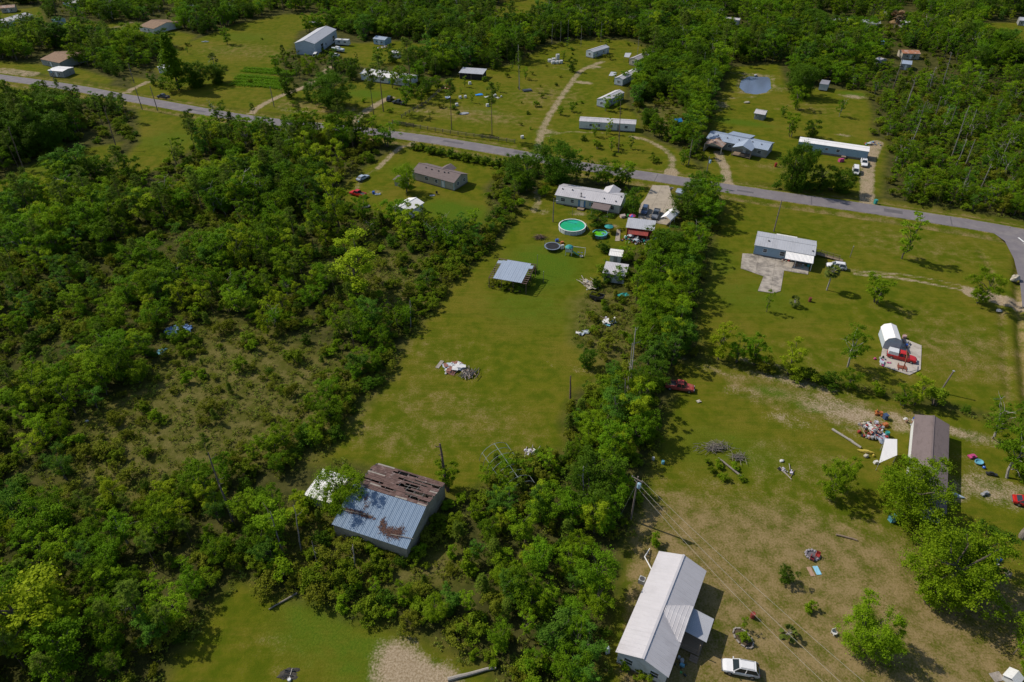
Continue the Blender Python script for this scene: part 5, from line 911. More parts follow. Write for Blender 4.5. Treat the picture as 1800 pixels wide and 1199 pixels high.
def sow_woods():
    for sp, a, c, seed in ((3.5, 36, 250, 1), (4.3, 250, 420, 2), (6.0, 420, 620, 3)):
        pts, rg = sow(sp, a, c, seed); ok = clear_mask(pts); sc = inscrub(pts)
        for p, s in zip(pts[ok], sc[ok]):
            px, py = PIX(*p)
            k, h = choose(rg, px, py, *p)
            nz = sin(p[0] * .11 + 1.3 * sin(p[1] * .07)) + sin(p[1] * .13 + 1.7 * sin(p[0] * .05 + 2)) + .6 * sin(p[0] * .31 + p[1] * .27)
            if px < 900 and 200 < py < 900 and not s:
                if nz > .9 and rg.random() < .8: continue
                if nz > .3: k, h = ('shrub', rg.uniform(1.6, 3.6)) if rg.random() < .7 else (k, h * .75)
                elif nz < -1.0 and k != 'shrub': h *= 1.2
            if np.any(np.hypot(*(low_c - p).T) < low_r): k, h = 'shrub', rg.uniform(1.2, 2.6)
            edge = px < 920 and 1.2 < segdist(p[None], EDGE)[0] < 8
            if px < 700 and 200 < py < 480 and k != 'shrub': h *= 1.3
            if px < 300 and 120 < py < 215: h *= .62
            edge = edge or (p[1] < 130 and any(.8 < segdist(p[None], e)[0] < 6 for e in EDGE2))
            if edge:
                u = rg.random(); k, h = ('broad', rg.uniform(3.6, 6)) if u < .5 else ('shrub', rg.uniform(2.6, 4)) if u < .85 else ('slender', rg.uniform(3.5, 6)); s = False
            if s:
                if rg.random() < (.15 if py > 880 else .74 if px < 560 and py > 560 else .5): continue
                k, h = ('shrub', rg.uniform(1.3, 3.2)) if rg.random() < .8 else ('ypine', rg.uniform(1.8, 4.0))
            WOODS[TREE_NAME[k]].append((p[0], p[1], h, k, int(rg.integers(0, 12)), rg.uniform(0, 6.28), rg.uniform(.85, 1.2)))
    pts, rg = sow(2.6, 36, 300, 4); ok = clear_mask(pts, .3); sc = inscrub(pts)
    for p, s in zip(pts[ok], sc[ok]):
        u = rg.random()
        if p[1] < 180 and (segdist(p[None], EDGE)[0] < 5 or any(segdist(p[None], e)[0] < 5 for e in EDGE2)): u *= .36; s = False
        if u < .34 and not s: WOODS['shrub'].append((p[0], p[1], rg.uniform(1.2, 2.8), 'shrub', int(rg.integers(0, 12)), rg.uniform(0, 6.28), rg.uniform(.9, 1.4)))
        elif u < .26: WOODS['shrub'].append((p[0], p[1], rg.uniform(.7, 1.8), 'shrub', int(rg.choice([0, 1, 4])), rg.uniform(0, 6.28), rg.uniform(.9, 1.3)))
    pts, rg = sow(1.15, 40, 190, 6); d = np.ones(len(pts), bool); ok = clear_mask(pts, -.6); sc = inscrub(pts)
    for p, s in zip(pts[ok], sc[ok]):
        if rg.random() < (.5 if s else .32): WOODS['weed'].append((p[0], p[1], rg.uniform(.35, 1.1), 'weed', int(rg.integers(0, 4)), rg.uniform(0, 6.28), 1.0))
    pts, rg = sow(8.5, 190, 400, 9); ok = (inside(pts, OPENW['north']) | inside(pts, OPENW['pines']) | inside(pts, OPENW['field'])) & (np.minimum(segdist(pts, road_c), 99) > 10)
    for c, r in zip(ex_c, ex_r): ok &= np.hypot(*(pts - c).T) > r
    for px, hw, s in TRACKS: ok &= segdist(pts, PL(px)) > hw + 1.5
    for p in pts[ok]:
        px, py = PIX(*p); u = rg.random(); east = px > 1000
        if u < (.85 if east else .42 if px > 620 else .16):
            k, h = ('shrub', rg.uniform(.8, 2.4)) if rg.random() < (.55 if east else .8) else ('slender', rg.uniform(2.5, 5.5)) if rg.random() < .6 else ('broad', rg.uniform(3, 6))
            WOODS[TREE_NAME[k]].append((p[0], p[1], h, k, int(rg.integers(0, 12)), rg.uniform(0, 6.28), rg.uniform(.9, 1.3)))
sow_woods()
def stuff(name, items, label_kind):
    """the rest of a kind: one object, instances of the same plants on points"""
    me = bpy.data.meshes.new(name); n = len(items); me.vertices.add(n)
    co = np.array([(t[0], t[1], 0) for t in items], np.float32); me.vertices.foreach_set('co', co.ravel())
    keys = sorted({(t[3], t[4] % len(PROTO[t[3]])) for t in items}); kid = {k: i for i, k in enumerate(keys)}
    ids = np.array([kid[(t[3], t[4] % len(PROTO[t[3]]))] for t in items], np.int32)
    sc = np.array([(t[2] / PROTO[t[3]][t[4] % len(PROTO[t[3]])]['h']) * np.array([t[6], t[6], 1]) for t in items], np.float32)
    rot = np.array([(0, 0, t[5]) for t in items], np.float32)
    me.attributes.new('pid', 'INT', 'POINT').data.foreach_set('value', ids)
    me.attributes.new('sc', 'FLOAT_VECTOR', 'POINT').data.foreach_set('vector', sc.ravel())
    me.attributes.new('rot', 'FLOAT_VECTOR', 'POINT').data.foreach_set('vector', rot.ravel())
    o = link(name, me); o['kind'] = 'stuff'; o['label'] = label_kind
    g = bpy.data.node_groups.new(name, 'GeometryNodeTree'); g.interface.new_socket('Geometry', in_out='INPUT', socket_type='NodeSocketGeometry'); g.interface.new_socket('Geometry', in_out='OUTPUT', socket_type='NodeSocketGeometry')
    gi = g.nodes.new('NodeGroupInput'); go = g.nodes.new('NodeGroupOutput'); j = g.nodes.new('GeometryNodeJoinGeometry')
    def na(nm, ty): a = g.nodes.new('GeometryNodeInputNamedAttribute'); a.data_type = ty; a.inputs[0].default_value = nm; return a.outputs[0]
    pid, scn, rtn = na('pid', 'INT'), na('sc', 'FLOAT_VECTOR'), na('rot', 'FLOAT_VECTOR')
    for k, i in kid.items():
        po = bpy.data.objects.new(PROTO[k[0]][k[1]]['key'], PROTO[k[0]][k[1]]['joint'])
        oi = g.nodes.new('GeometryNodeObjectInfo'); oi.inputs[0].default_value = po; oi.inputs['As Instance'].default_value = True
        cmp_ = g.nodes.new('FunctionNodeCompare'); cmp_.data_type = 'INT'; cmp_.operation = 'EQUAL'; g.links.new(pid, cmp_.inputs[2]); cmp_.inputs[3].default_value = i
        ip = g.nodes.new('GeometryNodeInstanceOnPoints'); g.links.new(gi.outputs[0], ip.inputs['Points']); g.links.new(cmp_.outputs[0], ip.inputs['Selection'])
        g.links.new(oi.outputs['Geometry'], ip.inputs['Instance']); g.links.new(rtn, ip.inputs['Rotation']); g.links.new(scn, ip.inputs['Scale']); g.links.new(ip.outputs[0], j.inputs[0])
    g.links.new(j.outputs[0], go.inputs[0]); md = o.modifiers.new('plants', 'NODES'); md.node_group = g; return o
for nm, items in WOODS.items():
    if nm == 'weed': stuff('weeds', items, 'dry weeds and tall grass across the scrub and wood edges'); continue
    def rank(t):
        px, py = PIX(t[0], t[1]); vis = -20 < px < 1820 and -20 < py < 1230; return -(t[2] / hypot(hypot(t[0], t[1]), CAM_H)) * vis
    items.sort(key=rank); room = 300 - sum(1 for t in HAND if TREE_NAME[t[2]] == nm); hm = float(np.median([t[2] for t in items]))
    labs = [auto_label(t[3], np.array(t[:2]), t[2], hm, t[4]) for t in items[:room]]; same = {}
    for i, (l, g) in enumerate(labs): same.setdefault(l, []).append(i)
    for l, ii in same.items():   # look-alikes are told apart by their order from the left
        if len(ii) > 1 and len(l.split()) <= 12:
            for n_, i in enumerate(sorted(ii, key=lambda i: PIX(*items[i][:2])[0])):
                if n_ < 22: labs[i] = (('leftmost' if n_ == 0 else ORD[n_] + ' from left') + ' ' + l, labs[i][1])
    for t, (l, gname) in zip(items[:room], labs):
        plant(t[3], t[4], t[:2], t[2], t[5], l, nm.replace('_', ' ') + 's in ' + gname, t[6])
    stuff({'broadleaf_tree': 'woodland', 'pine_tree': 'pine_growth', 'shrub': 'undergrowth'}[nm], items[room:], {'broadleaf_tree': 'green woodland filling the far and side lots', 'pine_tree': 'scattered pines in the woods', 'shrub': 'dense low undergrowth beneath the trees'}[nm])
# ------------------------------------------------------------------ vehicles
TYRE = principled('tyre_rubber', (0.025, 0.025, 0.026), .9); RIM = principled('wheel_rim', (.35, .35, .36), .4, .6); CARGLASS = principled('car_glass', (.02, .028, .034), .06, spec=.6, var=.2); BEDM = principled('bed_liner', (.04, .04, .042), .8)
LAMP = principled('lamp_lens', (.6, .6, .58), .15); TAIL = principled('tail_lens', (.32, .02, .02), .2); BUMP = principled('bumper_grey', (.14, .14, .145), .6)
def paint(name, col, rough=.3): return principled('paint_' + name, col, rough, spec=.5, var=.04, scale=.8)
def vehicle(kind, name, label, rear, front, mat, cat='car', topper=None, wear=False):
    a, f = np.array(P(*rear)), np.array(P(*front)); d = f - a; ang = atan2(d[1], d[0]); c = (a + f) / 2
    o = thing(name, label, cat, (c[0], c[1], 0.02), ang)
    S = dict(suv=(4.8, .95, 1.72, (1.1, .35, -1.75, -2.28), 1.0), sedan=(4.8, .9, 1.45, (1.0, .25, -1.2, -1.85), .92), pickup=(5.7, .97, 1.85, (1.25, .6, -.55, -.75), 1.08), van=(5.2, .98, 2.0, (1.9, 1.25, -2.4, -2.55), 1.05))[kind]
    L, w, H, (xa, xb, xc, xd), belt = S; hl = L / 2
    st = [(-hl, .62, .86, .55), (-hl + .12, belt * .97, .95, .36), (-hl + .9, belt, 1, .3), (xd + .1, belt, 1, .3), (xa, belt, 1, .3), (xa + .1, belt - .03, 1, .3), (hl - .5, belt - .13, .97, .3), (hl - .12, belt - .24, .9, .36), (hl, .62, .8, .5)]
    m = MB(); rings = []
    for x, zt, k, zb in st:
        W = w * k; r = [(x, -W * .92, zb), (x, -W, zb + .18), (x, -W, zt - .22), (x, -W * .93, zt - .02), (x, -W * .6, zt + .015), (x, W * .6, zt + .015), (x, W * .93, zt - .02), (x, W, zt - .22), (x, W, zb + .18), (x, W * .92, zb)]
        i = len(m.v); m.v += r; rings.append(i)
    n = 10
    for i, j in zip(rings[:-1], rings[1:]):
        for k in range(n): m.f.append((i + k, j + k, j + (k + 1) % n, i + (k + 1) % n)[::-1]); m.m.append(0)
    m.f.append(tuple(rings[0] + k for k in range(n))[::-1]); m.m.append(0); m.f.append(tuple(rings[-1] + k for k in range(n))); m.m.append(0)
    wb, wt = w * .92, w * .70; B = [(xa, belt), (xb, H - .06), (xc, H - .06), (xd, belt)]
    for s in (-1, 1):   # pillars belong to the body shell
        for (x0, z0), (x1, z1) in (((xa, belt), (xb, H - .05)), ((xd, belt), (xc, H - .05)), (((xa + xd) / 2 + .1, belt), ((xb + xc) / 2 + .1, H - .05))): m.tube([(x0, s * wb, z0), (x1, s * wt, z1)], .055, 4)
    m.build('body', mat, o, smooth=False)
    g = lambda nm, q: MB().face(q).build(nm, CARGLASS, o)
    g('windshield', [(xa, -wb, belt), (xa, wb, belt), (xb, wt, H - .06), (xb, -wt, H - .06)]); g('rear_window', [(xd, wb, belt), (xd, -wb, belt), (xc, -wt, H - .06), (xc, wt, H - .06)])
    for s in (-1, 1):
        q = [(xd, s * wb, belt), (xa, s * wb, belt), (xb, s * wt, H - .06), (xc, s * wt, H - .06)]; g('side_window', q if s < 0 else q[::-1])
        MB().box((xa - .1, s * (w + .09), belt + .08), (.14, .2, .14)).build('mirror', mat, o)
        MB().box((hl - .1, s * w * .62, belt - .36), (.14, .34, .16)).build('headlight', LAMP, o); MB().box((-hl + .04, s * w * .74, belt - .25), (.1, .2, .3)).build('taillight', TAIL, o)
    r = MB(); r.slab([(xc - .04, -wt - .03, H - .03), (xb + .04, -wt - .03, H - .03), (xb + .04, wt + .03, H - .03), (xc - .04, wt + .03, H - .03)], .06); r.slab([(xc + .2, -wt + .2, H), (xb - .2, -wt + .2, H), (xb - .2, wt - .2, H), (xc + .2, wt - .2, H)], .04); ro = r.build('roof', mat, o)
    if kind == 'suv':
        for s in (-1, 1): MB().tube([(xc + .15, s * wt * .9, H + .04), (xb - .1, s * wt * .9, H + .04)], .025, 4).build('roof_rail', BUMP, ro)
    MB().box((hl + .02, 0, .5), (.14, w * 1.7, .22)).build('front_bumper', BUMP, o); MB().box((-hl - .02, 0, .5), (.14, w * 1.7, .22)).build('rear_bumper', BUMP, o)
    for x in (-hl + .95, hl - .95):
        for s in (-1, 1):
            wh = MB().tube([(x, s * (w - .2), .36), (x, s * (w + .03), .36)], .36, 14).build('wheel', TYRE, o); MB().tube([(x, s * (w + .01), .36), (x, s * (w + .045), .36)], .2, 10).build('rim', RIM, wh)
    if kind == 'pickup':
        if topper: MB().box(((xd - hl) / 2, 0, belt + .36), (hl + xd - .1, w * 1.8, .74), taper=.93).build('bed_cap', topper, o)
        else:
            bx0, bx1 = -hl + .12, xd - .12; b = MB(); b.slab([(bx0, -w * .8, belt + .022), (bx1, -w * .8, belt + .022), (bx1, w * .8, belt + .022), (bx0, w * .8, belt + .022)], .01); b.build('bed_floor', BEDM, o)
            for s in (-1, 1): MB().box(((bx0 + bx1) / 2, s * w * .87, belt + .07), (bx1 - bx0 + .1, .16, .14)).build('bed_rail', mat, o)
            MB().box((bx0 - .04, 0, belt + .06), (.1, w * 1.7, .12)).build('tailgate', mat, o)
    return o
WHITE, RED, SILVER, NAVY, GREYP, BLACK = paint('white', (.66, .66, .67)), paint('red', (.46, .02, .018)), paint('silver_blue', (.36, .43, .52)), paint('navy', (.045, .075, .15)), paint('grey', (.16, .17, .19)), paint('black', (.022, .024, .03))
RUSTP = principled('faded_red_paint', (.32, .045, .04), .6, var=.3, dirt=(.25, .12, .07), dirt_amt=.6, dirt_scale=1.0)
vehicle('suv', 'car', 'white SUV parked on the grass beside the white-roofed house', (1329, 1184), (1272, 1173), WHITE)
vehicle('suv', 'car', 'white SUV with roof rack beside the light blue house', (1486, 474), (1453, 469), WHITE)
vehicle('pickup', 'pickup_truck', 'bright red pickup with white bed cap on the concrete pad', (1560, 625), (1607, 637), RED, 'truck', principled('bed_cap', (.55, .56, .58), .5))
vehicle('pickup', 'pickup_truck', 'faded red pickup under the tree belt edge', (1173, 680), (1216, 687), RUSTP, 'truck')
vehicle('suv', 'car', 'dark blue SUV on the driveway of the central house', (1136, 365), (1130, 381), NAVY)
vehicle('pickup', 'pickup_truck', 'grey pickup beside the white tent carport', (1156, 371), (1149, 389), GREYP, 'truck')
vehicle('pickup', 'pickup_truck', 'white pickup at the right end of the long blue home', (1517, 283), (1519, 296), WHITE, 'truck')
vehicle('van', 'van', 'white van parked nearest the road on the sandy drive', (1503, 297), (1503, 311), WHITE, 'van')
vehicle('pickup', 'pickup_truck', 'dark pickup driving on the road at upper left', (299, 174.5), (277, 171), BLACK, 'truck')
vehicle('sedan', 'car', 'silver blue sedan in the left yard', (629, 320), (647, 311), SILVER)
vehicle('pickup', 'pickup_truck', 'red pickup below the silver sedan', (640, 347), (619, 341), RED, 'truck')
vehicle('sedan', 'car', 'red car cut by the right edge on the dirt yard', (1790, 884), (1822, 893), RED)
vehicle('suv', 'car', 'black SUV under the trees at the end of the pale drive', (683, 179), (687, 173), BLACK)
vehicle('pickup', 'pickup_truck', 'dark pickup right of the black SUV under the trees', (706, 184), (696, 182), BLACK, 'truck')
vehicle('pickup', 'pickup_truck', 'white pickup parked below the warehouse boats', (585, 104), (596, 98), WHITE, 'truck')
vehicle('van', 'van', 'white van beside the warehouse corner trees', (553, 103), (558, 97), WHITE, 'van')
vehicle('sedan', 'car', 'dark car by the tan-roofed upper left house', (222, 63), (236, 61), BLACK)

# ------------------------------------------------------------------ pools, trampoline, play things
def water_mat(name, c1, c2):
    m = principled(name, c1, .08, var=.0, scale=.5, dirt=c2, dirt_amt=.55, dirt_scale=.35, spec=.5); return m
def pool(label, c_px, z, R, wallm, railm, water, nposts, ladder=False):
    c = P(*c_px, z); o = thing('swimming_pool', label, 'pool', (c[0], c[1], 0)); n = 32
    MB().lathe([(R, 0), (R, z), (R - .08, z), (R - .08, .1), (.02, .1)], n).build('pool_wall', wallm, o, smooth=False)
    MB().lathe([(R + .08, z - .03), (R + .08, z + .06), (R - .16, z + .06), (R - .16, z - .03)], n, ring=True).build('top_rail', railm, o)
    w = MB(); w.face([(cos(2 * pi * k / n) * (R - .09), sin(2 * pi * k / n) * (R - .09), z - .22) for k in range(n)]); w.build('water', water, o)
    for k in range(nposts): t = 2 * pi * k / nposts; MB().box((cos(t) * (R + .05), sin(t) * (R + .05), z / 2), (.16, .10, z), t + pi / 2).build('upright', railm, o)
    if ladder:
        l = MB()
        for s in (-.25, .25): l.tube([(R + .75, s - .3, 0), (R + .1, s - .3, z + .7), (R - .35, s - .3, z + .5), (R - .4, s - .3, .5)], .035, 5)
        for k in range(4): l.tube([(R + .65 - k * .15, -.55, .25 + k * .35), (R + .65 - k * .15, -.05, .25 + k * .35)], .03, 4)
        l.build('ladder', TRIM, o)
    return o
pool('round white-walled pool with green water on the lawn', (1006, 396), 1.25, 3.75, principled('pool_wall', (.45, .50, .50), .5, dirt=(.36, .4, .4), dirt_amt=.4), TRIM, water_mat('green_pool_water', (.004, .33, .12), (.015, .36, .30)), 14, True)
sp = pool('small round pool with yellow-green water and pool toys', (1054.5, 409.5), .9, 2.0, principled('pool_liner', (.12, .14, .18), .6, var=.2, dirt=(.4, .45, .5), dirt_amt=.6, dirt_scale=1), principled('teal_rail', (.10, .36, .40), .5), water_mat('bright_green_water', (.10, .42, .01), (.04, .36, .20)), 10)
FLOATB = paint('float_blue', (.12, .34, .44)); BLUEP = paint('plastic_blue', (.03, .10, .42)); TEALP = paint('plastic_teal', (.03, .25, .23)); ORNG = paint('plastic_orange', (.40, .13, .04)); PINKP = paint('plastic_pink', (.42, .06, .18)); YELP = paint('plastic_yellow', (.46, .36, .06)); GRNP = paint('plastic_green', (.05, .30, .08)); WHT = paint('plastic_white', (.58, .57, .55)); BRN = paint('plastic_brown', (.25, .15, .10)); REDP = paint('plastic_red', (.30, .035, .03)); GRY = paint('plastic_grey', (.3, .3, .31)); BLK = paint('plastic_black', (.03, .03, .032)); LAV = paint('cloth_lavender', (.45, .42, .5))
c = P(1059, 411, .75)
for k, (dx, dy) in enumerate(((.2, .2), (.9, -.3), (.5, -1.0))): o = MB().lathe([(.38, -.08), (.45, 0), (.38, .08), (.24, .08), (.18, 0), (.24, -.08)], 12, (c[0] + dx, c[1] + dy, .8), ring=True).build('pool_float', FLOATB); tag(o, ['blue ring float at the centre of the small pool', 'blue ring float at the right rim of the small pool', 'blue ring float at the near rim of the small pool'][k], 'float')
def umbrella(label, px, z, R, cols, cat='umbrella', name='parasol'):
    c = P(*px, z); o = thing(name, label, cat, (c[0], c[1], 0)); MB().tube([(0, 0, 0), (0, 0, z + .45)], .03, 5).build('pole', STEELP, o); n = 8
    for k in range(n):
        t0, t1 = 2 * pi * k / n, 2 * pi * (k + 1) / n; m = MB(); m.slab([(0, 0, z + .5), (cos(t0) * R, sin(t0) * R, z), (cos(t1) * R, sin(t1) * R, z)], .02); m.build('canopy_panel', cols[k % len(cols)], o)
    MB().box((0, 0, .06), (.5, .5, .12)).build('base', GRY, o); return o
umbrella('teal parasol between the dark tree and the small pool', (1070.5, 398), 2.0, 1.3, [TEALP]); umbrella('pink and blue striped parasol left of the parked cars', (1111.5, 379), 1.9, 1.05, [PINKP, BLUEP, PINKP, REDP])
c = P(971, 432.5, .85); T = thing('trampoline', 'round black trampoline with net frame on the lawn', 'trampoline', (c[0], c[1], 0)); R = 2.15
m = MB(); m.face([(cos(2 * pi * k / 28) * (R - .3), sin(2 * pi * k / 28) * (R - .3), .85) for k in range(28)]); m.build('jumping_mat', principled('black_mat', (.018, .018, .022), .8), T)
MB().lathe([(R, .80), (R, .9), (R - .32, .9), (R - .32, .80)], 28, ring=True).build('padded_rim', principled('rim_pad', (.16, .2, .26), .7), T)
for k in range(6):
    t = 2 * pi * k / 6; MB().tube([(cos(t) * (R + .02), sin(t) * (R + .02), 0), (cos(t) * (R + .02), sin(t) * (R + .02), 2.5)], .035, 5).build('net_post', BLK, T)
for zz in (1.6, 2.45): MB().tube([(cos(2 * pi * k / 24) * R, sin(2 * pi * k / 24) * R, zz) for k in range(25)], .02, 4, cap=False).build('net_ring', BLK, T)
c = P(1000, 447); S = thing('playset', 'plastic play tower with green parasol roof and swing beam', 'playset', (c[0], c[1], 0), radians(-14))
for x in (-.8, .8):
    for y in (-.8, .8): MB().box((x, y, 1.1), (.14, .14, 2.2)).build('post', WHT, S)
MB().box((0, 0, 1.1), (1.7, 1.7, .1)).build('deck', W_TAN, S)
for x, y, sx, sy in ((0, -.82, 1.6, .06), (-.82, 0, .06, 1.6), (0, .82, 1.6, .06)): MB().box((x, y, 1.5), (sx, sy, .7)).build('panel', WHT, S)
MB().lathe([(1.15, 2.2), (.75, 2.55), (.08, 2.8)], 8).build('parasol_roof', TEALP, S)
MB().slab([(.85, -.35, 1.1), (.85, .35, 1.1), (2.6, .35, .1), (2.6, -.35, .1)][::-1], .06).build('slide', GRNP, S)
MB().tube([(.8, .7, 2.1), (4.2, .7, 2.1)], .06, 5).build('swing_beam', WHT, S)
for s in (-.7, .7): MB().tube([(4.2, .7, 2.1), (4.2, .7 + s, 0)], .05, 5).build('leg', WHT, S)
for x in (2.4, 3.3):
    sw = MB().box((x, .7, .55), (.5, .22, .05)).build('swing_seat', BLUEP, S); MB().tube([(x - .2, .7, .55), (x - .2, .7, 2.08)], .012, 3).build('rope', GRY, sw); MB().tube([(x + .2, .7, .55), (x + .2, .7, 2.08)], .012, 3).build('rope', GRY, sw)
def small_item(name, label, cat, px, mat, shape='box', size=(.6, .5, .5), rz=.3, z=0):
    c = P(*px, z); m = MB()
    if shape == 'box': m.box((0, 0, size[2] / 2), size, 0, taper=.9); m.box((0, 0, size[2] * .98), (size[0] * .7, size[1] * .7, size[2] * .12))
    elif shape == 'barrel': m.lathe([(size[0] * .45, 0), (size[0] * .5, size[2] * .3), (size[0] * .5, size[2] * .7), (size[0] * .45, size[2]), (size[0] * .38, size[2]), (size[0] * .36, size[2] * .93)], 12)
    elif shape == 'rock': m.blob((0, 0, size[2] * .4), (size[0] / 2, size[1] / 2, size[2] * .6), random.Random(int(px[0])), 8, 6, .2)
    elif shape == 'chair':
        for x in (-.25, .25):
            for y in (-.25, .25): m.box((x, y, .2), (.06, .06, .4))
        m.box((0, 0, .43), (.6, .6, .06)); m.box((0, .3, .75), (.6, .06, .6)); m.box((-.3, 0, .62), (.05, .55, .05)); m.box((.3, 0, .62), (.05, .55, .05))
    elif shape == 'toycar':
        m.box((0, 0, .28), (size[0], size[1], .22)); m.box((-.05 * size[0], 0, .52), (size[0] * .45, size[1] * .8, .32), taper=.8)
        for x in (-.3, .3):
            for y in (-.5, .5): m.tube([(x * size[0], y * size[1] - .05, .16), (x * size[0], y * size[1] + .05, .16)], .16, 8)
    elif shape == 'bin': m.box((0, 0, size[2] * .5), (size[0] * .8, size[1] * .8, size[2]), taper=1.15); m.box((0, 0, size[2] * 1.04), (size[0], size[1], .08)); m.tube([(-.2, -size[1] * .42, .12), (.2, -size[1] * .42, .12)], .12, 8)
    elif shape == 'bath': m.lathe([(size[0] * .3, 0), (size[0] * .5, size[2] * .6), (size[0] * .5, size[2]), (size[0] * .42, size[2]), (size[0] * .3, size[2] * .35), (.02, size[2] * .3)], 14, sy=size[1] / size[0])
    elif shape == 'sheet':
        n = 5; r = random.Random(int(px[0] * 3 + px[1])); g = [[(size[0] * (i / (n - 1) - .5), size[1] * (j / (n - 1) - .5), .06 + r.uniform(0, size[2])) for j in range(n)] for i in range(n)]
        for i in range(n - 1):
            for j in range(n - 1): m.face([g[i][j], g[i + 1][j], g[i + 1][j + 1], g[i][j + 1]])
    elif shape == 'doghouse': m.box((0, 0, size[2] * .35), (size[0], size[1], size[2] * .7)); m.slab([(-size[0] * .6, -size[1] * .6, size[2] * .66), (size[0] * .6, -size[1] * .6, size[2] * .66), (size[0] * .6, 0, size[2]), (-size[0] * .6, 0, size[2])], .05); m.slab([(size[0] * .6, size[1] * .6, size[2] * .66), (-size[0] * .6, size[1] * .6, size[2] * .66), (-size[0] * .6, 0, size[2]), (size[0] * .6, 0, size[2])], .05)
    elif shape == 'kayak': m.tube([(-size[0] / 2, 0, .3), (-size[0] * .3, 0, .18), (0, 0, .16), (size[0] * .3, 0, .18), (size[0] / 2, 0, .3)], [.03, .26, .36, .26, .03], 8); m.box((0, 0, .46), (.9, .4, .08))
    elif shape == 'mower':
        m.box((0, 0, .45), (1.2, .7, .3)); m.box((.35, 0, .7), (.55, .6, .3), taper=.85); m.box((-.3, 0, .75), (.4, .45, .1)); m.box((-.48, 0, .95), (.08, .45, .35)); m.tube([(.1, 0, .7), (.0, 0, 1.05)], .03, 4)
        for x in (-.45, .5):
            for y in (-.42, .42): m.tube([(x, y - .1, .25), (x, y + .1, .25)], .27 if x < 0 else .2, 10)
    o = m.build(name, mat, None, (c[0], c[1], z), rz); return tag(o, label, cat)
SI = small_item
SI('toy_box', 'white and green plastic play kitchen right of the trampoline', 'toy', (988, 437), WHT, 'box', (1.0, .6, 1.1)); SI('toy_box', 'orange plastic toy on the trampoline edge side', 'toy', (988, 428), ORNG, 'box', (.9, .7, .6)); SI('toy_box', 'blue plastic toy box behind the trampoline', 'toy', (979, 424), BLUEP, 'box', (.9, .6, .6)); SI('ball', 'small grey tub right of the swing', 'tub', (1022, 452), GRY, 'bath', (.9, .9, .4))
SI('doghouse', 'pale pink dome-like doghouse by the right gable of the central house', 'doghouse', (1094, 382), principled('pale_pink', (.52, .42, .38), .7), 'doghouse', (1.2, 1.1, 1.0)); SI('planter', 'green shrub pot left of the striped parasol', 'planter', (1104, 382), GRNP, 'barrel', (.8, .8, .9))
SI('trash_can', 'dark bin on the right edge of the concrete drive', 'bin', (1188, 379), BLK, 'bin', (.8, .8, 1.1)); SI('mailbox_post', 'grey tub beside the driveway mouth', 'tub', (1180, 333), GRY, 'bath', (1.2, .8, .6)); SI('ride_on_mower', 'dark mower parked by the grey driveway shed', 'mower', (1203, 347), BLK, 'mower')
SI('trash_bin', 'teal wheeled bin where the sandy drive meets the road', 'bin', (1538, 358), TEALP, 'bin', (.9, .9, 1.2)); SI('trash_bin', 'dark teal wheeled bin at the mouth of the pale drive', 'bin', (632, 219), TEALP, 'bin', (.9, .9, 1.2))
SI('barrel', 'rusty red barrel stove on the lower right lawn', 'barrel', (1322, 1085), principled('rust_red', (.24, .045, .035), .8, var=.3), 'barrel', (.7, .7, 1.0)); SI('garden_chair', 'white garden chair near the thick-trunked tree', 'chair', (1465, 1115), WHT, 'chair'); SI('garden_chair', 'red lawn chair on the left of the fire pit', 'chair', (1427, 984), REDP, 'chair', rz=.9); SI('garden_chair', 'red lawn chair on the right of the fire pit', 'chair', (1436, 979), REDP, 'chair', rz=-.6); SI('mat', 'pale blue plastic mat below the fire pit', 'mat', (1436, 1003), paint('pale_blue_mat', (.22, .48, .62), .6), 'sheet', (.8, 1.5, .04), 0.1); SI('mat', 'worn reddish board left of the pale blue mat', 'board', (1425, 1005), principled('worn_board', (.34, .22, .15), .9), 'sheet', (.7, 1.6, .03), .1)
c = P(1428, 976); F = thing('fire_pit', 'round stone fire pit ring on the dry lawn', 'fire pit', (c[0], c[1], 0))
for k in range(14): t = 2 * pi * k / 14; MB().blob((cos(t) * 1.0, sin(t) * .9, .12), (.26, .24, .2), random.Random(k), 6, 4).build('stone', principled('pit_stone', (.25, .23, .25), .9, var=.3), F)
MB().lathe([(.85, .02), (.5, .08), (.02, .1)], 14).build('ash', principled('ash', (.11, .10, .11), .95, var=.3), F)
c = P(508, 1184); F = thing('burn_spot', 'dark ash heap on the bottom lawn', 'ash heap', (c[0], c[1], 0)); m = MB(); [m.blob((random.uniform(-.8, .8), random.uniform(-.55, .55), .02), (random.uniform(.4, .8), random.uniform(.35, .6), .12), random.Random(k), 9, 4, .3) for k in range(9)]; m.build('ash', principled('dark_ash', (.055, .05, .042), .95, var=.5), F)
for k in range(6): MB().tube([(random.uniform(-.8, .8), random.uniform(-.6, .6), .14), (random.uniform(-.8, .8), random.uniform(-.6, .6), .24)], .06, 5).build('charred_log', BLK, F)
SI('stump', 'pale round cut block at the edge of the dark ash heap', 'stump', (509, 1196), W_WHITE, 'barrel', (.5, .5, .35))
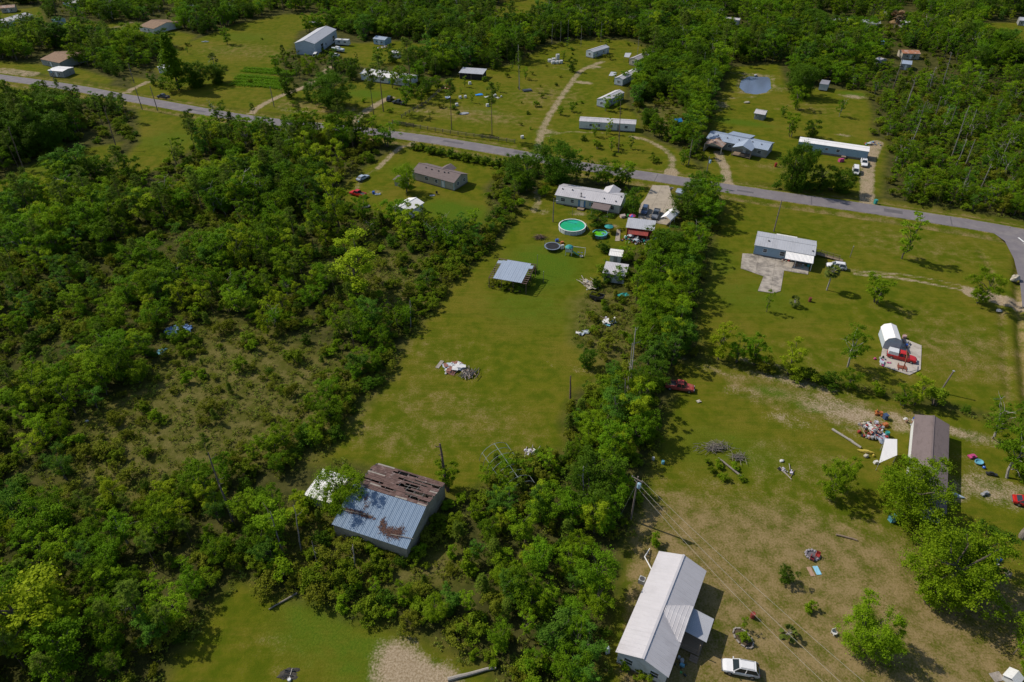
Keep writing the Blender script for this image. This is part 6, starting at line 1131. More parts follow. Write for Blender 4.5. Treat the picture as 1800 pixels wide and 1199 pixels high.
SI('ride_on_mower', 'orange riding mower on the sandy bank', 'mower', (1544, 729), ORNG, 'mower', rz=-.4); SI('wheeled_bin', 'dark blue bin right of the orange mower', 'bin', (1555, 736), NAVY, 'bin', (.8, .8, 1.0)); SI('garden_cart', 'rust orange cart above the junk heap', 'cart', (1555, 749), ORNG, 'box', (1.0, .7, .7)); SI('kayak', 'yellow kayak lying on the lawn below the junk heap', 'kayak', (1521, 795), YELP, 'kayak', (3.0, .7, .4), -.25); SI('boulder', 'tan block beside the yellow kayak', 'block', (1522, 803), W_TAN, 'rock', (.9, .7, .6)); SI('ball', 'small orange-yellow ball on the lawn', 'ball', (1535, 802), YELP, 'rock', (.5, .5, .5)); SI('water_drum', 'green drum beside the white canopy', 'drum', (1558, 766), TEALP, 'barrel', (.8, .8, 1.0))
SI('tarp', 'grey-blue tarp leaning beside the white canopy', 'tarp', (1548, 770), principled('grey_tarp', (.22, .26, .32), .8), 'sheet', (2.2, 2.8, .5), .3)
SI('toy_car', 'pink toy car on the dirt yard', 'toy', (1708, 804), PINKP, 'toycar', (1.4, .8, .6), .2); SI('wading_pool', 'turquoise plastic toy tub on the dirt yard', 'toy', (1720, 814), FLOATB, 'bath', (1.6, 1.3, .4)); SI('ball', 'blue ball on the dirt yard', 'ball', (1729, 823), BLUEP, 'rock', (.5, .5, .5)); SI('scooter', 'dark kids bike lying on the dirt yard', 'bike', (1742, 835), BLK, 'toycar', (1.8, .5, .6), -.3); SI('scooter', 'grey kids bike lying nearer the red car', 'bike', (1730, 869), GRY, 'toycar', (1.6, .5, .6), .4); SI('boat_tub', 'long blue-grey plastic tub along the brown home wall', 'tub', (1677, 871), SILVER, 'kayak', (3.2, .8, .4), -.5); SI('storage_bin', 'teal storage bin beside the brown home', 'bin', (1567, 915), FLOATB, 'bin', (1.2, 1.0, 1.1)); SI('cooler', 'white cooler by the canopy guy rope', 'cooler', (1539, 814), WHT, 'box', (.8, .5, .5)); SI('bag', 'white and green sack on the lower right lawn', 'sack', (1374, 811), WHT, 'rock', (.9, .6, .4)); SI('birdbath', 'pinkish grey pot beside the arched shed', 'pot', (1589, 594), principled('pinkish', (.4, .26, .25), .8), 'barrel', (.9, .9, .7))
SI('barrel', 'rusty barrel standing on the lawn below the blue house', 'barrel', (1423, 530), principled('rust_brown', (.18, .055, .035), .85, var=.3), 'barrel', (.75, .75, 1.1)); SI('boulder', 'pale boulder by the road bend', 'boulder', (1783, 493), principled('pale_rock', (.4, .36, .29), .9, var=.2), 'rock', (2.4, 1.8, 1.6)); SI('rubbish_bag', 'grey rubbish heap at the end of the rutted track', 'rubbish', (1755, 547), GRY, 'rock', (1.4, 1.0, .5)); SI('doghouse', 'small white-gabled doghouse at the lower right corner', 'doghouse', (1776, 1196), W_WHITE, 'doghouse', (1.6, 1.6, 1.5), .6); SI('pallet', 'grey lattice panel left of the white doghouse', 'panel', (1752, 1190), GREYWOOD, 'sheet', (1.6, 1.2, .05), .2)
SI('toy', 'blue plastic toys under the big yard tree', 'toy', (1752, 985), BLUEP, 'toycar', (1.2, .7, .6)); SI('toy', 'pale folded chairs under the big yard tree', 'chairs', (1745, 992), WHT, 'sheet', (1.8, .8, .2)); SI('stump', 'weathered grey stump right of the big yard tree', 'stump', (1770, 1012), SNAG, 'barrel', (.9, .9, .8)); SI('stump', 'tall grey stump at the right edge', 'stump', (1797, 945), SNAG, 'barrel', (1.3, 1.3, 1.8)); SI('bucket', 'white bucket by the tree belt edge', 'bucket', (1148, 808), WHT, 'barrel', (.5, .5, .6)); SI('bucket', 'pale blue pail on a post by the tree belt edge', 'bucket', (1165, 815), FLOATB, 'barrel', (.6, .6, .7)); SI('cardboard', 'pale cardboard on the lawn below the faded red pickup', 'cardboard', (1228, 706), W_TAN, 'sheet', (.9, .7, .15))
SI('portable_shed', 'bright blue portable box right of the long trailer', 'container', (1190, 220), paint('box_blue', (.02, .20, .45), .5), 'doghouse', (2.4, 2.4, 2.6)); SI('tarp', 'bright blue tarp on the paddock', 'tarp', (842, 167), paint('tarp_blue', (.02, .22, .6), .6), 'sheet', (3.2, 1.8, .3)); SI('panel', 'pale blue panel leaning in the paddock', 'panel', (787, 172), SILVER, 'sheet', (2.2, 2.4, .4)); SI('tractor', 'red tractor behind the paddock fence', 'tractor', (788, 157), REDP, 'mower', rz=1.0).scale = (1.8, 1.8, 1.8)
for k, (x, y, lb) in enumerate(((966, 109, 'leftmost white bale of the stack by the woods'), (972, 112, 'white bale second from the left in the stack'), (979, 112, 'white bale at the front middle of the stack'), (986, 111, 'rightmost white bale of the stack'), (980, 105, 'white bale on the top of the stack'), (973, 107, 'white bale at the back of the stack'))): SI('wrapped_bale', lb, 'bale', (x, y), WHT, 'barrel', (1.9, 1.9, 1.3 if k != 4 else 2.6))
for k, (x, y, lb) in enumerate(((803, 186, 'white goat shelter in the paddock centre'), (809, 173, 'left small white drum in the paddock'), (818, 172, 'right small white drum in the paddock'), (826, 148, 'white sheet heap below the dark open shed'), (870, 170, 'pale pallet stack in the paddock'), (857, 187, 'small white tub on the paddock grass'), (918, 243, 'white gas tank at the road end of the dirt lane'))): SI('farm_drum', lb, 'drum', (x, y), WHT, 'barrel' if k in (1, 2, 6) else 'box', (1.2, 1.0, 1.0))
SI('trailer_bed', 'dark empty trailer bed on the pasture left of the lane', 'trailer', (927, 160), BLK, 'box', (4.0, 2.4, .6)); SI('ash_heap', 'grey ash heap on the paddock', 'ash heap', (816, 200), GRY, 'rock', (4.0, 2.5, .4)); SI('debris', 'pale rubble heap on the grass behind the ranch house', 'rubble', (1313, 181), W_TAN, 'rock', (2.6, 1.6, .6)); SI('toy_slide', 'pink and red toy slide in front of the long blue home', 'toy', (1478, 284), PINKP, 'box', (1.8, 1.0, 1.0)); SI('flower_pot', 'red and white mailbox planter by the ranch lawn', 'planter', (1363, 293), REDP, 'barrel', (.9, .9, 1.3)); SI('pond_rock', 'white plastic jug at the far shore of the pond', 'jug', (1328, 133), WHT, 'rock', (1.6, 1.0, .6)); SI('boat_hull', 'small pale boat lying on the bright field', 'boat', (361, 74), W_STEEL, 'kayak', (4.0, 1.4, .6), .1)
SI('tarp', 'dark blue barrel lying in the left yard', 'barrel', (657, 341), BLUEP, 'barrel', (.9, .9, .9)); SI('lawn_table', 'pale blue broken table beside the blue barrel', 'table', (664, 342), W_STEEL, 'sheet', (1.8, 1.0, .4)); SI('fire_ring', 'dark fire ring in the left yard', 'fire ring', (644, 364), BLK, 'bath', (2.4, 2.0, .35)); SI('tarp', 'teal tarp heap inside the tree belt gap', 'tarp', (1095, 521), TEALP, 'sheet', (2.6, 1.6, .6)); SI('box', 'bright blue box deep in the left woods', 'box', (497, 412), paint('wood_blue', (.03, .26, .5), .5), 'box', (1.6, 1.2, 1.4)); SI('jug', 'white sheet scrap in the left woods', 'scrap', (570, 381), WHT, 'sheet', (1.6, 1.0, .2)); SI('utility_pedestal', 'pale meter box left of the white-roofed house', 'meter box', (1067, 1147), W_STEEL, 'box', (.6, .5, 1.2)); SI('jug', 'white jug lying on the scrub clearing', 'jug', (153, 741), WHT, 'rock', (.7, .4, .35)); SI('chair', 'dark wheelchair-like seat on the lawn edge by the brown-roofed house', 'seat', (768, 342), BLK, 'chair'); SI('table', 'grey garden table by the brown-roofed house', 'table', (760, 344), GRY, 'sheet', (1.6, .9, .1))

# ------------------------------------------------------------------ heaps
def heap(name, label, cat, px, rx, ry, n, mats, rz=0., boards=0, bmat=None, sheets=0, smats=(), h=.7, seed=1, blen=(1.5, 3.2)):
    r = random.Random(seed); c = P(*px); o = thing(name, label, cat, (c[0], c[1], 0), rz)
    for k in range(n):
        a, d = r.uniform(0, 6.28), r.random() ** .6; x, y = cos(a) * d * rx, sin(a) * d * ry; s = r.uniform(.2, .65); zz = max(.05, h * (1 - d) * r.uniform(.5, 1)); m = MB()
        t = r.random()
        if t < .45: m.box((x, y, zz + s * .2), (s, s * r.uniform(.5, 1), s * .6), r.uniform(0, 3), ry=r.uniform(-.5, .5), taper=r.uniform(.7, 1))
        elif t < .7: m.lathe([(s * .4, 0), (s * .5, s * .5), (s * .4, s)], 9, (x, y, zz))
        else: m.blob((x, y, zz + s * .2), (s * .6, s * .5, s * .35), r, 7, 5, .25)
        m.build('scrap_piece', mats[r.randrange(len(mats))], o)
    for k in range(sheets):
        a, d = r.uniform(0, 6.28), r.random() ** .7; x, y = cos(a) * d * rx * .8, sin(a) * d * ry * .8; sx, sy = r.uniform(.7, 1.6), r.uniform(.6, 1.1); t = r.uniform(0, 3); z0 = r.uniform(.1, h); q = []
        for u, v in ((-1, -1), (1, -1), (1, 1), (-1, 1)): q.append((x + (u * sx * cos(t) - v * sy * sin(t)) * .6, y + (u * sx * sin(t) + v * sy * cos(t)) * .6, z0 + r.uniform(-.12, .15)))
        MB().slab(q, .03).build('sheet', smats[r.randrange(len(smats))], o)
    for k in range(boards):
        a = r.gauss(pi / 2, .35); x, y = r.gauss(0, rx * .4), r.gauss(0, ry * .4); ln = r.uniform(*blen) / 2; z0 = r.uniform(.08, h); dz = r.uniform(-.1, .1)
        m = MB(); m.tube([(x - cos(a) * ln, y - sin(a) * ln, max(.06, z0 - dz)), (x + cos(a) * ln, y + sin(a) * ln, max(.06, z0 + dz))], r.uniform(.05, .11), 4); m.build('board', bmat if r.random() < .7 else WOOD, o)
    return o
RSTS = principled('rusty_sheet', (.22, .10, .075), .8, var=.4); GLV = principled('galv_sheet', (.42, .47, .52), .5, var=.15)
heap('scrap_pile', 'heap of rusty and white metal sheets on the central lawn', 'scrap pile', (796, 648), 2.5, 2.0, 3, [WHT], radians(20), 0, None, 30, [RSTS, WHT, RSTS, GLV, WHT], .6, 3)
heap('timber_pile', 'stack of grey boards right of the metal sheets on the central lawn', 'timber pile', (824, 658), 2.0, 1.3, 0, [WHT], radians(-12), 44, GREYWOOD, 0, (), .6, 5)
c = P(773, 641); tag(MB().slab([(-.4, -1.3, .12), (.4, -1.3, .12), (.4, 1.3, .12), (-.4, 1.3, .12)], .08).build('plank', GREYWOOD, None, (c[0], c[1], 0), radians(-22)), 'wide grey plank lying left of the metal sheet heap', 'plank')
heap('lumber_pile', 'long pile of grey lumber beside the tree belt', 'timber pile', (1037, 502), 1.8, 3.4, 3, [WHT, GRY], radians(18), 40, GREYWOOD, 6, [GLV, W_TAN], .8, 7)
heap('junk_heap', 'colourful junk heap beside the white canopy', 'junk heap', (1533, 757), 2.9, 2.6, 90, [REDP, RUSTP, WHT, BLK, GRY, BRN, GREYWOOD, W_TAN, RSTS, GRY, LAV], 0, 8, GREYWOOD, 4, [WHT, GLV], 1.0, 9)
heap('junk_heap', 'long junk row in front of the red shed', 'junk heap', (1120, 424), 4.6, 1.9, 80, [GRY, BLK, BRN, WHT, TEALP, REDP, W_TAN], radians(-12), 6, GREYWOOD, 5, [WHT, GLV], 1.0, 11)
heap('junk_heap', 'junk right of the red shed with green bin', 'junk heap', (1147, 420), 1.3, 2.0, 16, [GRY, BLK, TEALP, GRNP, WHT], 0, 3, GREYWOOD, 1, [GLV], .8, 12)
heap('scrap_pile', 'white and blue plastic scrap in the weeds below the lumber', 'scrap pile', (1070, 566), 2.2, 1.5, 10, [WHT, LAV, FLOATB], .4, 2, GREYWOOD, 10, [WHT, WHT, FLOATB], .5, 13)
heap('scrap_pile', 'white crumpled sheets at the lawn edge below the lumber', 'scrap pile', (1028, 585), 1.7, 1.1, 4, [WHT, GRY], .2, 2, GREYWOOD, 6, [WHT, GLV], .4, 14)
heap('tarp_heap', 'crumpled blue tarps and sheets at the edge of the left woods', 'tarp heap', (312, 582), 3.8, 2.2, 4, [paint('tarp_dull_blue', (.07, .17, .38), .6)], .3, 0, None, 13, [paint('tarp_dull_blue', (.07, .17, .38), .6), SILVER], .5, 15)
heap('tarp_heap', 'pale blue sheet scraps below the blue tarp heap', 'tarp heap', (290, 616), 1.8, 1.0, 0, [SILVER], .3, 0, None, 7, [SILVER, FLOATB], .3, 16)
heap('junk_heap', 'toys and bins behind the right end of the long blue home', 'junk heap', (1535, 254), 3.0, 2.0, 18, [REDP, FLOATB, WHT, BRN, BLUEP], 0, 0, None, 2, [GLV], .9, 17)
heap('junk_heap', 'dark machine parts on the rear of the concrete pad', 'junk heap', (1588, 605), 1.6, 1.6, 14, [BLK, BLUEP, GRY, BRN], 0, 2, GREYWOOD, 0, (), .6, 18)
heap('junk_heap', 'dark bins and parts at the left front of the concrete pad', 'junk heap', (1551, 636), 1.5, 1.8, 12, [BLK, GRY, PINKP, NAVY], 0, 0, None, 1, [GLV], .6, 19)
heap('scrap_ring', 'small burnt scrap ring on the lower right lawn', 'scrap pile', (1381, 829), 1.3, 1.0, 9, [BRN, LAV, GRY, BLK], 0, 4, GREYWOOD, 0, (), .25, 20)
heap('junk_heap', 'grey and blue clutter at the white gable of the brown home', 'junk heap', (1606, 742), 1.5, 1.3, 10, [GRY, BLUEP, WHT, BRN], 0, 2, GREYWOOD, 1, [GLV], .6, 21)
heap('porch_clutter', 'blue and green clutter beside the porch of the white-roofed house', 'clutter', (1199, 1168), 1.6, 1.6, 9, [FLOATB, BLK, GRNP, GRY], 0, 0, None, 0, (), .3, 22)
heap('patio_clutter', 'orange toys and pots along the blue house wall', 'clutter', (1380, 459), 1.0, .6, 7, [ORNG, REDP, W_TAN], 0, 0, None, 0, (), .5, 23); heap('patio_clutter', 'dark clutter under the awning of the blue house', 'clutter', (1410, 468), 2.4, 1.2, 12, [BLK, TEALP, GRY, BRN], 0, 0, None, 0, (), .6, 24)
heap('scrap_pile', 'pale scrap at the top of the hoop frame', 'scrap pile', (933, 797), 1.4, 1.0, 4, [WHT, LAV], 0, 5, GREYWOOD, 4, [WHT, LAV], .5, 25); heap('farm_clutter', 'boards and tubs scattered in the paddock', 'clutter', (868, 172), 4.5, 1.6, 12, [WHT, W_TAN, GRY], 0, 4, GREYWOOD, 2, [WHT], .5, 26); heap('yard_clutter', 'vehicles parts and tubs by the warehouse pines', 'clutter', (672, 84), 4.0, 2.5, 14, [WHT, GRY, BRN], 0, 3, GREYWOOD, 3, [WHT, RSTS], .9, 27)
def sticks(label, px, rx, ry, n, seed, mat=SNAG, name='brush_pile', h=.7):
    r = random.Random(seed); c = P(*px); m = MB()
    for k in range(n):
        x, y = r.gauss(0, rx * .4), r.gauss(0, ry * .4); a = r.gauss(.2, .7); ln = r.uniform(.5, 1.6); z0 = r.uniform(.05, h); m.tube([(x - cos(a) * ln, y - sin(a) * ln, z0), (x + cos(a) * ln * .2, y + sin(a) * ln * .2, z0 + .1), (x + cos(a + .3) * ln, y + sin(a + .3) * ln, max(.05, z0 + r.uniform(-.2, .25)))], [.05, .035, .015], 4, cap=False)
    o = m.build(name, mat, None, (c[0], c[1], 0)); tag(o, label, 'brush pile')
sticks('grey brush pile on the lower right lawn', (1258, 788), 3.2, 1.4, 90, 1); sticks('dark round brush heap left of the trampoline', (950, 419), 1.5, 1.2, 70, 2, BARK2); sticks('broken branches and roots on the overgrown brush mound', (1300, 806), 1.6, 1.0, 40, 3); sticks('dead branches at the edge of the young pines', (1035, 748), 1.4, 1.6, 40, 4)
def log(label, p0, p1, r0, r1, mat=SNAG, z=.2, name='fallen_log'):
    a, b = P(*p0), P(*p1); m = MB(); q = [((a[0] * (1 - t) + b[0] * t) + random.uniform(-.08, .08), (a[1] * (1 - t) + b[1] * t) + random.uniform(-.08, .08), z) for t in np.linspace(0, 1, 6)]; m.tube(q, list(np.linspace(r0, r1, 6)), 8)
    tag(m.build(name, mat), label, 'log')
log('peeled fallen trunk at the edge of the bottom gravel patch', (788, 1196), (872, 1174), .3, .2, PALE); log('thin fallen trunk poking out onto the bottom lawn', (473, 1072), (522, 1044), .1, .16); log('dead log across the overgrown brush mound', (1262, 808), (1304, 842), .14, .2, SNAG, .5); log('long grey log lying by the junk heap', (1463, 756), (1492, 774), .24, .2, PALE); log('split grey log continuing toward the yellow kayak', (1492, 774), (1513, 788), .26, .2, PALE); log('short log on the edge between the lower lawns', (1470, 941), (1506, 950), .16, .14, WOOD, .16)
# ------------------------------------------------------------------ trailer, hoist, hoop frame, posts and poles
c = P(1049, 526); T = thing('dump_trailer', 'black open dump trailer beside the lumber pile', 'trailer', (c[0], c[1], 0), radians(-25)); MB().box((0, 0, .55), (3.2, 1.8, .12)).build('bed', BLK, T)
for x, y, sx, sy in ((0, -.9, 3.2, .08), (0, .9, 3.2, .08), (-1.6, 0, .08, 1.8), (1.6, 0, .08, 1.8)): MB().box((x, y, .95), (sx, sy, .7)).build('side_board', BLK, T)
for y in (-1.05, 1.05): MB().tube([(0, y - .1, .35), (0, y + .1, .35)], .35, 12).build('wheel', TYRE, T)
MB().tube([(1.6, 0, .5), (2.9, 0, .4)], .05, 5).build('tow_bar', BLK, T)
c = P(1585, 647); T = thing('engine_hoist', 'rusty red steel hoist standing in front of the red pickup', 'hoist', (c[0], c[1], .1), radians(70)); RS = principled('rust_steel', (.20, .06, .035), .8, var=.3)
for s in (-1, 1): MB().tube([(-1.2, s * .8, .1), (1.3, s * .6, .1)], .08, 5).build('base_leg', RS, T)
MB().tube([(-1.0, 0, .1), (-.6, 0, 3.0)], .1, 6).build('mast', RS, T); MB().tube([(-.7, 0, 2.9), (2.0, 0, 3.3)], .09, 6).build('boom', RS, T); MB().tube([(-.9, 0, 1.3), (.6, 0, 3.0)], .06, 5).build('ram', RS, T); MB().box((0, 0, .15), (1.0, 1.8, .12)).build('crossbar', RS, T)
c = P(892, 834); T = thing('hoop_frame', 'bare hoops of a ruined greenhouse in the thicket', 'greenhouse frame', (c[0], c[1], 0), radians(-62)); PIPE = principled('pale_pipe', (.22, .26, .25), .6)
for k in range(8): x = -5 + k * 1.45; MB().tube([(x, cos(t) * 3.0, sin(t) * 2.9 + .2) for t in np.linspace(0, pi, 13)], .045, 5).build('hoop', PIPE, T)
MB().tube([(-5.1, 0, 3.12), (5.3, 0, 3.12)], .045, 5).build('ridge_pipe', PIPE, T)
for s in (-1, 1): MB().tube([(-5.1, s * 2.4, 1.95), (5.3, s * 2.4, 1.95)], .035, 5).build('side_pipe', PIPE, T)
POLE = principled('pole_wood', (.17, .14, .12), .9, var=.25)
def upole(label, base, h, arm=True, trans=False, lamp=False, rz=radians(-21), lean=(0, 0), guy=False):
    c = P(*base); o = thing('utility_pole', label, 'pole', (c[0], c[1], 0), rz); MB().tube([(0, 0, -.2), (lean[0] * .5, lean[1] * .5, h * .5), (lean[0], lean[1], h)], [.17, .15, .11], 8).build('shaft', POLE, o)
    if arm: MB().box((lean[0], lean[1] - .14, h - .5), (2.0, .12, .14)).build('crossarm', POLE, o); [MB().lathe([(.05, 0), (.07, .1), (.03, .2)], 6, (lean[0] + x, lean[1] - .14, h - .42)).build('insulator', GRY, o) for x in (-.85, .85)]
    if trans: MB().lathe([(.28, 0), (.32, .1), (.32, .9), (.26, 1.0), (.05, 1.05)], 12, (.5, -.2, h - 2.0)).build('transformer', principled('transformer_blue', (.26, .40, .50), .4), o)
    if lamp: l = MB().tube([(0, 0, h - .8), (1.0, -.2, h - .3)], .04, 5).build('lamp_arm', GRY, o); MB().blob((1.15, -.25, h - .35), (.35, .2, .14), random.Random(1), 8, 5, 0).build('lamp_head', GRY, l)
    if guy: MB().tube([(0, 0, h - 1.5), (-1.6, -1.4, 0)], .015, 3).build('guy_wire', GRY, o)
    return o
upole('utility pole with blue-grey transformer above the tree belt', (1109, 914), 10.5, True, True, rz=radians(-40), guy=True); upole('leaning roadside pole behind the dark verge tree', (1387, 330), 9.5, False, False); upole('roadside pole with pale transformer at the tree belt head', (1238, 326), 9.5, False, True); upole('tall dark pole behind the light blue house', (1360, 407), 9.5, False)
upole('light pole on the lawn left of the round pool', (972, 390), 7.2, False, False, True); upole('leftmost roadside pole by the upper left road', (100, 153), 8, False, True); upole('pole on the grass above the upper left road', (236, 146), 8, False); upole('tall pole on the verge behind the dark moving pickup', (277, 194), 9.5, False); upole('pole by the road left of the dark moving pickup', (250, 192), 8.5, False); upole('pole beside the vegetable drive', (482, 188), 8, False); upole('short street light by the road opposite the fence corner', (687, 243), 6, False, False, True); upole('pole standing on the lot above the ranch driveway', (1210, 290), 8.5, False)
for lb, b0, h, r in (('leaning grey post in the hedgerow below the concrete pad', (1652, 690), 5.5, .16), ('lone clothesline post on the lawn right of the blue house', (1494, 452), 3.2, .09), ('thin mast beside the open pole shed', (944, 480), 5.2, .05), ('short post right of the open pole shed', (955, 497), 3.2, .06), ('slim post behind the round pool', (1006, 381), 3.0, .05), ('white flag post on the verge above the central house', (1068, 322), 6.0, .05), ('slim metal post at the fence right edge of lower yard', (1781, 1150), 3.5, .06)):
    c = P(*b0); o = thing('post', lb, 'post', (c[0], c[1], 0)); MB().tube([(0, 0, -.1), (0 if 'leaning' not in lb else .7, 0 if 'leaning' not in lb else .1, h)], [r, r * .85], 7).build('shaft', POLE if 'white' not in lb else WHT, o); MB().box((0 if 'leaning' not in lb else .7, .1 if 'leaning' in lb else 0, h + .03), (r * 2.4, r * 2.4, .06)).build('cap', GRY, o)
# wires from the transformer pole to beyond the lower right edge
CABLE = principled('cable', (.33, .31, .27), .5)
top = np.array((*P(1109, 914), 10.1))
for lb, off, end, sag in (('upper overhead wire crossing the lower right lawn', (.6, -.4, 0), (1640, 1300, 8.5), 1.0), ('lower overhead wire beside the upper one', (-.6, -.2, 0), (1600, 1310, 8.5), 1.0), ('service cable from the transformer pole to the lawn side', (.3, -.2, -2.2), (1590, 1330, 7.0), 1.6)):
    p0 = top + off; e = np.array((*P(end[0], end[1], end[2]), end[2])); m = MB(); m.tube([tuple(p0 + (e - p0) * t - np.array((0, 0, sag * 4 * t * (1 - t)))) for t in np.linspace(0, 1, 22)], .02, 4); tag(m.build('overhead_wire', CABLE), lb, 'wire')
# ------------------------------------------------------------------ dead trunks
def snag(label, base, top, h, r=.16, stubs=4, mat=SNAG, seed=0):
    b, t = P(*base), P(*top, h); d = (t[0] - b[0], t[1] - b[1]); k = hypot(*d)
    if k > h * .35: d = (d[0] * h * .35 / k, d[1] * h * .35 / k)
    o = thing('dead_tree', label, 'tree', (b[0], b[1], 0)); rg = np.random.default_rng(seed + 7); m = MB(); pts = [(d[0] * u + rg.normal() * .05 * (u > 0), d[1] * u + rg.normal() * .05 * (u > 0), h * u - .1) for u in np.linspace(0, 1, 6)]; m.tube(pts, list(np.linspace(r, r * .45, 6)), 7); m.build('trunk', mat, o)
    for i in range(stubs):
        u = rg.uniform(.35, .97); a = rg.uniform(0, 6.28); ln = rg.uniform(.4, 1.5); p = np.array((d[0] * u, d[1] * u, h * u - .1)); m = MB(); m.tube([p, p + np.array((cos(a) * ln * .6, sin(a) * ln * .6, ln * .1)), p + np.array((cos(a) * ln, sin(a) * ln, ln * .55))], [r * .35, r * .22, r * .08], 5); m.build('branch_stub', mat, o)
    return o
SN = [((787, 862), (767, 765), 8.5, .36, 4, BARK2, 'broken dark trunk beside the barn'), ((1002, 703), (1003, 660), 5.0, .24, 1, BARK2, 'short broken trunk on the lawn beside young pines'), ((1107, 690), (1117, 570), 13, .15, 5, PALE, 'tall pale dead trunk at the lawn side of the tree belt'), ((1102, 700), (1112, 600), 11, .13, 4, PALE, 'second pale dead trunk close behind the tall one'), ((1096, 745), (1100, 665), 9, .14, 3, SNAG, 'dead trunk below the pale pair in the belt'), ((1079, 770), (1081, 695), 8, .12, 3, SNAG, 'thin dead trunk with side arm above the transformer pole'), ((1025, 900), (1025, 815), 8, .15, 5, PALE, 'forked pale dead trunk in the lower thicket'), ((1044, 915), (1044, 865), 5, .1, 1, SNAG, 'short dead stem right of the forked trunk'),
      ((206, 264), (183, 178), 14, .2, 7, BARK2, 'branchy dead pine at the dark grove edge'), ((44, 305), (14, 222), 14, .2, 8, BARK2, 'dead branchy pine near the left edge'), ((412, 925), (358, 768), 13, .2, 4, BARK, 'tall bent dead trunk in the scrub left of the barn'), ((497, 975), (473, 888), 7.5, .13, 2, SNAG, 'left dead stem below the white shed'), ((530, 970), (518, 872), 8, .12, 2, SNAG, 'right dead stem below the white shed'), ((626, 1010), (620, 955), 5, .14, 2, SNAG, 'pale dead stem in front of the barn'), ((560, 1000), (548, 950), 5, .08, 2, SNAG, 'thin dead stem left of the barn front'),
      ((1087, 268), (1091, 175), 16, .18, 2, BARK2, 'tall bare trunk on the verge below the long trailer'), ((913, 158), (910, 75), 17, .16, 5, PALE, 'tall bare tree left of the dirt lane bales'), ((1660, 100), (1663, 95), 6, .1, 1, PALE, 'short pale dead stem in the top right woods'), ((105, 440), (82, 355), 10, .13, 3, BARK, 'leaning dark trunk in the left woods'), ((70, 450), (58, 408), 7, .12, 2, BARK, 'dark trunk left of the leaning one in the left woods'), ((25, 470), (8, 430), 8, .13, 2, BARK, 'dark trunk near the left edge woods'), ((150, 410), (140, 365), 7, .1, 2, BARK, 'thin trunk right of the leaning trunk in the left woods'), ((312, 300), (298, 245), 10, .1, 3, BARK, 'thin tall trunk on the grassy strip below the road'), ((722, 575), (721, 525), 6, .09, 2, PALE, 'pale thin dead stem at the lawn tree line'), ((1225, 440), (1224, 385), 8, .09, 3, PALE, 'white-stemmed bare tree in the belt top'),
      ((1283, 610), (1282, 600), 1.5, .1, 0, SNAG, '')]
for b0, t0, h, r, s, mt, lb in SN:
    if lb: snag(lb, b0, t0, h, r, s, mt, int(b0[0]))
RW = [(1570, 155, 1583, 115, 11), (1588, 205, 1600, 160, 12), (1592, 190, 1606, 142, 11), (1632, 160, 1636, 128, 9), (1654, 160, 1664, 98, 14), (1604, 228, 1608, 208, 7), (1612, 225, 1618, 195, 9), (1595, 275, 1610, 232, 12), (1655, 228, 1660, 203, 8), (1662, 240, 1672, 204, 10), (1670, 283, 1700, 190, 17), (1680, 295, 1690, 265, 9), (1695, 295, 1702, 262, 9), (1628, 158, 1629, 150, 6), (1720, 340, 1735, 305, 9), (1752, 300, 1765, 262, 10), (1690, 345, 1694, 310, 8), (1776, 240, 1786, 215, 8), (1706, 100, 1716, 68, 10), (1590, 285, 1594, 255, 8), (1640, 215, 1646, 180, 9), (1700, 240, 1706, 205, 9)]
RW.sort()
for k, (x0, y0, x1, y1, h) in enumerate(RW): snag(ORD[k] + ' from left of the pale leaning dead trunks in the right-hand woods', (x0, y0), (x1, y1), h * 1.2, .2, 4, PALE if k % 3 else SNAG, k)['group'] = 'dead trunks in the right-hand woods'
TW = [(1532, 30), (1654, 28), (985, 62), (1021, 70), (970, 66), (1056, 62), (870, 60), (833, 42), (998, 60), (1120, 90), (1240, 170), (1252, 150), (1235, 120)]
TW.sort()
for k, (x, y) in enumerate(TW): snag(ORD[k] + ' from left of the thin pale dead trunks among the far woods', (x, y + 12), (x + 1, y - 22), 11, .12, 2, PALE, k + 40)['group'] = 'dead trunks in the far woods'
# ------------------------------------------------------------------ palms
PALMM = leaf_mat('palm_fronds', (.045, .075, .010), (.15, .18, .03), .25); PALMD = leaf_mat('dead_fronds', (.16, .10, .05), (.3, .2, .1), .2)
def palm(label, base, h, R=1.6, n=26, dead=False, stem=.16, sago=False):
    c = P(*base); o = thing('palm_tree', label, 'palm', (c[0], c[1], 0)); rg = np.random.default_rng(int(base[0])); MB().tube([(0, 0, -.1), (.05, 0, h * .5), (0, .08, h)], [stem * 1.2, stem, stem * .9], 8).build('trunk', PALE if not sago else BARK, o); me = None
    for k in range(n):
        a = k * 2.4; el = rg.uniform(-.5, 1.2); q = []; u = np.array((cos(a) * cos(el), sin(a) * cos(el), sin(el))); sd = np.array((-sin(a), cos(a), 0)); up = np.cross(u, sd) * -1
        for j in range(9):
            f = (j / 8 - .5) * (1.9 if not sago else .9); p0 = np.array((0, 0, h)) + u * R * .45; d = u * cos(f) + sd * sin(f); p1 = p0 + d * R * .62 + np.array((0, 0, -.22 * R * (1 - sin(el)))); wv = np.cross(d, up); wv = wv / (np.linalg.norm(wv) + 1e-6) * .07 * R
            q.append([p0, p0 * .5 + p1 * .5 + wv, p1, p0 * .5 + p1 * .5 - wv])
        q = np.array(q); me = quad_mesh('frond', q, np.repeat(rg.random(len(q)), 4), [PALMM if not dead else PALMD]); link('frond', me, o)
        MB().tube([(0, 0, h), tuple(np.array((0, 0, h)) + u * R * .5)], .02, 3).build('frond_stalk', PALE, o)
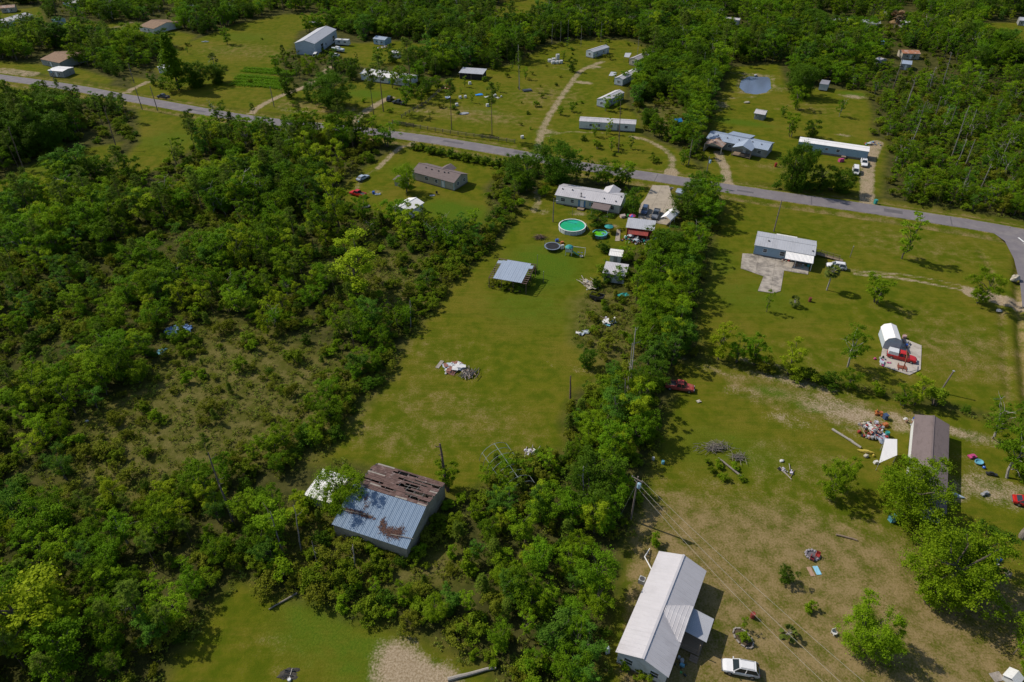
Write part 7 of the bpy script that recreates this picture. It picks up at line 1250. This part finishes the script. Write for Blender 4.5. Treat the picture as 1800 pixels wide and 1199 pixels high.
palm('cabbage palm left of the lawn below the white SUV', (1453, 510), 5.4, 1.9, 30); palm('short palm on the lawn below the T-shaped patio', (1395, 538), 1.5, 1.4, 20, stem=.2); palm('small sago palm near the overhead wires', (1384, 1119), .9, 1.3, 22, sago=True, stem=.2); palm('palm beside the bright field at upper left', (378, 121), 4.6, 2.6, 24); palm('wide dry-fronded palm behind the tall pines', (748, 112), 3.0, 3.0, 24, True); palm('dry brown palm crown in the far right woods', (1571, 52), 6.0, 4.5, 26, True)
# ------------------------------------------------------------------ paddock fence
def rail_fence(label, px, gap=3.0):
    line = PL(px); c = line[0]; o = thing('rail_fence', label, 'fence', (c[0], c[1], 0)); d = np.concatenate([[0], np.cumsum(np.hypot(*np.diff(line, axis=0).T))]); n = int(d[-1] / gap); pts = [(np.interp(t, d, line[:, 0]) - c[0], np.interp(t, d, line[:, 1]) - c[1]) for t in np.linspace(0, d[-1], n + 1)]
    pm = MB().box((0, 0, .75), (.22, .22, 1.5)).mesh('post', WOOD)
    for x, y in pts: link('post', pm, o, (x, y, 0))
    for (x0, y0), (x1, y1) in zip(pts[:-1], pts[1:]):
        for z in (.45, .85, 1.25): MB().tube([(x0, y0, z), (x1, y1, z)], .07, 4).build('rail', WOOD, o)
rail_fence('brown rail fence along the road edge of the paddock', [(690, 217), (735, 226), (800, 237), (905, 252)]); rail_fence('brown rail fence on the left side of the paddock', [(706, 208), (725, 196), (748, 184), (766, 168), (785, 152)])
# ------------------------------------------------------------------ boats and camper by the warehouse
def boat(label, px, rz, L, mat):
    c = P(*px); o = thing('boat', label, 'boat', (c[0], c[1], 0), rz); m = MB(); st = [(-L / 2, .9, .5), (-L * .2, 1.2, .45), (L * .2, 1.1, .5), (L * .42, .5, .8), (L / 2, .05, 1.2)]; R_ = []
    for x, w, z in st: R_.append(len(m.v)); m.v += [(x, -w, 1.7), (x, -w * .8, z + .3), (x, 0, z), (x, w * .8, z + .3), (x, w, 1.7)]
    for i, j in zip(R_[:-1], R_[1:]):
        for k in range(4): m.f.append((i + k, j + k, j + k + 1, i + k + 1)); m.m.append(0)
    m.f.append(tuple(R_[0] + k for k in range(5))); m.m.append(0)
    for i, j in zip(R_[:-1], R_[1:]): m.f.append((i, i + 4, j + 4, j)); m.m.append(0)
    m.build('hull', mat, o); MB().box((-L * .02, 0, 2.1), (L * .36, 1.5, .9), taper=.75).build('cabin', WHT, o); MB().box((L * .1, 0, 2.2), (.1, 1.2, .4)).build('windscreen', CARGLASS, o)
    for x in (-L * .25, L * .1): MB().tube([(x, -.9, .4), (x, .9, .4)], .35, 10).build('trailer_wheel', TYRE, o)
boat('white cabin boat on a trailer behind the warehouse', (557, 45), -.4, 9, WHT); boat('white motor boat in front of the warehouse', (594, 91), 2.6, 8, W_STEEL)
c = P(603, 80); T = thing('camper', 'white camper trailer at the right corner of the warehouse', 'camper', (c[0], c[1], 0), radians(-12)); MB().box((0, 0, 1.8), (7.5, 2.5, 2.4), taper=.96).build('body', WHT, T); MB().box((0, 0, 3.1), (1.0, .8, .3)).build('roof_unit', GRY, T); window(T, -1.5, -1.25, 2.0, 1.4, .7, (0, -1)); window(T, 1.8, -1.25, 2.0, 1.2, .7, (0, -1))
for x in (-.5, .5): MB().tube([(x, -1.25, .4), (x, 1.25, .4)], .38, 10).build('wheel', TYRE, T)
# flower bed edging
c = P(1306, 1122); T = thing('flower_bed', 'stone edged flower bed on the lower right lawn', 'flower bed', (c[0], c[1], 0), radians(-60))
for k in range(12): t = 2 * pi * k / 12; MB().box((cos(t) * 1.6, sin(t) * 1.0, .1), (.55, .2, .2), t + pi / 2).build('edging_stone', GREYWOOD, T)
MB().lathe([(1.5, .05), (1.2, .12), (.02, .14)], 14, sy=.62).build('soil', principled('bed_soil', (.07, .05, .03), .95, var=.3), T)
# vegetable rows
crop = []
for j in range(7):
    if j == 4: continue
    for t in np.linspace(0, 1, 56): x, y = 408 + 88 * t + j * 4.0, 148 - j * 4.6 + 7 * t; p = P(x, y); crop.append((p[0], p[1], random.uniform(.6, 1.0), 'weed', 3, random.uniform(0, 6), 1.6))
CROPM = leaf_mat('crop_leaves', (.09, .20, .006), (.20, .36, .012), .3); proto('crop_0', 'crop', weed(170, .5, .8, 14, 9, .3), CROPM, BARK)
stuff('vegetable_rows', [(a, b, h, 'crop', 0, r, s) for a, b, h, k, i, r, s in crop], 'bright green vegetable rows on the upper left field')
